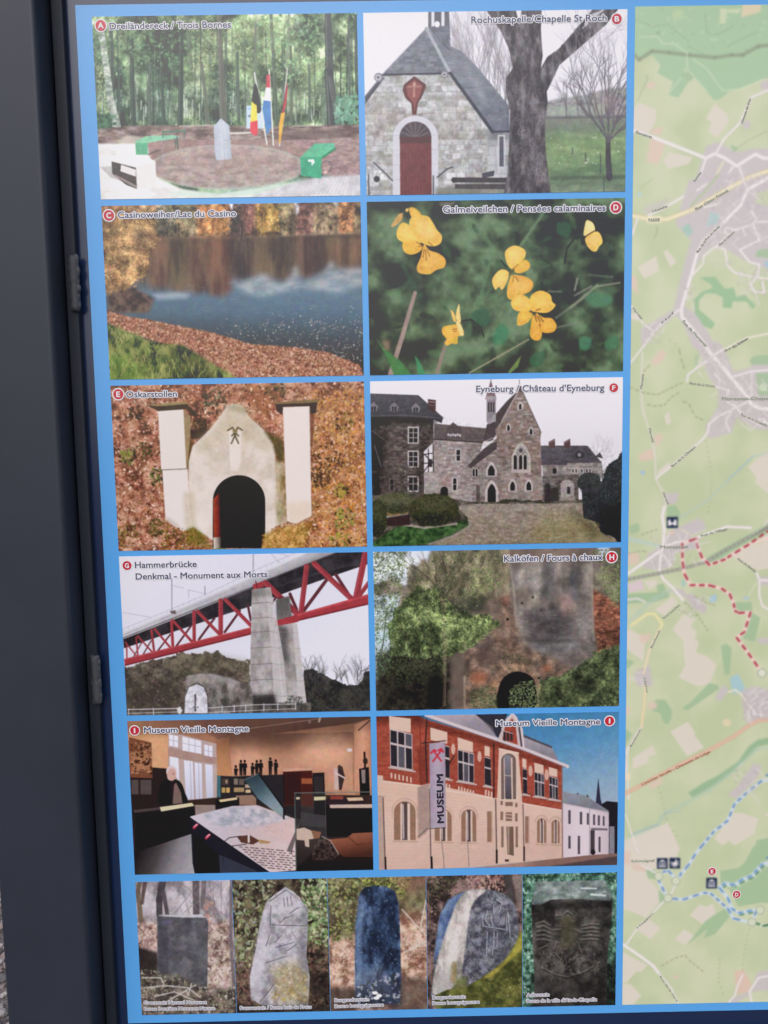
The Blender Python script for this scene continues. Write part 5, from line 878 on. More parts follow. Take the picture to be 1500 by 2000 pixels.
def paint_stone_carved():
    c = Canvas([(645, 85), (1195, 72), (1215, 840), (662, 857)], SW, SH, '4a4038', 139)
    c.all(c.tex(['241e1a', '40362c', '5c5040', '74684e'], 50, 5, 1, .7)); 
    for k in range(70):
        x, y = c.rs.uniform(640, 1220), c.rs.uniform(80, 840); c.line([(x, y), (x + c.rs.uniform(-70, 70), y + c.rs.uniform(-90, 90))], c.rs.uniform(2, 5), c.rs.choice(['b09878', '8a7458', 'c8b498', '3a2e24']), .75)
    c.leaves([(640, 80), (900, 80), (820, 400), (740, 620), (650, 640)], 330, (3, 9), ['6f7c4c', '8f9a68', 'b0b088', '55603c', '8c9484'], a=(.5, .9)); c.leaves([(1040, 80), (1215, 80), (1215, 480), (1090, 420)], 330, (4, 10), ['5f7c48', '86a060', 'a9b484', '3f5434', 'c0c49c'], a=(.5, .95)); c.leaves([(1085, 400), (1215, 420), (1215, 840), (1090, 840)], 260, (3, 7), ['6a4a40', '4a342c', '8a6454', '2c221e'], a=(.4, .9)); c.leaves([(650, 560), (760, 560), (760, 840), (660, 850)], 200, (3, 7), ['6a4844', '8a6058', '43302c'], a=(.4, .8)); c.fill([(1090, 600), (1215, 610), (1215, 760), (1090, 760)], '231c1a', .6, soft=14)
    st = [(955, 122), (1000, 148), (1035, 178), (1082, 245), (1084, 350), (1076, 520), (1094, 640), (1085, 815), (820, 815), (745, 770), (742, 640), (775, 500), (805, 330), (842, 208), (890, 165)]
    c.fill(st, c.tex(['87828a', '9c969e', 'b0aab2', 'c0bac2'], 60, 6, 1, .65)); c.fill([(742, 640), (800, 360), (842, 215), (850, 330), (820, 600), (800, 780), (745, 760)], 'c4bec8', .6, soft=8); c.shade([(1040, 240), (1084, 250), (1092, 800), (1020, 800)], .8, 12)
    c.fill([(880, 590), (1010, 540), (1085, 640), (1085, 800), (880, 790)], 'a08a58', .6, soft=24); c.speck([(870, 560), (1080, 580), (1080, 790), (870, 780)], 140, (3, 9), ['b09448', '8a7440', 'c8bca0', 'a88c50'], a=(.3, .8))
    for p in ([(862, 205), (958, 140), (1040, 200)], [(870, 232), (866, 340), (1076, 345)], [(920, 330), (950, 300), (985, 290)], [(985, 270), (1010, 250), (1034, 238)], [(945, 190), (950, 230)], [(965, 180), (970, 232)], [(985, 180), (995, 225)], [(860, 400), (840, 460)], [(900, 470), (1000, 440)], [(930, 400), (890, 440)], [(960, 490), (1020, 450)], [(800, 790), (850, 730), (880, 690)], [(840, 560), (960, 520)], [(990, 380), (1020, 420)]): c.line(p, 7, '5f5a62', .75); c.line([(x + 5, y + 5) for x, y in p], 4, 'cfcad2', .55)
    c.fill([(660, 800), (820, 812), (1215, 808), (1215, 850), (660, 860)], '2c2622', .75, soft=8); c.grain(.04, 3); return c

def paint_stone_blue():
    c = Canvas([(-257, 71), (320, 57), (330, 831), (-239, 840)], SW, SH, 'a88470', 149)
    c.all(c.tex(['7a5444', 'a07862', 'c09a84', 'd4b4a0'], 45, 5, 1, .65)); c.leaves(rect(-260, 380, 340, 760), 700, (2.5, 6), ['d0a890', 'a87660', 'e0c8b4', '7a5444', 'c08c74'], a=(.4, .9))
    c.fill([(-260, 60), (330, 60), (330, 260), (160, 260), (-60, 400), (-260, 420)], c.tex(['33301f', '4f4c32', '6f6c48'], 50, 5), .8, soft=20); c.leaves([(-260, 60), (-60, 60), (-80, 420), (-260, 440)], 330, (3, 9), ['6f7c4c', '93984e', '3c4428', 'b0aa78'], a=(.5, .9)); c.leaves([(-60, 60), (240, 60), (180, 190), (140, 130), (-50, 120)], 220, (3, 8), ['5c6a2c', '8a9048', 'b0a850', '33381c'], a=(.5, .95)); c.fill([(100, 60), (330, 60), (330, 130), (200, 150)], 'a07060', .5, soft=16)
    for p in ([(180, 250), (320, 400)], [(320, 200), (290, 350)], [(190, 500), (320, 440)], [(240, 470), (280, 420)]): c.line(p, 9, 'c8b8aa', .85)
    for k in range(30):
        x, y = c.rs.uniform(-250, 330), c.rs.uniform(80, 500); c.line([(x, y), (x + c.rs.uniform(-60, 60), y + c.rs.uniform(-60, 60))], 3, c.rs.choice(['b8a080', '5a4430']), .7)
    c.fill([(150, 640), (330, 650), (330, 840), (120, 840)], '55443c', .75, soft=14); c.fill([(-250, 700), (-90, 700), (-90, 840), (-250, 840)], '42362f', .8, soft=14)
    st = [(-98, 560), (-92, 330), (-72, 165), (-40, 122), (20, 112), (90, 118), (138, 145), (160, 215), (170, 420), (174, 640), (168, 800), (-92, 800)]
    c.fill(st, c.tex(['1d2536', '2a364e', '3a4c6a', '54688a'], 50, 6, 2, .7)); c.fill([(-96, 560), (-90, 330), (-70, 165), (-40, 170), (-50, 400), (-55, 700), (-94, 720)], '7088b0', .6, soft=9); c.fill([(20, 150), (130, 160), (150, 420), (60, 520), (0, 400)], '1c2840', .5, soft=24); c.speck(st, 200, (2, 5), ['5f7aa8', '1c2642', '7890b4'], a=(.3, .7)); c.fill([(-92, 640), (60, 560), (100, 660), (60, 800), (-90, 800)], '6a7284', .4, soft=16)
    c.fill([(-90, 730), (60, 690), (180, 600), (176, 830), (-90, 830)], '282a36', .6, soft=18); c.leaves([(-90, 690), (170, 620), (170, 800), (-90, 800)], 110, (4, 9), ['8c92a4', '4a4c5c', 'b0b4c0', '333a2c'], a=(.5, .9))
    for x, y in ((20, 735), (45, 752), (30, 765)): c.fill(oval(x, y, 17, 10), 'ececea')
    c.grain(.04, 3); return c

def paint_stone_striped():
    c = Canvas([(320, 57), (887, 48), (885, 822), (330, 831)], SW, SH, '5c4844', 157)
    c.all(c.tex(['2f2524', '4c3c38', '6a5450', '8a6e66'], 45, 5, 1, .7)); c.leaves(rect(320, 50, 890, 420), 420, (2.5, 6), ['8a6860', '5f4844', 'a88478', '3c2e2c', '6f6a50'], a=(.4, .9)); c.leaves([(330, 70), (520, 60), (440, 180), (340, 200)], 120, (3, 8), ['3c3a2c', '55543c', '26221e'], a=(.5, .9)); c.leaves([(540, 55), (780, 55), (780, 140), (600, 140)], 140, (3, 7), ['b08478', '8f6258', 'c49c8c'], a=(.5, .9))
    for k in range(26):
        x, y = c.rs.uniform(325, 480), c.rs.uniform(80, 520); c.line([(x, y), (x + c.rs.uniform(-60, 70), y + c.rs.uniform(-40, 40))], 3, c.rs.choice(['a08a7c', '33282a']), .7)
    c.fill([(770, 50), (830, 50), (850, 220), (800, 180)], '46403e', .9, soft=4); c.fill([(825, 50), (888, 50), (886, 260), (860, 240)], '7a6a64', .9, soft=4)
    dark = [(540, 146), (670, 136), (785, 165), (845, 235), (864, 330), (852, 480), (760, 600), (540, 710), (360, 760), (358, 690), (372, 470), (400, 285), (450, 195)]
    c.fill(curve(dark, 4), c.tex(['43434d', '565660', '6a6a74', '80808a'], 40, 6, 1, .72), soft=1.5); c.fill([(362, 560), (376, 440), (402, 285), (450, 196), (545, 148), (500, 220), (462, 330), (420, 470)], c.tex(['44547c', '566a94', '7084a8'], 40, 5, 1.5)); c.fill(curve([(560, 146), (672, 138), (610, 195), (580, 260), (560, 400), (540, 540), (515, 660), (440, 735), (362, 745), (366, 640), (412, 450), (462, 310), (500, 215)], 5), c.tex(['8c827c', 'aaa09a', 'c4bab4', 'd2cac6'], 50, 6, 2.4, .7), soft=3); c.shade([(358, 620), (520, 600), (520, 740), (358, 750)], .82, 14); c.fill([(470, 560), (500, 560), (495, 680), (465, 680)], '8a7240', .7, soft=7)
    for p in ([(720, 290), (715, 230), (735, 195), (765, 215), (755, 250), (720, 290)], [(650, 350), (792, 372)], [(650, 300), (655, 350)], [(795, 280), (792, 372)], [(680, 260), (665, 310), (690, 345)], [(745, 345), (770, 300)], [(700, 300), (712, 350)], [(680, 385), (672, 520)], [(720, 390), (708, 520)], [(738, 395), (735, 470)], [(800, 270), (815, 420)]): c.line(p, 8, 'a2a2ae', .75); c.line([(x - 5, y + 4) for x, y in p], 4, '2f2f3a', .7)
    c.speck([(540, 400), (840, 400), (700, 600), (530, 690)], 160, (2, 5), ['7d7d88', '3a3a44', '94949e'], a=(.3, .7))
    c.fill([(355, 760), (440, 720), (560, 700), (700, 620), (800, 530), (850, 450), (872, 385), (892, 380), (892, 840), (380, 840)], c.tex(['3c3f1e', '545628', '6a6a34'], 36, 5), soft=2); c.fill([(640, 660), (780, 560), (850, 450), (875, 385), (892, 385), (890, 480), (800, 560), (700, 650)], 'b4a43a', .75, soft=7); c.fill([(500, 650), (560, 640), (560, 740), (460, 760)], '6f7434', .7, soft=10); c.speck(rect(600, 620, 885, 800), 60, (2, 4), ['8a8450', '34361c', 'c8bc8c'], a=(.4, .8)); c.grain(.04, 3); return c

def paint_stone_eagle():
    c = Canvas([(887, 48), (1440, 40), (1437, 812), (885, 822)], SW, SH, '3f6a50', 163)
    c.all(c.tex(['22362c', '365444', '4f7a62', '78a48c'], 30, 5, 1, .7)); c.leaves(rect(880, 40, 1450, 830), 900, (3, 8), ['44705a', '6a9a82', '94bca6', '2a4638', '587f6c', 'b0ccbc'], a=(.4, .9)); c.shade([(1380, 560), (1450, 540), (1450, 830), (1370, 830)], .4, 20)
    st = [(938, 215), (962, 92), (1370, 84), (1416, 180), (1412, 300), (1388, 520), (1384, 830), (948, 830), (955, 640), (942, 400)]
    c.fill(st, c.tex(['2c2826', '3d3936', '4e4a46', '5c5752'], 60, 6, 1, .65)); c.fill([(940, 222), (962, 92), (1370, 84), (1416, 182), (1400, 205), (1180, 190), (1050, 195), (985, 226)], c.tex(['5f6c68', '7a8682', '949e9c'], 50, 5, .6)); c.line([(1230, 130), (1320, 132)], 9, 'ccd6d6', .8); c.line([(1290, 166), (1372, 172)], 11, 'ccd8d8', .85); c.shade([(938, 215), (1410, 195), (1410, 240), (938, 260)], .6, 8); c.shade([(1330, 200), (1416, 200), (1388, 820), (1330, 820)], .7, 16); c.fill([(1110, 280), (1190, 280), (1200, 470), (1110, 480)], '57553a', .6, soft=16)
    L = []
    for k in range(5): L += [[(970, 330 + k * 24), (1010, 320 + k * 26), (1050, 345 + k * 22)], [(1240, 345 + k * 20), (1290, 335 + k * 22), (1335, 340 + k * 22)]]
    L += [[(1130, 280), (1150, 262), (1175, 275), (1185, 300)], [(1060, 370), (1110, 365)], [(1190, 365), (1230, 385)], [(1000, 590), (1080, 630), (1150, 645), (1260, 610), (1340, 560)], [(1090, 440), (1070, 500), (1110, 540)], [(1210, 440), (1230, 500), (1190, 540)], [(1140, 540), (1150, 600)], [(985, 480), (1030, 460)], [(1080, 285), (1115, 285)]]
    for p in L: c.line(p, 10, '6f6a62', .6); c.line([(x, y + 8) for x, y in p], 6, '1f1b1a', .6)
    c.speck([(980, 480), (1350, 480), (1330, 640), (1000, 640)], 140, (3, 8), ['5a554e', '26221f', '6a655c'], a=(.3, .7)); c.fill([(950, 640), (1385, 640), (1384, 830), (950, 830)], '211d1b', .45, soft=20); c.grain(.04, 3); return c

MAP_W, MAP_H = 940, 1584          # 0.7034 x 1.1834 m of printed map
def paint_map():
    # traced in sheet millimetres-like units: x grows right from the left edge of the print area, y down
    c = Canvas(MAP_QUAD, MAP_W, MAP_H, 'c9d7b0', 171); rs = c.rs; U = 1 / .193333
    c.all(c.tex(['c4d3a9', 'cad8b0', 'd2dcb8'], 300, 3, 1, .4)); BEIGE, WOOD, TOWN, ROAD, PINK = 'e2ddd0', 'a8c9a0', 'cfc9ce', 'f4f1f2', 'e4cebe'
    def at(base): c.o = (0, base * U)
    W = lambda *p: c.fill(p, WOOD, .95, soft=1.5); F = lambda *p: c.fill(p, BEIGE, .95, soft=1); TN = lambda *p: c.fill(p, TOWN, .92, soft=6); PK = lambda *p: c.fill(p, PINK, .9, soft=4)
    def road(p, w=24, col=ROAD, case='c9c2c6'): c.line(p, w + 7, case, .75); c.line(p, w, col, 1)
    def dots(p, w=6, col='93906a', step=26, on=.5, a=.85):
        q = [np.array(v, float) for v in p]
        for u, v in zip(q, q[1:]):
            n = max(1, int(np.hypot(*(v - u)) / step))
            for i in range(n): c.line([tuple(u + (v - u) * i / n), tuple(u + (v - u) * (i + on) / n)], w, col, a)
    def lanes(x0, y0, x1, y1, n, th):         # little side streets and house plots of a village
        for k in range(n):
            x, y = rs.uniform(x0, x1), rs.uniform(y0, y1); a = th + rs.choice([0, math.pi / 2]) + rs.uniform(-.25, .25); l = rs.uniform(50, 150)
            m = (x + math.cos(a) * l * .5 + rs.uniform(-12, 12), y + math.sin(a) * l * .5 + rs.uniform(-12, 12))
            c.line([(x, y), m, (x + math.cos(a) * l, y + math.sin(a) * l)], 11, 'c4bdc0', .5); c.line([(x, y), m, (x + math.cos(a) * l, y + math.sin(a) * l)], 7, 'f0edee', .95)
        for k in range(n * 14):
            x, y = rs.uniform(x0, x1), rs.uniform(y0, y1); c.fill(rect(x, y, x + rs.uniform(6, 16), y + rs.uniform(6, 14)), rs.choice(['bdb2b6', 'c6bcc0', 'b6acb2']), .55)
    # the part of the sheet beyond the first villages
    at(0)
    for k in range(42):
        x, y = rs.uniform(1650, 3700), rs.uniform(100, 10000); r = rs.uniform(120, 420)
        q = [(x + r * rs.uniform(.6, 1.2) * math.cos(a), y + r * rs.uniform(.6, 1.2) * math.sin(a)) for a in np.linspace(0, 6.28, 8)[:-1]]
        c.fill(q, [WOOD, BEIGE, TOWN, WOOD, BEIGE][k % 5], .9, soft=2)
    for k in range(16):
        x, y = 1600, rs.uniform(200, 9900); p = [(x, y)]
        for i in range(6): x += rs.uniform(250, 420); y += rs.uniform(-260, 260); p.append((x, y))
        road(p, rs.choice([14, 18, 24]), rs.choice([ROAD, ROAD, 'efe8b8']))
    c.warp = lambda p: np.c_[np.where(p[:, 0] > 1490, 1490 + (p[:, 0] - 1490) * (9 + 6 * np.sin(p[:, 1] / 170)), p[:, 0]), p[:, 1]]      # fields, woods and roads run on eastwards
    # first stretch
    c.fill([(150, 60), (1520, 20), (1520, 780), (1440, 800), (1250, 880), (1100, 930), (1020, 1000), (950, 1015), (860, 900), (700, 740), (640, 690), (700, 820), (650, 900), (590, 990), (490, 960), (540, 830), (380, 740), (410, 660), (330, 560), (190, 610), (150, 560)], 'a9cfa6', .95, soft=3)
    for k in range(60): c.fill(oval(rs.uniform(170, 1480), rs.uniform(80, 520), rs.uniform(8, 24), rs.uniform(6, 18)), rs.choice(['93bd93', 'b9d8b0', 'c2dbb6']), .7, soft=3)
    c.fill([(1010, 90), (1080, 90), (1080, 100), (1230, 90), (1200, 140), (1080, 130), (1070, 240), (1010, 250)], 'cfe0b8', .95, soft=2); c.fill([(1240, 45), (1430, 40), (1420, 125), (1225, 180)], 'e4d8b4', .95, soft=2); c.fill([(540, 110), (630, 100), (620, 200), (540, 190)], 'bcd8a8', .9, soft=4); W((620, 760), (690, 720), (760, 780), (700, 830))
    c.line([(150, 560), (195, 608), (325, 520), (500, 535), (700, 560), (960, 585), (1130, 560), (1240, 560), (1400, 470), (1520, 430)], 26, '8a957c', .85, soft=2)
    for p in ([(160, 200), (330, 270), (480, 250), (600, 340), (720, 440)], [(860, 150), (880, 340), (1000, 350), (1160, 260)], [(1090, 470), (1250, 390), (1400, 320)], [(180, 1020), (280, 800), (260, 740)], [(700, 470), (860, 560)], [(1180, 1505), (1300, 1420), (1500, 1320)]): dots(p, 7, '8c9a80', 40, .55, .7)
    for p in ([(200, 380), (380, 370), (430, 440), (560, 450), (680, 540), (680, 700), (880, 930)], [(740, 600), (880, 700), (1040, 920), (1220, 900), (1430, 820)], [(500, 940), (620, 790)]): c.line(p, 10, 'd2e4c4', .9)
    F((150, 1080), (200, 1040), (370, 1110), (360, 1240), (270, 1380), (135, 1310)); F((960, 1050), (1090, 1160), (1095, 1240), (980, 1395), (900, 1330), (930, 1240), (870, 1200)); F((500, 1540), (740, 1590), (690, 1660), (490, 1710), (440, 1620)); PK((290, 830), (360, 840), (350, 890), (260, 900)); PK((310, 1400), (460, 1450), (420, 1580), (380, 1660), (270, 1640)); PK((310, 1310), (430, 1280), (420, 1360), (330, 1370))
    TN((870, 1480), (980, 1440), (1180, 1540), (1380, 1500), (1520, 1520), (1520, 2200), (1300, 2160), (1000, 1850), (760, 1830)); TN((1230, 1230), (1320, 1220), (1310, 1310), (1250, 1300)); TN((1420, 840), (1520, 780), (1500, 930), (1420, 900)); W((1110, 1460), (1200, 1500), (1150, 1540))
    road([(130, 1320), (340, 1390), (870, 1600), (960, 1555), (1060, 1600), (1180, 1680), (1370, 1560), (1450, 1600), (1600, 1600)], 30); road([(1500, 900), (1330, 985), (1210, 1250), (1050, 1410), (970, 1555)], 18); road([(870, 1600), (820, 1750), (690, 1960), (450, 2100), (290, 2175)], 20); road([(1045, 1640), (960, 1790)], 22, 'e6e4c8'); road([(1140, 1690), (1090, 1770)], 20); road([(1210, 1690), (1270, 1880), (1270, 2020)], 20)
    # second stretch
    at(330)
    TN((700, 120), (900, 60), (1520, 0), (1520, 1010), (1400, 1000), (1100, 830), (950, 770), (850, 860), (760, 1000), (650, 1400), (770, 1460), (900, 1660), (960, 1810), (740, 1810), (640, 1560), (560, 1480), (420, 1600), (220, 1810), (210, 1620), (540, 1420), (640, 1000), (720, 720), (560, 560)); c.fill([(240, 390), (520, 290), (440, 380), (260, 470)], TOWN, .7, soft=12)
    c.fill([(1200, 560), (1080, 500), (1000, 520)], TOWN, .5); c.fill([(620, 600), (700, 550), (740, 640), (690, 690)], 'a9cfc2', .95, soft=2); c.fill([(920, 440), (1010, 470), (980, 560), (870, 580)], 'b3d3d4', .95, soft=2); c.fill([(1380, 250), (1520, 180), (1520, 420), (1360, 350)], 'ccd9b2', .95, soft=4)
    c.fill([(800, 1100), (960, 1090), (1060, 1210), (1150, 1200), (1180, 1300), (1260, 1270), (1370, 1380), (1340, 1420), (1280, 1340), (1140, 1340), (1130, 1410), (1040, 1400), (1040, 1300), (960, 1260), (860, 1260), (800, 1330), (800, 1420), (960, 1560), (930, 1620), (850, 1590), (760, 1460), (750, 1320), (820, 1250), (940, 1200), (900, 1150)], '9dc79a', .95, soft=3); W((1390, 820), (1520, 760), (1520, 930), (1370, 890)); c.fill([(1460, 930), (1520, 930), (1520, 1010), (1480, 1000)], 'a8cde0', .9)
    F((175, 1000), (370, 880), (400, 1030), (250, 1110)); F((440, 840), (480, 820), (570, 930), (560, 960), (510, 990)); F((110, 1450), (200, 1490), (180, 1540), (100, 1510)); PK((120, 1070), (170, 1090), (190, 1280), (120, 1200))
    c.line([(120, 475), (300, 510), (480, 510), (720, 420), (1080, 210), (1300, 90), (1520, -40)], 52, 'c8b888', .8); c.line([(120, 475), (300, 510), (480, 510), (720, 420), (1080, 210), (1300, 90), (1520, -40)], 40, 'f0ebc4')
    c.line([(1000, 60), (850, 240), (720, 370)], 26, 'b9cda2', .9); road([(180, 500), (110, 720)], 16); c.fill(rect(272, 478, 418, 545), 'f2ecc8')
    road([(1520, 10), (1290, 210), (1220, 370), (1010, 580), (840, 740), (780, 860), (720, 1080), (620, 1420), (630, 1500), (750, 1640), (880, 1800)], 32); road([(1210, 0), (1280, 190)], 16); road([(780, 220), (880, 150)], 18); road([(850, 390), (1010, 350)], 16); road([(1330, 430), (1380, 510), (1340, 560), (1170, 620), (1080, 590), (1060, 640), (1110, 680)], 18); road([(1340, 560), (1410, 720), (1210, 820), (1310, 940), (1410, 970), (1390, 1100)], 18); road([(1240, 600), (1270, 680)], 15); road([(1520, 510), (1380, 540)], 16); road([(1150, 630), (1010, 750), (850, 880), (840, 960), (730, 1080)], 16); road([(960, 790), (1060, 810), (1080, 900), (1080, 970), (1160, 1050), (1390, 1100), (1520, 1120)], 17); road([(1370, 1110), (1320, 1170), (1360, 1240), (1460, 1250), (1440, 1140)], 18)
    road([(600, 1430), (480, 1510), (350, 1640), (250, 1780), (100, 1970)], 15); road([(120, 1390), (250, 1580), (350, 1640)], 15); road([(1520, 1590), (1280, 1710), (1040, 1830), (930, 1890)], 18, 'f0f0da'); c.line([(200, 200), (330, 100)], 14, 'b4cba4', .7); c.fill(oval(200, 260, 26, 18), 'b5dae0'); dots([(370, 580), (380, 640), (340, 710)], 6, '8a9474', 20)
    for k in range(420): c.fill(oval(rs.uniform(700, 1500), rs.uniform(40, 1000), rs.uniform(4, 12), rs.uniform(4, 10)), rs.choice(['cbbfc6', 'd3cacf', 'c4b9bf']), .5)
    lanes(900, 60, 1480, 780, 34, -.8); lanes(1180, 1000, 1480, 1280, 9, -.3); lanes(640, 1180, 760, 1500, 5, 1.2); lanes(230, 1560, 420, 1760, 6, -.8)
    # third stretch
    at(660)
    TN((720, 0), (1000, 40), (1080, 160), (1150, 340), (1320, 300), (1340, 240), (1520, 280), (1520, 920), (1380, 930), (1180, 800), (1130, 960), (900, 1020), (860, 900), (990, 700), (1000, 540), (900, 400), (820, 180)); W((1310, 220), (1360, 180), (1520, 150), (1520, 270), (1330, 270)); W((1370, 360), (1520, 340), (1520, 590), (1400, 580)); c.fill(oval(1450, 500, 40, 40), 'c8e2bc'); c.fill([(760, 170), (790, 170), (790, 300), (760, 300)], '9dc79a', .6, soft=8)
    PK((320, 230), (420, 110), (470, 150), (430, 240), (340, 290)); PK((350, 980), (440, 970), (400, 1080), (360, 1090)); PK((190, 1180), (340, 1110), (350, 1220), (200, 1250)); F((450, 780), (500, 750), (520, 860), (470, 880)); F((380, 1350), (500, 1250), (520, 1310), (390, 1410)); F((1290, 1300), (1420, 1200), (1520, 1160), (1520, 1480), (1400, 1430)); TN((430, 1580), (600, 1560), (570, 1670), (450, 1680)); c.fill(oval(232, 1360, 22, 24), 'a9c8e6')
    road([(230, 150), (215, 560), (240, 760), (320, 990), (355, 1180), (365, 1430), (440, 1560), (470, 1690), (430, 1810)], 16, 'e4e8d4'); road([(760, -50), (930, 170), (1300, 610), (1320, 660), (1400, 710), (1600, 760)], 34); road([(940, 180), (1040, 120)], 18); road([(930, 190), (690, 370), (680, 440)], 17); road([(1150, 390), (1320, 340), (1520, 300)], 17); c.line([(1335, 330), (1325, 600)], 16, 'e8e2e6', .9); road([(960, 490), (1100, 530), (1080, 590)], 16); road([(1090, 650), (1180, 700), (1220, 760), (1330, 840), (1520, 900)], 17); road([(1180, 700), (1300, 640)], 16); road([(1160, 710), (1000, 790), (900, 870), (890, 950), (840, 1020), (640, 1200), (365, 1420)], 17); road([(1130, 730), (1070, 840), (1110, 950)], 15); road([(950, 350), (1010, 420), (1000, 480)], 13); c.line(oval(1430, 850, 40, 30), 12, ROAD)
    for p in ([(100, 495), (220, 550), (380, 575), (510, 510), (650, 445)], [(280, 670), (340, 690), (450, 680), (520, 600), (620, 540)], [(600, 120), (620, 210), (660, 340)], [(640, 640), (700, 670), (760, 790), (860, 840)], [(240, 340), (320, 260)]): dots(p, 8, '8a8a58', 48, .55, .85)
    dots([(870, 1040), (900, 1200), (930, 1400), (920, 1610), (880, 1800)], 9, 'a4a678', 42, .15, .8); dots([(500, 20), (560, 60), (620, 140)], 7, '93a070', 40, .2)
    c.line([(1500, 1130), (1340, 1200), (1080, 1450), (900, 1630), (650, 1790), (500, 1900)], 11, 'b4d2d8', .9); c.line([(1340, 1200), (1080, 1450)], 14, 'a3c8d2', .9); W((480, 1700), (560, 1690), (610, 1760), (600, 1860), (470, 1850))
    lanes(980, 380, 1480, 880, 26, .85); lanes(760, 60, 1060, 360, 10, .85)
    # fourth stretch: the village with the castle sign, the railway, the red route
    at(990)
    W((90, 200), (190, 160), (200, 240), (110, 280)); c.fill([(80, 300), (400, 380), (400, 410), (80, 340)], 'b9d8dc', .7, soft=4); TN((400, 400), (500, 250), (560, 220), (800, 110), (860, 160), (860, 230), (700, 300), (800, 330), (790, 420), (560, 460), (540, 600), (420, 640), (230, 620), (280, 480)); PK((80, 460), (200, 470), (190, 570), (80, 590)); PK((470, 260), (560, 230), (540, 290)); c.fill([(80, 780), (220, 730), (250, 830), (100, 870)], 'e0cfd8', .95, soft=3); F((240, 750), (370, 730), (380, 790), (300, 830)); W((370, 790), (440, 770), (470, 840), (390, 870)); c.fill([(870, 520), (1060, 410), (1300, 280), (1500, 130), (1500, 230), (1300, 350), (1100, 470), (930, 590)], 'a3c99c', .9, soft=5)
    TN((640, 880), (740, 880), (880, 1000), (860, 1080), (740, 1020)); TN((500, 830), (640, 830), (680, 900), (560, 880)); W((80, 880), (490, 850), (500, 910), (360, 960), (60, 980)); F((350, 1040), (530, 910), (590, 960), (450, 1100)); F((530, 1240), (640, 1080), (760, 1140), (720, 1210), (780, 1260), (760, 1330), (800, 1360), (770, 1470), (890, 1510), (980, 1600), (900, 1790), (780, 1810), (590, 1720), (660, 1600), (640, 1350)); F((60, 1250), (110, 1240), (260, 1320), (240, 1560), (60, 1430)); PK((200, 1290), (320, 1280), (300, 1360), (210, 1370)); F((1130, 500), (1300, 400), (1520, 270), (1520, 540), (1400, 640), (1230, 560)); W((1330, 1060), (1420, 1120), (1360, 1360), (1240, 1330), (1290, 1200)); W((1170, 960), (1330, 960), (1340, 1060), (1200, 1060), (1150, 1010)); W((1020, 1400), (1080, 1380), (1130, 1430), (1110, 1690), (1060, 1700), (1040, 1560)); c.fill([(900, 910), (980, 880), (970, 960), (910, 960)], 'aad0e4'); c.fill([(620, 740), (660, 740), (660, 810), (630, 800)], 'a9d4cc'); c.fill([(1230, 920), (1310, 900), (1290, 940)], 'b0cfe6'); c.fill([(1110, 1730), (1190, 1680), (1250, 1790), (1280, 1900), (1140, 1880)], 'a8d2dc', .95, soft=3); TN((1370, 1330), (1520, 1300), (1520, 1370), (1420, 1380)); TN((1380, 700), (1520, 730), (1520, 800), (1420, 790)); TN((140, 1680), (300, 1590), (330, 1810), (180, 1810)); W((60, 1530), (150, 1560), (80, 1640))
    c.line([(60, 1180), (200, 1060), (360, 920), (500, 850)], 34, 'b3d2c4', .6, soft=4)
    road([(450, 0), (430, 100), (450, 220), (440, 380), (430, 430), (60, 690)], 30); road([(440, 400), (560, 360), (700, 340), (830, 290), (1080, 200), (1320, 210)], 26); road([(620, 230), (730, 290)], 14, 'ece8c8'); road([(420, 440), (400, 640), (440, 730), (540, 820), (640, 940)], 24); road([(430, 470), (520, 590), (480, 600)], 14); road([(470, 350), (500, 260)], 13); road([(660, 330), (680, 280)], 13)
    road([(60, 940), (180, 925), (260, 960)], 13); road([(120, 1190), (280, 1080), (350, 1080), (430, 1180), (400, 1240)], 28, 'eceab0', 'd0cc90'); road([(400, 1240), (300, 1440), (240, 1680)], 26, 'efe2bc'); road([(1380, 660), (1410, 740), (1520, 745)], 22); road([(1410, 740), (1410, 900), (1440, 1000), (1520, 1090)], 18); dots([(1190, 520), (1300, 590), (1380, 660)], 10, '9a9a78', 40, .5); c.line([(1380, 760), (1300, 900)], 10, 'dfe6cc')
    for p in ([(760, 900), (860, 960), (980, 1000)], [(660, 960), (780, 1080), (900, 1270)], [(600, 1040), (720, 1090), (800, 1100)], [(220, 280), (400, 220)], [(90, 470), (230, 440), (300, 470)]): dots(p, 8, '8f9468', 40, .5)
    c.line([(60, 735), (400, 670), (640, 620), (860, 560), (1080, 430), (1300, 310), (1500, 170)], 34, '8f9288', .95); dots([(60, 735), (400, 670), (640, 620), (860, 560), (1080, 430), (1300, 310), (1500, 170)], 12, 'd2d2ca', 44, .5, .9)
    def route(p, col, case, w=26, step=82, on=.62): c.line(p, w + 22, case, .9); dots(p, w, col, step, on, 1)
    red = [(1520, 225), (1300, 380), (1120, 490), (1060, 530), (905, 585), (830, 510), (790, 410), (770, 320), (630, 370), (635, 560), (655, 680), (715, 790), (900, 790), (1030, 825), (1110, 880), (1150, 980), (1165, 1050), (1200, 1070), (1320, 1065), (1290, 1160), (1260, 1260), (1180, 1320), (1300, 1480), (1420, 1650)]
    c.line(red, 40, 'f4dcd4', .9)
    for u, v in zip(red, red[1:]): dots([u, v], 22, 'b83246', 80 if math.dist(u, v) > 70 else math.dist(u, v) / 1.02, .45, 1)
    def icon(x, y, s=56): c.fill(rect(x - s, y - s, x + s, y + s), '22304e')
    icon(530, 157); c.fill([(488, 190), (488, 140), (502, 120), (516, 140), (516, 156), (545, 156), (545, 140), (558, 120), (574, 140), (574, 190), (545, 190), (545, 178), (516, 178), (516, 190)], 'f4f2f6')
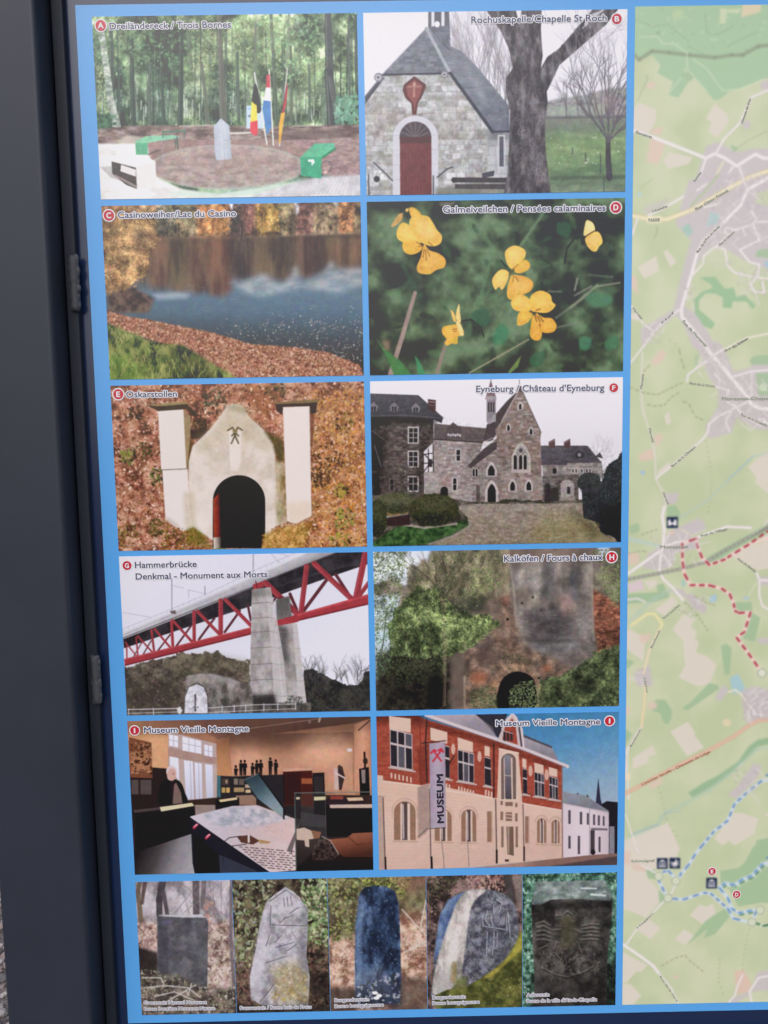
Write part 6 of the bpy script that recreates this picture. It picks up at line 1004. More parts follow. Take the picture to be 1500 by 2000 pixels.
    lanes(300, 260, 800, 600, 12, -.4); lanes(640, 880, 860, 1060, 6, .7); lanes(150, 1620, 310, 1800, 4, 1.4)
    # fifth stretch
    at(1320)
    W((360, 240), (460, 240), (530, 350), (520, 430), (490, 490), (440, 470), (410, 380), (330, 350)); W((630, 320), (720, 260), (900, 70), (990, 90), (1000, 130), (900, 200), (680, 350)); PK((280, 270), (380, 270), (370, 330), (290, 330)); PK((60, 310), (110, 310), (100, 380), (60, 400)); F((510, 560), (690, 460), (760, 570), (750, 590), (850, 720), (680, 810)); W((60, 530), (130, 590), (60, 680)); F((220, 770), (330, 700), (370, 790), (290, 810), (290, 880), (130, 940), (130, 830)); PK((280, 1100), (420, 1030), (430, 1080), (330, 1140)); TN((1270, 470), (1220, 150), (1350, 100), (1520, 180), (1520, 440)); TN((960, 220), (1050, 80), (1100, 150), (1010, 260)); TN((1200, 1100), (1350, 880), (1440, 910), (1380, 1040), (1180, 1240), (1090, 1200)); F((1150, 1380), (1230, 1380), (1400, 1440), (1360, 1590), (1160, 1710), (1100, 1660), (1040, 1710), (950, 1640)); F((1460, 1400), (1520, 1340), (1520, 1440)); F((140, 1610), (490, 1480), (610, 1750), (560, 1850), (50, 1850), (50, 1660)); W((1350, 1720), (1520, 1560), (1520, 2010), (1250, 1900)); c.fill(oval(1080, 470, 45, 40), 'e8dcb8', .8)
    c.fill([(690, 1180), (860, 1070), (1000, 1000), (1200, 860), (1300, 710), (1400, 640), (1520, 590), (1520, 640), (1400, 710), (1280, 830), (1150, 960), (980, 1090), (740, 1230)], '97c096', .9, soft=5); c.line([(1520, 690), (1380, 740), (1220, 890), (1080, 1010), (900, 1150), (640, 1300), (480, 1370), (380, 1500), (110, 1620)], 26, 'b3d2bb', .8, soft=4); c.line([(620, 1370), (480, 1370), (400, 1440)], 9, 'a9c4d8', .9); c.line([(380, 1500), (110, 1600)], 18, 'a9c4cc', .8)
    road([(260, 100), (250, 250), (220, 520)], 26, 'ece0b4', 'd2c498'); road([(210, 520), (100, 710), (60, 780)], 15); c.line([(80, 720), (70, 950), (90, 1240)], 24, 'eae4e6', .9); c.fill(rect(58, 980, 106, 1046), 'f0e6c8'); LR = [(50, 1190), (220, 1100), (560, 920), (900, 750), (1150, 610), (1300, 500), (1400, 450), (1560, 420)]; c.line(LR, 48, 'd4ac98', .8); c.line(LR, 38, 'e4c2a8'); road([(1100, 160), (1170, 140), (1230, 190), (1310, 310), (1300, 440)], 18, 'ecf0d4'); road([(1350, 380), (1440, 400), (1400, 330), (1460, 260), (1520, 280)], 20); road([(1310, 300), (1360, 360)], 18)
    c.line([(60, 1400), (110, 1560), (180, 1770)], 16, 'eeeae4', .95); dots([(390, 1120), (440, 1280), (470, 1440), (540, 1560), (600, 1660)], 9, '9da678', 50, .15)
    def blue(p, col='5f8fd0', case='d5e6f4', w=20): c.line(p, w + 20, case, .9); [dots([u, v], w, col, 74 if math.dist(u, v) > 60 else math.dist(u, v) / 1.02, .42, 1) for u, v in zip(p, p[1:])]
    blue([(1520, 960), (1430, 1060), (1280, 1180), (1160, 1290), (1090, 1460), (950, 1570), (850, 1690), (760, 1800), (700, 1900), (610, 2010)])
    for k in range(160): c.fill(oval(rs.uniform(1240, 1500), rs.uniform(160, 440), rs.uniform(4, 11), rs.uniform(4, 10)), rs.choice(['cbbfc6', 'd3cacf', 'c4b9bf']), .6)
    lanes(1240, 170, 1490, 440, 14, -.6); lanes(1130, 930, 1400, 1200, 7, -.8)
    # sixth stretch
    at(1650)
    F((40, 0), (590, 0), (600, 40), (540, 120), (600, 180), (380, 240), (330, 230), (350, 300), (290, 340), (400, 460), (400, 580), (260, 730), (40, 640)); W((260, 250), (360, 250), (360, 340), (290, 340)); PK((40, 60), (110, 60), (110, 200), (40, 190)); PK((120, 180), (270, 200), (260, 270), (130, 250)); c.fill([(390, 450), (470, 520), (430, 580), (400, 580)], WOOD, .9); F((180, 860), (290, 740), (410, 840), (310, 950)); F((710, 710), (800, 600), (880, 620), (940, 590), (970, 680), (840, 800)); F((550, 950), (650, 850), (750, 910), (660, 1010)); W((680, 1010), (860, 770), (1060, 640), (1130, 690), (1020, 830), (960, 900), (850, 940), (880, 850), (750, 950)); F((30, 1080), (280, 1210), (220, 1280), (170, 1270), (70, 1390), (30, 1390)); F((30, 1400), (110, 1400), (220, 1520), (130, 1610), (30, 1610)); W((1010, 260), (1200, 230), (1350, 100), (1380, -50), (1520, -100), (1520, 600), (1430, 580), (1200, 620), (1100, 440), (1020, 400)); c.fill([(1160, 1270), (1250, 1260), (1330, 1400), (1300, 1490), (1170, 1500)], 'e6c8b8', .9, soft=8); TN((1390, 1280), (1520, 1200), (1520, 1420), (1330, 1480)); TN((1100, 1560), (1300, 1480), (1320, 1510), (1130, 1610)); PK((510, 1340), (600, 1310), (590, 1350))
    road([(160, 20), (195, 80)], 14); road([(220, 200), (380, 290)], 15); road([(560, 400), (520, 490)], 15); road([(440, 570), (320, 700), (170, 850), (60, 1010)], 16); road([(30, 1000), (220, 1130), (340, 1220), (400, 1300)], 30); road([(400, 1300), (520, 1440), (590, 1600), (600, 1640)], 14); road([(1240, 1310), (1190, 1420), (1160, 1520), (1100, 1590)], 17); road([(1520, 1240), (1400, 1340), (1310, 1480), (1340, 1620)], 20)
    dots([(420, 1220), (560, 1140), (660, 1110), (700, 1160), (860, 1290)], 8, '8f8a68', 44, .55); dots([(1310, 850), (1260, 1050), (1240, 1300)], 8, '9aa072', 50, .15); dots([(1010, 1150), (1000, 1380), (1060, 1540)], 9, '9aa072', 46, .15)
    blue([(620, 280), (590, 350)], w=20); blue([(440, 270), (490, 260), (560, 330)]); blue([(385, 340), (470, 510)]); blue([(540, 540), (640, 550), (850, 480), (920, 490), (1090, 640), (1150, 740), (1290, 775)])
    for off, col, ca in (((14, 18), '3f7a4c', 'cfe4cc'), ((0, 0), '5a96d8', 'd5e6f4')):
        blue([(x + off[0], y + off[1]) for x, y in ((1520, 80), (1440, 190), (1330, 310), (1240, 345), (1160, 400), (1060, 385), (1005, 430), (1090, 530), (1130, 640), (1200, 685), (1380, 650))], col, ca, 20)
    blue([(1380, 660), (1340, 770)], w=18); blue([(1380, 790), (1450, 815), (1560, 790)], '2f6a3c', 'd4e4cc', 20)
    for x, y in ((393, 315), (567, 362), (487, 537), (1418, 655), (1335, 778)): c.fill(oval(x, y, 44, 44), '9cb096'); c.fill(oval(x, y, 37, 37), 'dce6cc'); c.line([(x - 12, y), (x + 12, y)], 5, 'b4c0a4')
    at(1320); c.fill(oval(1435, -30, 46, 46), '9cb096'); c.fill(oval(1435, -30, 38, 38), 'e4e8d8'); at(1650)
    for x, y in ((430, 185), (928, 383)):
        icon(x, y, 54); c.fill([(x - 38, y - 18), (x, y - 40), (x + 38, y - 18)], 'f2f0f4'); c.fill(rect(x - 38, y + 26, x + 38, y + 38), 'f2f0f4')
        for k in range(5): c.fill(rect(x - 34 + k * 15, y - 12, x - 26 + k * 15, y + 24), 'e8e6ec')
    icon(556, 182, 54)
    for k in range(7):
        a = -1.2 + k * .75; c.line([(556 + 8 * math.cos(a), 182 + 8 * math.sin(a)), (556 + 38 * math.cos(a), 182 + 38 * math.sin(a))], 15, 'f2f0f4')
    c.o = (0, 0); c.img = blur(c.img, 1); c.grain(.012, 3); return c

# ================================================================ building helpers
def link(o, parent=None):
    scene.collection.objects.link(o)
    if parent: o.parent = parent
    return o

def obj(name, mesh, mats, parent=None):
    o = bpy.data.objects.new(name, mesh)
    for m in (mats if isinstance(mats, (list, tuple)) else [mats]): mesh.materials.append(m)
    return link(o, parent)

def box_mesh(name, x0, x1, y0, y1, z0, z1, bevel=0.0, seg=3):
    bm = bmesh.new()
    bmesh.ops.create_cube(bm, size=1)
    for v in bm.verts:
        v.co = Vector(((x0 + x1) / 2 + v.co.x * (x1 - x0), (y0 + y1) / 2 + v.co.y * (y1 - y0), (z0 + z1) / 2 + v.co.z * (z1 - z0)))
    if bevel: bmesh.ops.bevel(bm, geom=list(bm.edges), offset=bevel, segments=seg, profile=.5, affect='EDGES')
    me = bpy.data.meshes.new(name); bm.to_mesh(me); bm.free()
    if bevel:                                # only the rounded edges shade smoothly
        for p in me.polygons: p.use_smooth = len(p.vertices) != 4 or min((me.vertices[a].co - me.vertices[b].co).length for a, b in p.edge_keys) < bevel * .9
    return me

def print_mesh(name, x0, x1, z0, z1, front, back):
    """a thin printed layer: front face first with its own UVs, plus the paper edge"""
    v = [(x0, front, z0), (x1, front, z0), (x1, front, z1), (x0, front, z1), (x0, back, z0), (x1, back, z0), (x1, back, z1), (x0, back, z1)]
    f = [(0, 1, 2, 3), (1, 5, 6, 2), (4, 0, 3, 7), (3, 2, 6, 7), (4, 5, 1, 0)]
    me = bpy.data.meshes.new(name); me.from_pydata(v, [], f)
    uv = me.uv_layers.new(name='print')
    co = {0: (0, 0), 1: (1, 0), 2: (1, 1), 3: (0, 1), 4: (0, 0), 5: (1, 0), 6: (1, 1), 7: (0, 1)}
    for l in me.loops: uv.data[l.index].uv = co[l.vertex_index]
    return me

# ================================================================ setting: ground
def ground_material():
    m = mat('ground_gravel', (.20, .17, .16), .9, .3)
    L = m.node_tree.links; b = m.node_tree.nodes['Principled BSDF']; geo = node(m, 'ShaderNodeNewGeometry')
    v = node(m, 'ShaderNodeTexVoronoi'); v.inputs['Scale'].default_value = 75; n = node(m, 'ShaderNodeTexNoise'); n.inputs['Scale'].default_value = 3; n.inputs['Detail'].default_value = 8
    for q in (v, n): L.new(geo.outputs['Position'], q.inputs['Vector'])
    sep = node(m, 'ShaderNodeSeparateColor'); L.new(v.outputs['Color'], sep.inputs['Color'])
    cr = node(m, 'ShaderNodeValToRGB'); e = cr.color_ramp.elements; e[0].color = (.06, .052, .054, 1); e[1].color = (.24, .205, .20, 1)
    mx = node(m, 'ShaderNodeMath', operation='MULTIPLY_ADD'); mx.inputs[1].default_value = .6; L.new(sep.outputs[0], mx.inputs[0])
    h = node(m, 'ShaderNodeMath', operation='MULTIPLY'); h.inputs[1].default_value = .4; L.new(n.outputs['Fac'], h.inputs[0]); L.new(h.outputs[0], mx.inputs[2])
    L.new(mx.outputs[0], cr.inputs['Fac']); L.new(cr.outputs['Color'], b.inputs['Base Color'])
    bp = node(m, 'ShaderNodeBump'); bp.inputs['Strength'].default_value = .8; bp.inputs['Distance'].default_value = .008; bp.invert = True
    L.new(v.outputs['Distance'], bp.inputs['Height']); L.new(bp.outputs['Normal'], b.inputs['Normal'])
    return m

gm = bpy.data.meshes.new('ground')
gm.from_pydata([(-600, -600, 0), (600, -600, 0), (600, 600, 0), (-600, 600, 0)], [], [(0, 1, 2, 3)])
ground = obj('ground', gm, ground_material())
ground['kind'] = 'structure'

def build_gravel():
    rs = random.Random(5); V, F, C = [], [], []
    ico = bmesh.new(); bmesh.ops.create_icosphere(ico, subdivisions=1, radius=1)
    iv = [v.co.copy() for v in ico.verts]; jf = [[v.index for v in f.verts] for f in ico.faces]; ico.free()
    for k in range(16000):
        x, y = rs.gauss(-.95, .75), rs.gauss(1.35, .85); s = rs.uniform(.004, .012)
        if (-.48 < x < -.32 or 1.0 < x < 1.16) and -.08 < y < .09: continue
        sx, sy, sz = s * rs.uniform(.8, 1.5), s * rs.uniform(.8, 1.3), s * rs.uniform(.5, .9); a = rs.uniform(0, 6.3); n0 = len(V); ca, sa = math.cos(a), math.sin(a)
        for p in iv:
            j = 1 + rs.uniform(-.18, .18); px, py = p.x * sx * j, p.y * sy * j
            V.append((x + px * ca - py * sa, y + px * sa + py * ca, sz * .55 + p.z * sz * j))
        F += [[n0 + i for i in f] for f in jf]; C += [k % 3] * len(jf)
    me = bpy.data.meshes.new('gravel'); me.from_pydata(V, [], F)
    o = obj('gravel', me, [mat('pebble_pale', (.36, .32, .31), .85, .3), mat('pebble_pink', (.27, .21, .20), .85, .3), mat('pebble_dark', (.13, .12, .125), .85, .3)])
    me.polygons.foreach_set('material_index', C)
    o['kind'] = 'stuff'; o['label'] = 'loose pinkish grey gravel on the ground behind the board post'; o['category'] = 'gravel'
build_gravel()

# ================================================================ the information board
board = bpy.data.objects.new('information_board', None)
link(board)
board['label'] = 'outdoor information board with framed panel of captioned photographs beside a hiking map'
board['category'] = 'information board'

steel = paint_metal('anthracite_powder_coat', (.023, .0275, .042), .42)
steel_dark = paint_metal('anthracite_door_profile', (.014, .018, .029), .55)
weld = paint_metal('painted_weld', (.062, .065, .076), .6, .5)
navy = ink('navy_print', '17284a')
blue = ink('blue_print', '5aa8ec')

def Z(v): return EYE + v
X_L, X_R = -.3259, 1.0076                    # blue field of the print
Z_B, Z_T = Z(-.7220), Z(.4823)
NAVY = .0112
BEZ = .0128
PX1 = X_L - NAVY - BEZ - .0022               # inner face of the left post

for nm, x0, x1 in (('post', PX1 - .100, PX1), ('post', X_R + NAVY + BEZ + .0022, X_R + NAVY + BEZ + .1022)):
    p = obj(nm, box_mesh('post', x0, x1, -.046, .054, 0, 2.16, .005, 4), steel, board)
    obj('cap', box_mesh('cap', x0 - .002, x1 + .002, -.048, .056, 2.158, 2.166, .002, 2), steel_dark, p)
sheet = obj('printed_sheet', print_mesh('printed_sheet', X_L - NAVY - .002, X_R + NAVY + .002, Z_B - .022, Z_T + .020, 0, .004), navy, board)
obj('back_panel', box_mesh('back_panel', PX1 - .001, X_R + NAVY + BEZ + .0032, .0225, .0265, Z_B - .045, Z_T + .043), steel_dark, board)
frame = obj('door_frame', box_mesh('door_frame', X_L - NAVY - BEZ, X_L - NAVY, -.009, .022, Z_B - .036, Z_T + .034, .0012, 2), steel_dark, board)
obj('door_frame', box_mesh('door_frame', X_R + NAVY, X_R + NAVY + BEZ, -.009, .022, Z_B - .036, Z_T + .034, .0012, 2), steel_dark, board)
for z0, z1 in ((Z_T + .020, Z_T + .034), (Z_B - .036, Z_B - .022)):
    obj('door_frame', box_mesh('door_frame', X_L - NAVY - .001, X_R + NAVY + .001, -.0088, .0218, z0, z1, .0025, 3), steel_dark, board)
for z0, z1 in ((Z_T + .044, Z_T + .104), (Z_B - .106, Z_B - .046)):
    obj('cross_rail', box_mesh('cross_rail', PX1 - .002, X_R + NAVY + BEZ + .0042, -.030, .040, z0, z1, .006, 3), steel, board)

def build_hinge(xc, z0, z1, seed):
    rs = random.Random(seed); bm = bmesh.new(); n, rows = 20, 26; ring = []
    for j in range(rows + 1):
        t = j / rows; z = z0 + (z1 - z0) * t
        r = .0053 * (1 - .35 * max(0, abs(t - .5) - .44) / .06)
        if abs(t - .5) < .02: r *= .86
        wob = [rs.uniform(-.0004, .0004) for _ in range(n)]
        ring.append([bm.verts.new((xc + math.cos(a * 2 * math.pi / n) * (r + wob[a]), -.0095 + math.sin(a * 2 * math.pi / n) * (r + wob[a]), z)) for a in range(n)])
    for a, b in zip(ring, ring[1:]):
        for i in range(n): bm.faces.new((a[i], a[(i + 1) % n], b[(i + 1) % n], b[i]))
    bm.faces.new(list(reversed(ring[0]))); bm.faces.new(ring[-1])
    me = bpy.data.meshes.new('hinge'); bm.to_mesh(me); bm.free()
    for p in me.polygons: p.use_smooth = True
    h = obj('hinge', me, weld, board); h['label'] = 'painted barrel hinge welded to the door edge'
    for side in (-1, 1):                      # lumpy weld bead along each flank
        bm = bmesh.new()
        for k in range(17):
            z = z0 + (z1 - z0) * (.05 + .9 * k / 16) + rs.uniform(-.0015, .0015); s = rs.choice((.0016, .0020, .0024, .0028)) * rs.uniform(.85, 1.15)
            bmesh.ops.create_icosphere(bm, subdivisions=2, radius=1, matrix=Matrix.Translation((xc + side * .0036 + rs.uniform(-.0008, .0008), -.0088 - (.002 if side > 0 else .001), z)) @ Matrix.Diagonal((s, s * .8, s * 1.7, 1)))
        me = bpy.data.meshes.new('weld_bead'); bm.to_mesh(me); bm.free()
        for p in me.polygons: p.use_smooth = True
        obj('weld_bead', me, weld, h)
    return h
build_hinge(HINGE1[0], Z(HINGE1[1]), Z(HINGE1[2]), 3)
build_hinge(HINGE2[0], Z(HINGE2[1]), Z(HINGE2[2]), 8)

field = obj('blue_field', print_mesh('blue_field', X_L, X_R, Z_B, Z_T, -.0004, .001), blue, board)

# ---------------------------------------------------------------- prints
def to_lin(a): return np.where(a <= .04045, a / 12.92, ((a + .055) / 1.055) ** 2.4)
def to_srgb(a): return np.where(a <= .0031308, a * 12.92, 1.055 * np.maximum(a, 1e-9) ** (1 / 2.4) - .055)

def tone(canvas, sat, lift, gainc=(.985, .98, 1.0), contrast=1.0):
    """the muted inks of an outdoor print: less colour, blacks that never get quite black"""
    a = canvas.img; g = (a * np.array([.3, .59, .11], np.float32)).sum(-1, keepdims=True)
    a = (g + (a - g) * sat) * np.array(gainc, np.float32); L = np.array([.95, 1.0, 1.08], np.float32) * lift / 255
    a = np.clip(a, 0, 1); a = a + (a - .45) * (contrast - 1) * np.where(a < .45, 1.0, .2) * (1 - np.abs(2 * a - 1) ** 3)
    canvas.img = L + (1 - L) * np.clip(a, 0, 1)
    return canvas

def print_material(name, canvas, z0, z1):
    # sky sheen and light level taken out of the colours, evenly per print
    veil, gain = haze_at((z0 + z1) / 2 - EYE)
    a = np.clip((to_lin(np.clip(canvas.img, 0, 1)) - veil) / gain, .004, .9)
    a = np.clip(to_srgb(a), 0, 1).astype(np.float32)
    im = bpy.data.images.new(name, canvas.w, canvas.h)
    px = np.ones((canvas.h, canvas.w, 4), np.float32); px[..., :3] = a[::-1]
    im.pixels.foreach_set(px.ravel()); im.update(); im.pack()
    m = mat(name, (.5, .5, .5), GLOSS, SPEC); t = node(m, 'ShaderNodeTexImage'); t.image = im; t.extension = 'EXTEND'; t.interpolation = 'Cubic'
    uv = node(m, 'ShaderNodeUVMap'); uv.uv_map = 'print'
    m.node_tree.links.new(uv.outputs[0], t.inputs['Vector'])
    m.node_tree.links.new(t.outputs['Color'], m.node_tree.nodes['Principled BSDF'].inputs['Base Color'])
    return laminate(m)

white_ink, navy_ink, red_ink = ink('white_ink', 'ece9ee'), ink('text_navy_ink', '465070'), ink('badge_red_ink', 'c8283c')
ink_pale_map, ink_pale_road = ink('map_halo_ink', 'd6dcc6'), ink('road_halo_ink', 'e9bfa0')
grey_ink, brown_ink, red_text = ink('map_grey_ink', '868280'), ink('map_brown_ink', '8a5a3c'), ink('banner_ink', '2c2a3a')

def glyphs(body, offset):
    cu = bpy.data.curves.new('t', 'FONT'); cu.body = body; cu.size = 1.0; cu.offset = offset; cu.resolution_u = 3; cu.fill_mode = 'FRONT'
    o = bpy.data.objects.new('t', cu); scene.collection.objects.link(o)
    dg = bpy.context.evaluated_depsgraph_get(); me = bpy.data.meshes.new_from_object(o.evaluated_get(dg))
    v = np.array([p.co[:2] for p in me.vertices]); f = [tuple(p.vertices) for p in me.polygons]
    bpy.data.objects.remove(o); bpy.data.curves.remove(cu); bpy.data.meshes.remove(me)
    par = list(range(len(v)))                # islands, so that neighbouring letters never share a plane
    def find(i):
        while par[i] != i: par[i] = par[par[i]]; i = par[i]
        return i
    for q in f:
        for i in q[1:]: par[find(i)] = find(q[0])
    roots = {}
    for i in range(len(v)): roots.setdefault(find(i), []).append(v[i, 0])
    order = {r: k for k, r in enumerate(sorted(roots, key=lambda r: min(roots[r])))}
    return v, f, [order[find(i)] % 5 for i in range(len(v))]

def text_parts(layers, body, P0, P1, cap, V, F, MI):
    """layers: (spread as a share of the cap height, depth, material slot); P0-P1 is the baseline on the sheet (x, z).
    A spread layer is the lettering printed several times round a small circle: a halo, or a bolder stroke."""
    d = Vector(P1) - Vector(P0); L = d.length; d.normalize(); n = Vector((-d.y, d.x))
    v, f, isl = glyphs(body, 0); lo, hi = v[:, 0].min(), v[:, 0].max(); sx = L / (hi - lo); sy = cap / .70
    for spread, depth, slot in layers:
        r = spread * cap; k = 12 if spread > .08 else 6 if spread else 1
        for j in range(k):
            a = 2 * math.pi * j / k; ox, oy = r * math.cos(a), r * math.sin(a); n0 = len(V)
            for (x, y), q in zip(v, isl):
                c = Vector(P0) + d * ((x - lo) * sx + ox) + n * (y * sy + oy); V.append((c.x, -depth - j * .000012 - q * .0000025, c.y))
            F += [tuple(n0 + i for i in q) for q in f]; MI += [slot] * len(f)

def text_obj(name, layers, lines, mats, parent):
    V, F, MI = [], [], []
    for body, P0, P1, cap in lines: text_parts(layers, body, P0, P1, cap, V, F, MI)
    me = bpy.data.meshes.new(name); me.from_pydata(V, [], F); o = obj(name, me, mats, parent); me.polygons.foreach_set('material_index', MI)
    return o

def badge(letter, P, r, parent):
    V, F, MI = [], [], []
    for rad, depth, slot in ((r, .0011, 0), (r * .82, .0013, 1)):
        n0 = len(V); V += [(P[0] + rad * math.cos(a), -depth, P[1] + rad * math.sin(a)) for a in np.linspace(0, 2 * math.pi, 41)[:-1]]; F.append(tuple(range(n0, n0 + 40))); MI.append(slot)
    w = {'I': .2, 'A': .84, 'E': .56, 'F': .54}.get(letter, .7) * r
    text_parts([(.05, .0015, 0)], letter, (P[0] - w / 2, P[1] - r * .42), (P[0] + w / 2, P[1] - r * .42), r * .84, V, F, MI)
    me = bpy.data.meshes.new('letter_badge'); me.from_pydata(V, [], F); o = obj('letter_badge', me, [white_ink, red_ink], parent); me.polygons.foreach_set('material_index', MI)
    return o

CAPTION = [(.16, .0010, 0), (.02, .0013, 1)]
C1, C2 = (-.3080, -.0155), (-.0084, .2845)
ROWS = [(.2745, .4697), (.0736, .2674), (-.1258, .0666), (-.3253, -.1324), (-.5266, -.3325), (-.7111, -.5363)]
def spot(quad, x0, x1, z0, z1):
    H = homography(quad, [(x0, z1), (x1, z1), (x1, z0), (x0, z0)])
    return lambda *p: tuple(hmap(H, [p])[0])

PHOTOS = [
    (C1, 0, paint_forest, 'printed photograph of a boundary pillar and flags in a wood', [(43, 60), (1412, 46), (1430, 985), (98, 1000)], ('A', 90, 107, 33), [('Dreiländereck / Trois Bornes', (137, 127), (762, 120), 33)]),
    (C2, 0, paint_chapel, 'printed photograph of a stone chapel beside a big tree', [(48, 72), (1418, 43), (1398, 980), (68, 1005)], ('B', 1362, 95, 31), [('Rochuskapelle/Chapelle St Roch', (607, 122), (1308, 106), 33)]),
    (C1, 1, paint_lake, 'printed photograph of an autumn lake', [(52, 60), (1403, 42), (1422, 948), (98, 968)], ('C', 92, 110, 33), [('Casinoweiher/Lac du Casino', (140, 124), (755, 116), 33)]),
    (C2, 1, paint_violets, 'printed photograph of yellow violets', [(45, 57), (1420, 28), (1408, 950), (62, 980)], ('D', 1370, 80, 34), [('Galmeiveilchen / Pensées calaminaires', (452, 113), (1315, 98), 34)]),
    (C1, 2, paint_tunnel, 'printed photograph of a white mine tunnel portal', [(35, 50), (1433, 33), (1450, 940), (82, 967)], ('E', 80, 97, 34), [('Oskarstollen', (125, 116), (405, 112), 34)]),
    (C2, 2, paint_castle, 'printed photograph of a stone castle and courtyard', [(35, 60), (1457, 30), (1443, 960), (55, 985)], ('F', 1404, 90, 30), [('Eyneburg / Château d’Eyneburg', (630, 118), (1350, 107), 36)]),
    (C1, 3, paint_bridge, 'printed photograph of a red railway bridge', [(28, 65), (1445, 40), (1468, 945), (70, 980)], ('G', 75, 116, 31), [('Hammerbrücke', (122, 130), (475, 124), 36), ('Denkmal - Monument aux Morts', (126, 196), (880, 182), 36)]),
    (C2, 3, paint_kiln, 'printed photograph of overgrown lime kilns', [(43, 50), (1455, 27), (1448, 940), (58, 960)], ('H', 1402, 82, 36), [('Kalköfen / Fours à chaux', (788, 107), (1350, 98), 36)]),
    (C1, 4, paint_museum_room, 'printed photograph of a museum room', [(27, 72), (1450, 40), (1465, 937), (65, 972)], ('I', 71, 125, 32), [('Museum Vieille Montagne', (128, 140), (738, 128), 36)]),
    (C2, 4, paint_museum_front, 'printed photograph of the brick museum front with banner', [(33, 52), (1450, 33), (1440, 925), (45, 953)], ('I', 1395, 85, 33), [('Museum Vieille Montagne', (735, 112), (1340, 104), 36)]),
]
INK_VEIL = {paint_forest: (.95, 26, (1.0, 1.0, .99), 1.12), paint_chapel: (.8, 28, (.97, .97, .99), 1.08), paint_lake: (.92, 20, (.98, .97, .97), 1.08), paint_violets: (.92, 16, (1.0, .985, .97), 1.05),  # saturation, lift for the painted sky veil, gain, contrast
       paint_tunnel: (1.02, 8, (.95, .925, .92), 1.25), paint_castle: (.88, 8, (.95, .945, .96), 1.2), paint_bridge: (.88, 8, (.955, .96, .99), 1.12), paint_kiln: (.82, 10, (1.0, .985, .98), 1.04),
       paint_museum_room: (.92, 4, (.93, .91, .95), 1.1), paint_museum_front: (.9, 6, (.90, .865, .89), 1.1)}
for (x0, x1), row, fn, label, quad, (letter, bx, by, br), lines in PHOTOS:
    z0, z1 = Z(ROWS[row][0]), Z(ROWS[row][1])
    ph = obj('printed_photograph', print_mesh('printed_photograph', x0, x1, z0, z1, -.0008, .0004), print_material(fn.__name__[6:] + '_print', tone(fn().photo({paint_lake: .05, paint_museum_front: .06, paint_museum_room: .05, paint_violets: .08, paint_bridge: .09}.get(fn, .11)), *INK_VEIL[fn]), z0, z1), board)
    ph['label'] = label
    S = spot(quad, x0, x1, z0, z1); k = (x1 - x0) / (quad[1][0] - quad[0][0])
    text_obj('caption', CAPTION, [(t, S(*a), S(*b), h * k) for t, a, b, h in lines], [white_ink, navy_ink], ph)
    badge(letter, S(bx, by), br * k, ph)
    if fn is paint_museum_front:
        text_obj('banner_lettering', [(.07, .0011, 0)], [('MUSEUM', S(427, 676), S(423, 393), 37 * k)], [red_text], ph)

STONES = [
    (-.3080, STX[0] - .0003, paint_stone_grey, 'printed photograph of a plain grey boundary stone', [(72, 97), (640, 85), (660, 857), (107, 880)], [('Grenzstein Neutral Moresnet', (120, 815), (487, 805), 21), ('Borne frontière Moresnet Neutre', (122, 851), (535, 839), 21)]),
    (STX[0] + .0003, STX[1] - .0003, paint_stone_carved, 'printed photograph of a carved pointed boundary stone', [(645, 85), (1195, 72), (1215, 840), (662, 857)], [('Preusenstein / Borne bois de Preus', (682, 835), (1103, 824), 21)]),
    (STX[1] + .0003, STX[2] - .0003, paint_stone_blue, 'printed photograph of a dark blue boundary stone', [(-257, 71), (320, 57), (330, 831), (-239, 840)], [('Burgunderstein', (-215, 785), (-15, 780), 21), ('Borne bourguignonne', (-215, 820), (70, 812), 21)]),
    (STX[2] + .0003, STX[3] - .0003, paint_stone_striped, 'printed photograph of a blue and white striped boundary stone', [(320, 57), (887, 48), (885, 822), (330, 831)], [('Burgunderstein', (358, 773), (550, 768), 21), ('Borne bourguignonne', (358, 805), (632, 798), 21)]),
    (STX[3] + .0003, .2845, paint_stone_eagle, 'printed photograph of a dark boundary stone carved with an eagle', [(887, 48), (1440, 40), (1437, 812), (885, 822)], [('Adlerstein', (908, 760), (1042, 757), 21), ('Borne de la ville d’Aix-la-Chapelle', (908, 795), (1325, 787), 21)]),
]
for x0, x1, fn, label, quad, lines in STONES:
    z0, z1 = Z(ROWS[5][0]), Z(ROWS[5][1])
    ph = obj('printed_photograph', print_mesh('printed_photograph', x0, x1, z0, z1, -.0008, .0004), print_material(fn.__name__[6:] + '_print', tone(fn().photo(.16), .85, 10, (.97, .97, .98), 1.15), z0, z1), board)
    ph['label'] = label
    S = spot(quad, x0, x1, z0, z1); k = (x1 - x0) / (quad[1][0] - quad[0][0])
    text_obj('caption', [(.17, .0010, 0), (.0, .0013, 1)], [(t, S(*a), S(*b), h * k) for t, a, b, h in lines], [white_ink, navy_ink], ph)

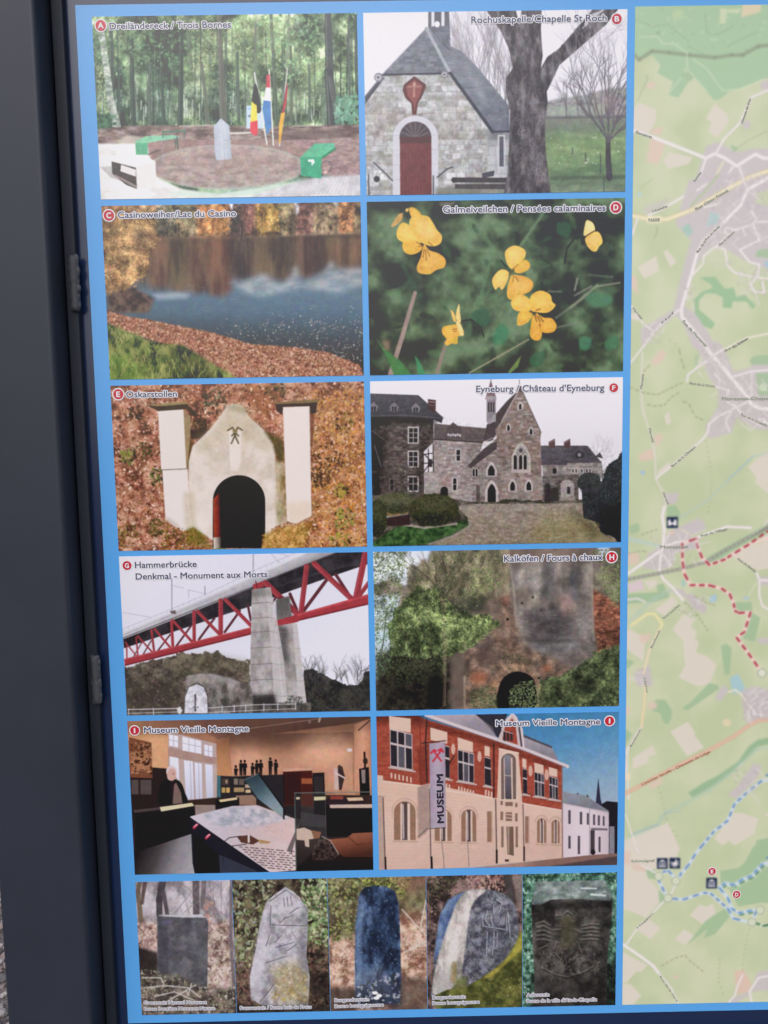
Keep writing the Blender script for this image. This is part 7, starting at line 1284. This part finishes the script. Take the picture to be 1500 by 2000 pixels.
# ---------------------------------------------------------------- the hiking map
MX0, MX1, MZ0, MZ1 = .2932, .9966, Z(-.7111), Z(.4724)
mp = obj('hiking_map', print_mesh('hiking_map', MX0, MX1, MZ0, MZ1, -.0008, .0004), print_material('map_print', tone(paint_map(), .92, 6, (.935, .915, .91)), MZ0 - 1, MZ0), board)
mp['label'] = 'printed green hiking map with red and blue dashed routes'
MS = spot(MAP_QUAD, MX0, MX1, MZ0, MZ1); U = 1 / .193333; mk = .193333 * .6e-3
for letter, x, y in (('E', 930, 263), ('D', 1178, 495)): badge(letter, MS(x, 1650 * U + y), 46 * mk * 1.05, mp)
LABELS = [('Gemehret', 0, (155, 1345), (320, 1400), 34), ('Chemin du Duc', 0, (1240, 1250), (1325, 1000), 30), ('Rue du Bois', 330, (760, 130), (825, 40), 30), ('Rue César Franck', 330, (770, 420), (1100, 225), 36), ('N608', 330, (290, 532), (402, 528), 42),
          ('Heide', 330, (330, 440), (480, 385), 28), ('Rue de Moresnet', 330, (630, 1545), (865, 1800), 40), ('Rue de la', 330, (790, 850), (870, 730), 34), ('Rue du Stade', 330, (870, 725), (1010, 585), 30), ('Rue du Calvaire', 330, (1010, 775), (1160, 640), 28), ('Rue du Sentier', 330, (1150, 1810), (1300, 1715), 28), ('Hof', 330, (430, 1560), (550, 1455), 30), ('Marveld', 330, (125, 1410), (215, 1520), 30), ('Marveld', 660, (225, 515), (245, 370), 34), ('Marveld', 660, (290, 915), (325, 1055), 34), ('Rue du Sablon', 660, (1065, 140), (1290, 15), 32), ('Rue de la Croix', 660, (705, 465), (960, 500), 34), ('Moresnet-Chapelle', 660, (1030, 628), (1560, 625), 46), ('Rue de la Clinique', 660, (530, 1305), (765, 1105), 34), ('Rue de la Chapelle', 660, (1220, 780), (1480, 895), 34), ('Marveld', 660, (430, 1560), (480, 1680), 30),
          ('Moresnet', 990, (410, 418), (690, 412), 46), ('Rue du Village', 990, (820, 300), (1085, 228), 34), ('Rue Laschet', 990, (445, 1130), (610, 990), 30), ('Bambusch', 990, (325, 1425), (410, 1250), 34), ('Rue du Bempt', 990, (1190, 530), (1370, 660), 28), ('Lütticher Straße - Chaussée de Liège', 1320, (225, 1105), (915, 770), 42), ('Bambusch', 1320, (115, 715), (215, 540), 30), ('Höhe', 1320, (240, 20), (270, 165), 30), ('Schmalgraf', 1650, (115, 172), (350, 165), 42), ('Heggen', 1650, (180, 840), (340, 690), 28), ('Rue de la Gare', 1650, (400, 1325), (575, 1580), 30)]
for t, base, a, b, h in LABELS:
    brown = t.startswith('Lütt')
    text_obj('map_label', [(.10, .0010, 0), (.0, .0013, 1)], [(t, MS(a[0], base * U + a[1]), MS(b[0], base * U + b[1]), h * mk * .68)], [ink_pale_map if not brown else ink_pale_road, brown_ink if brown else grey_ink], mp)
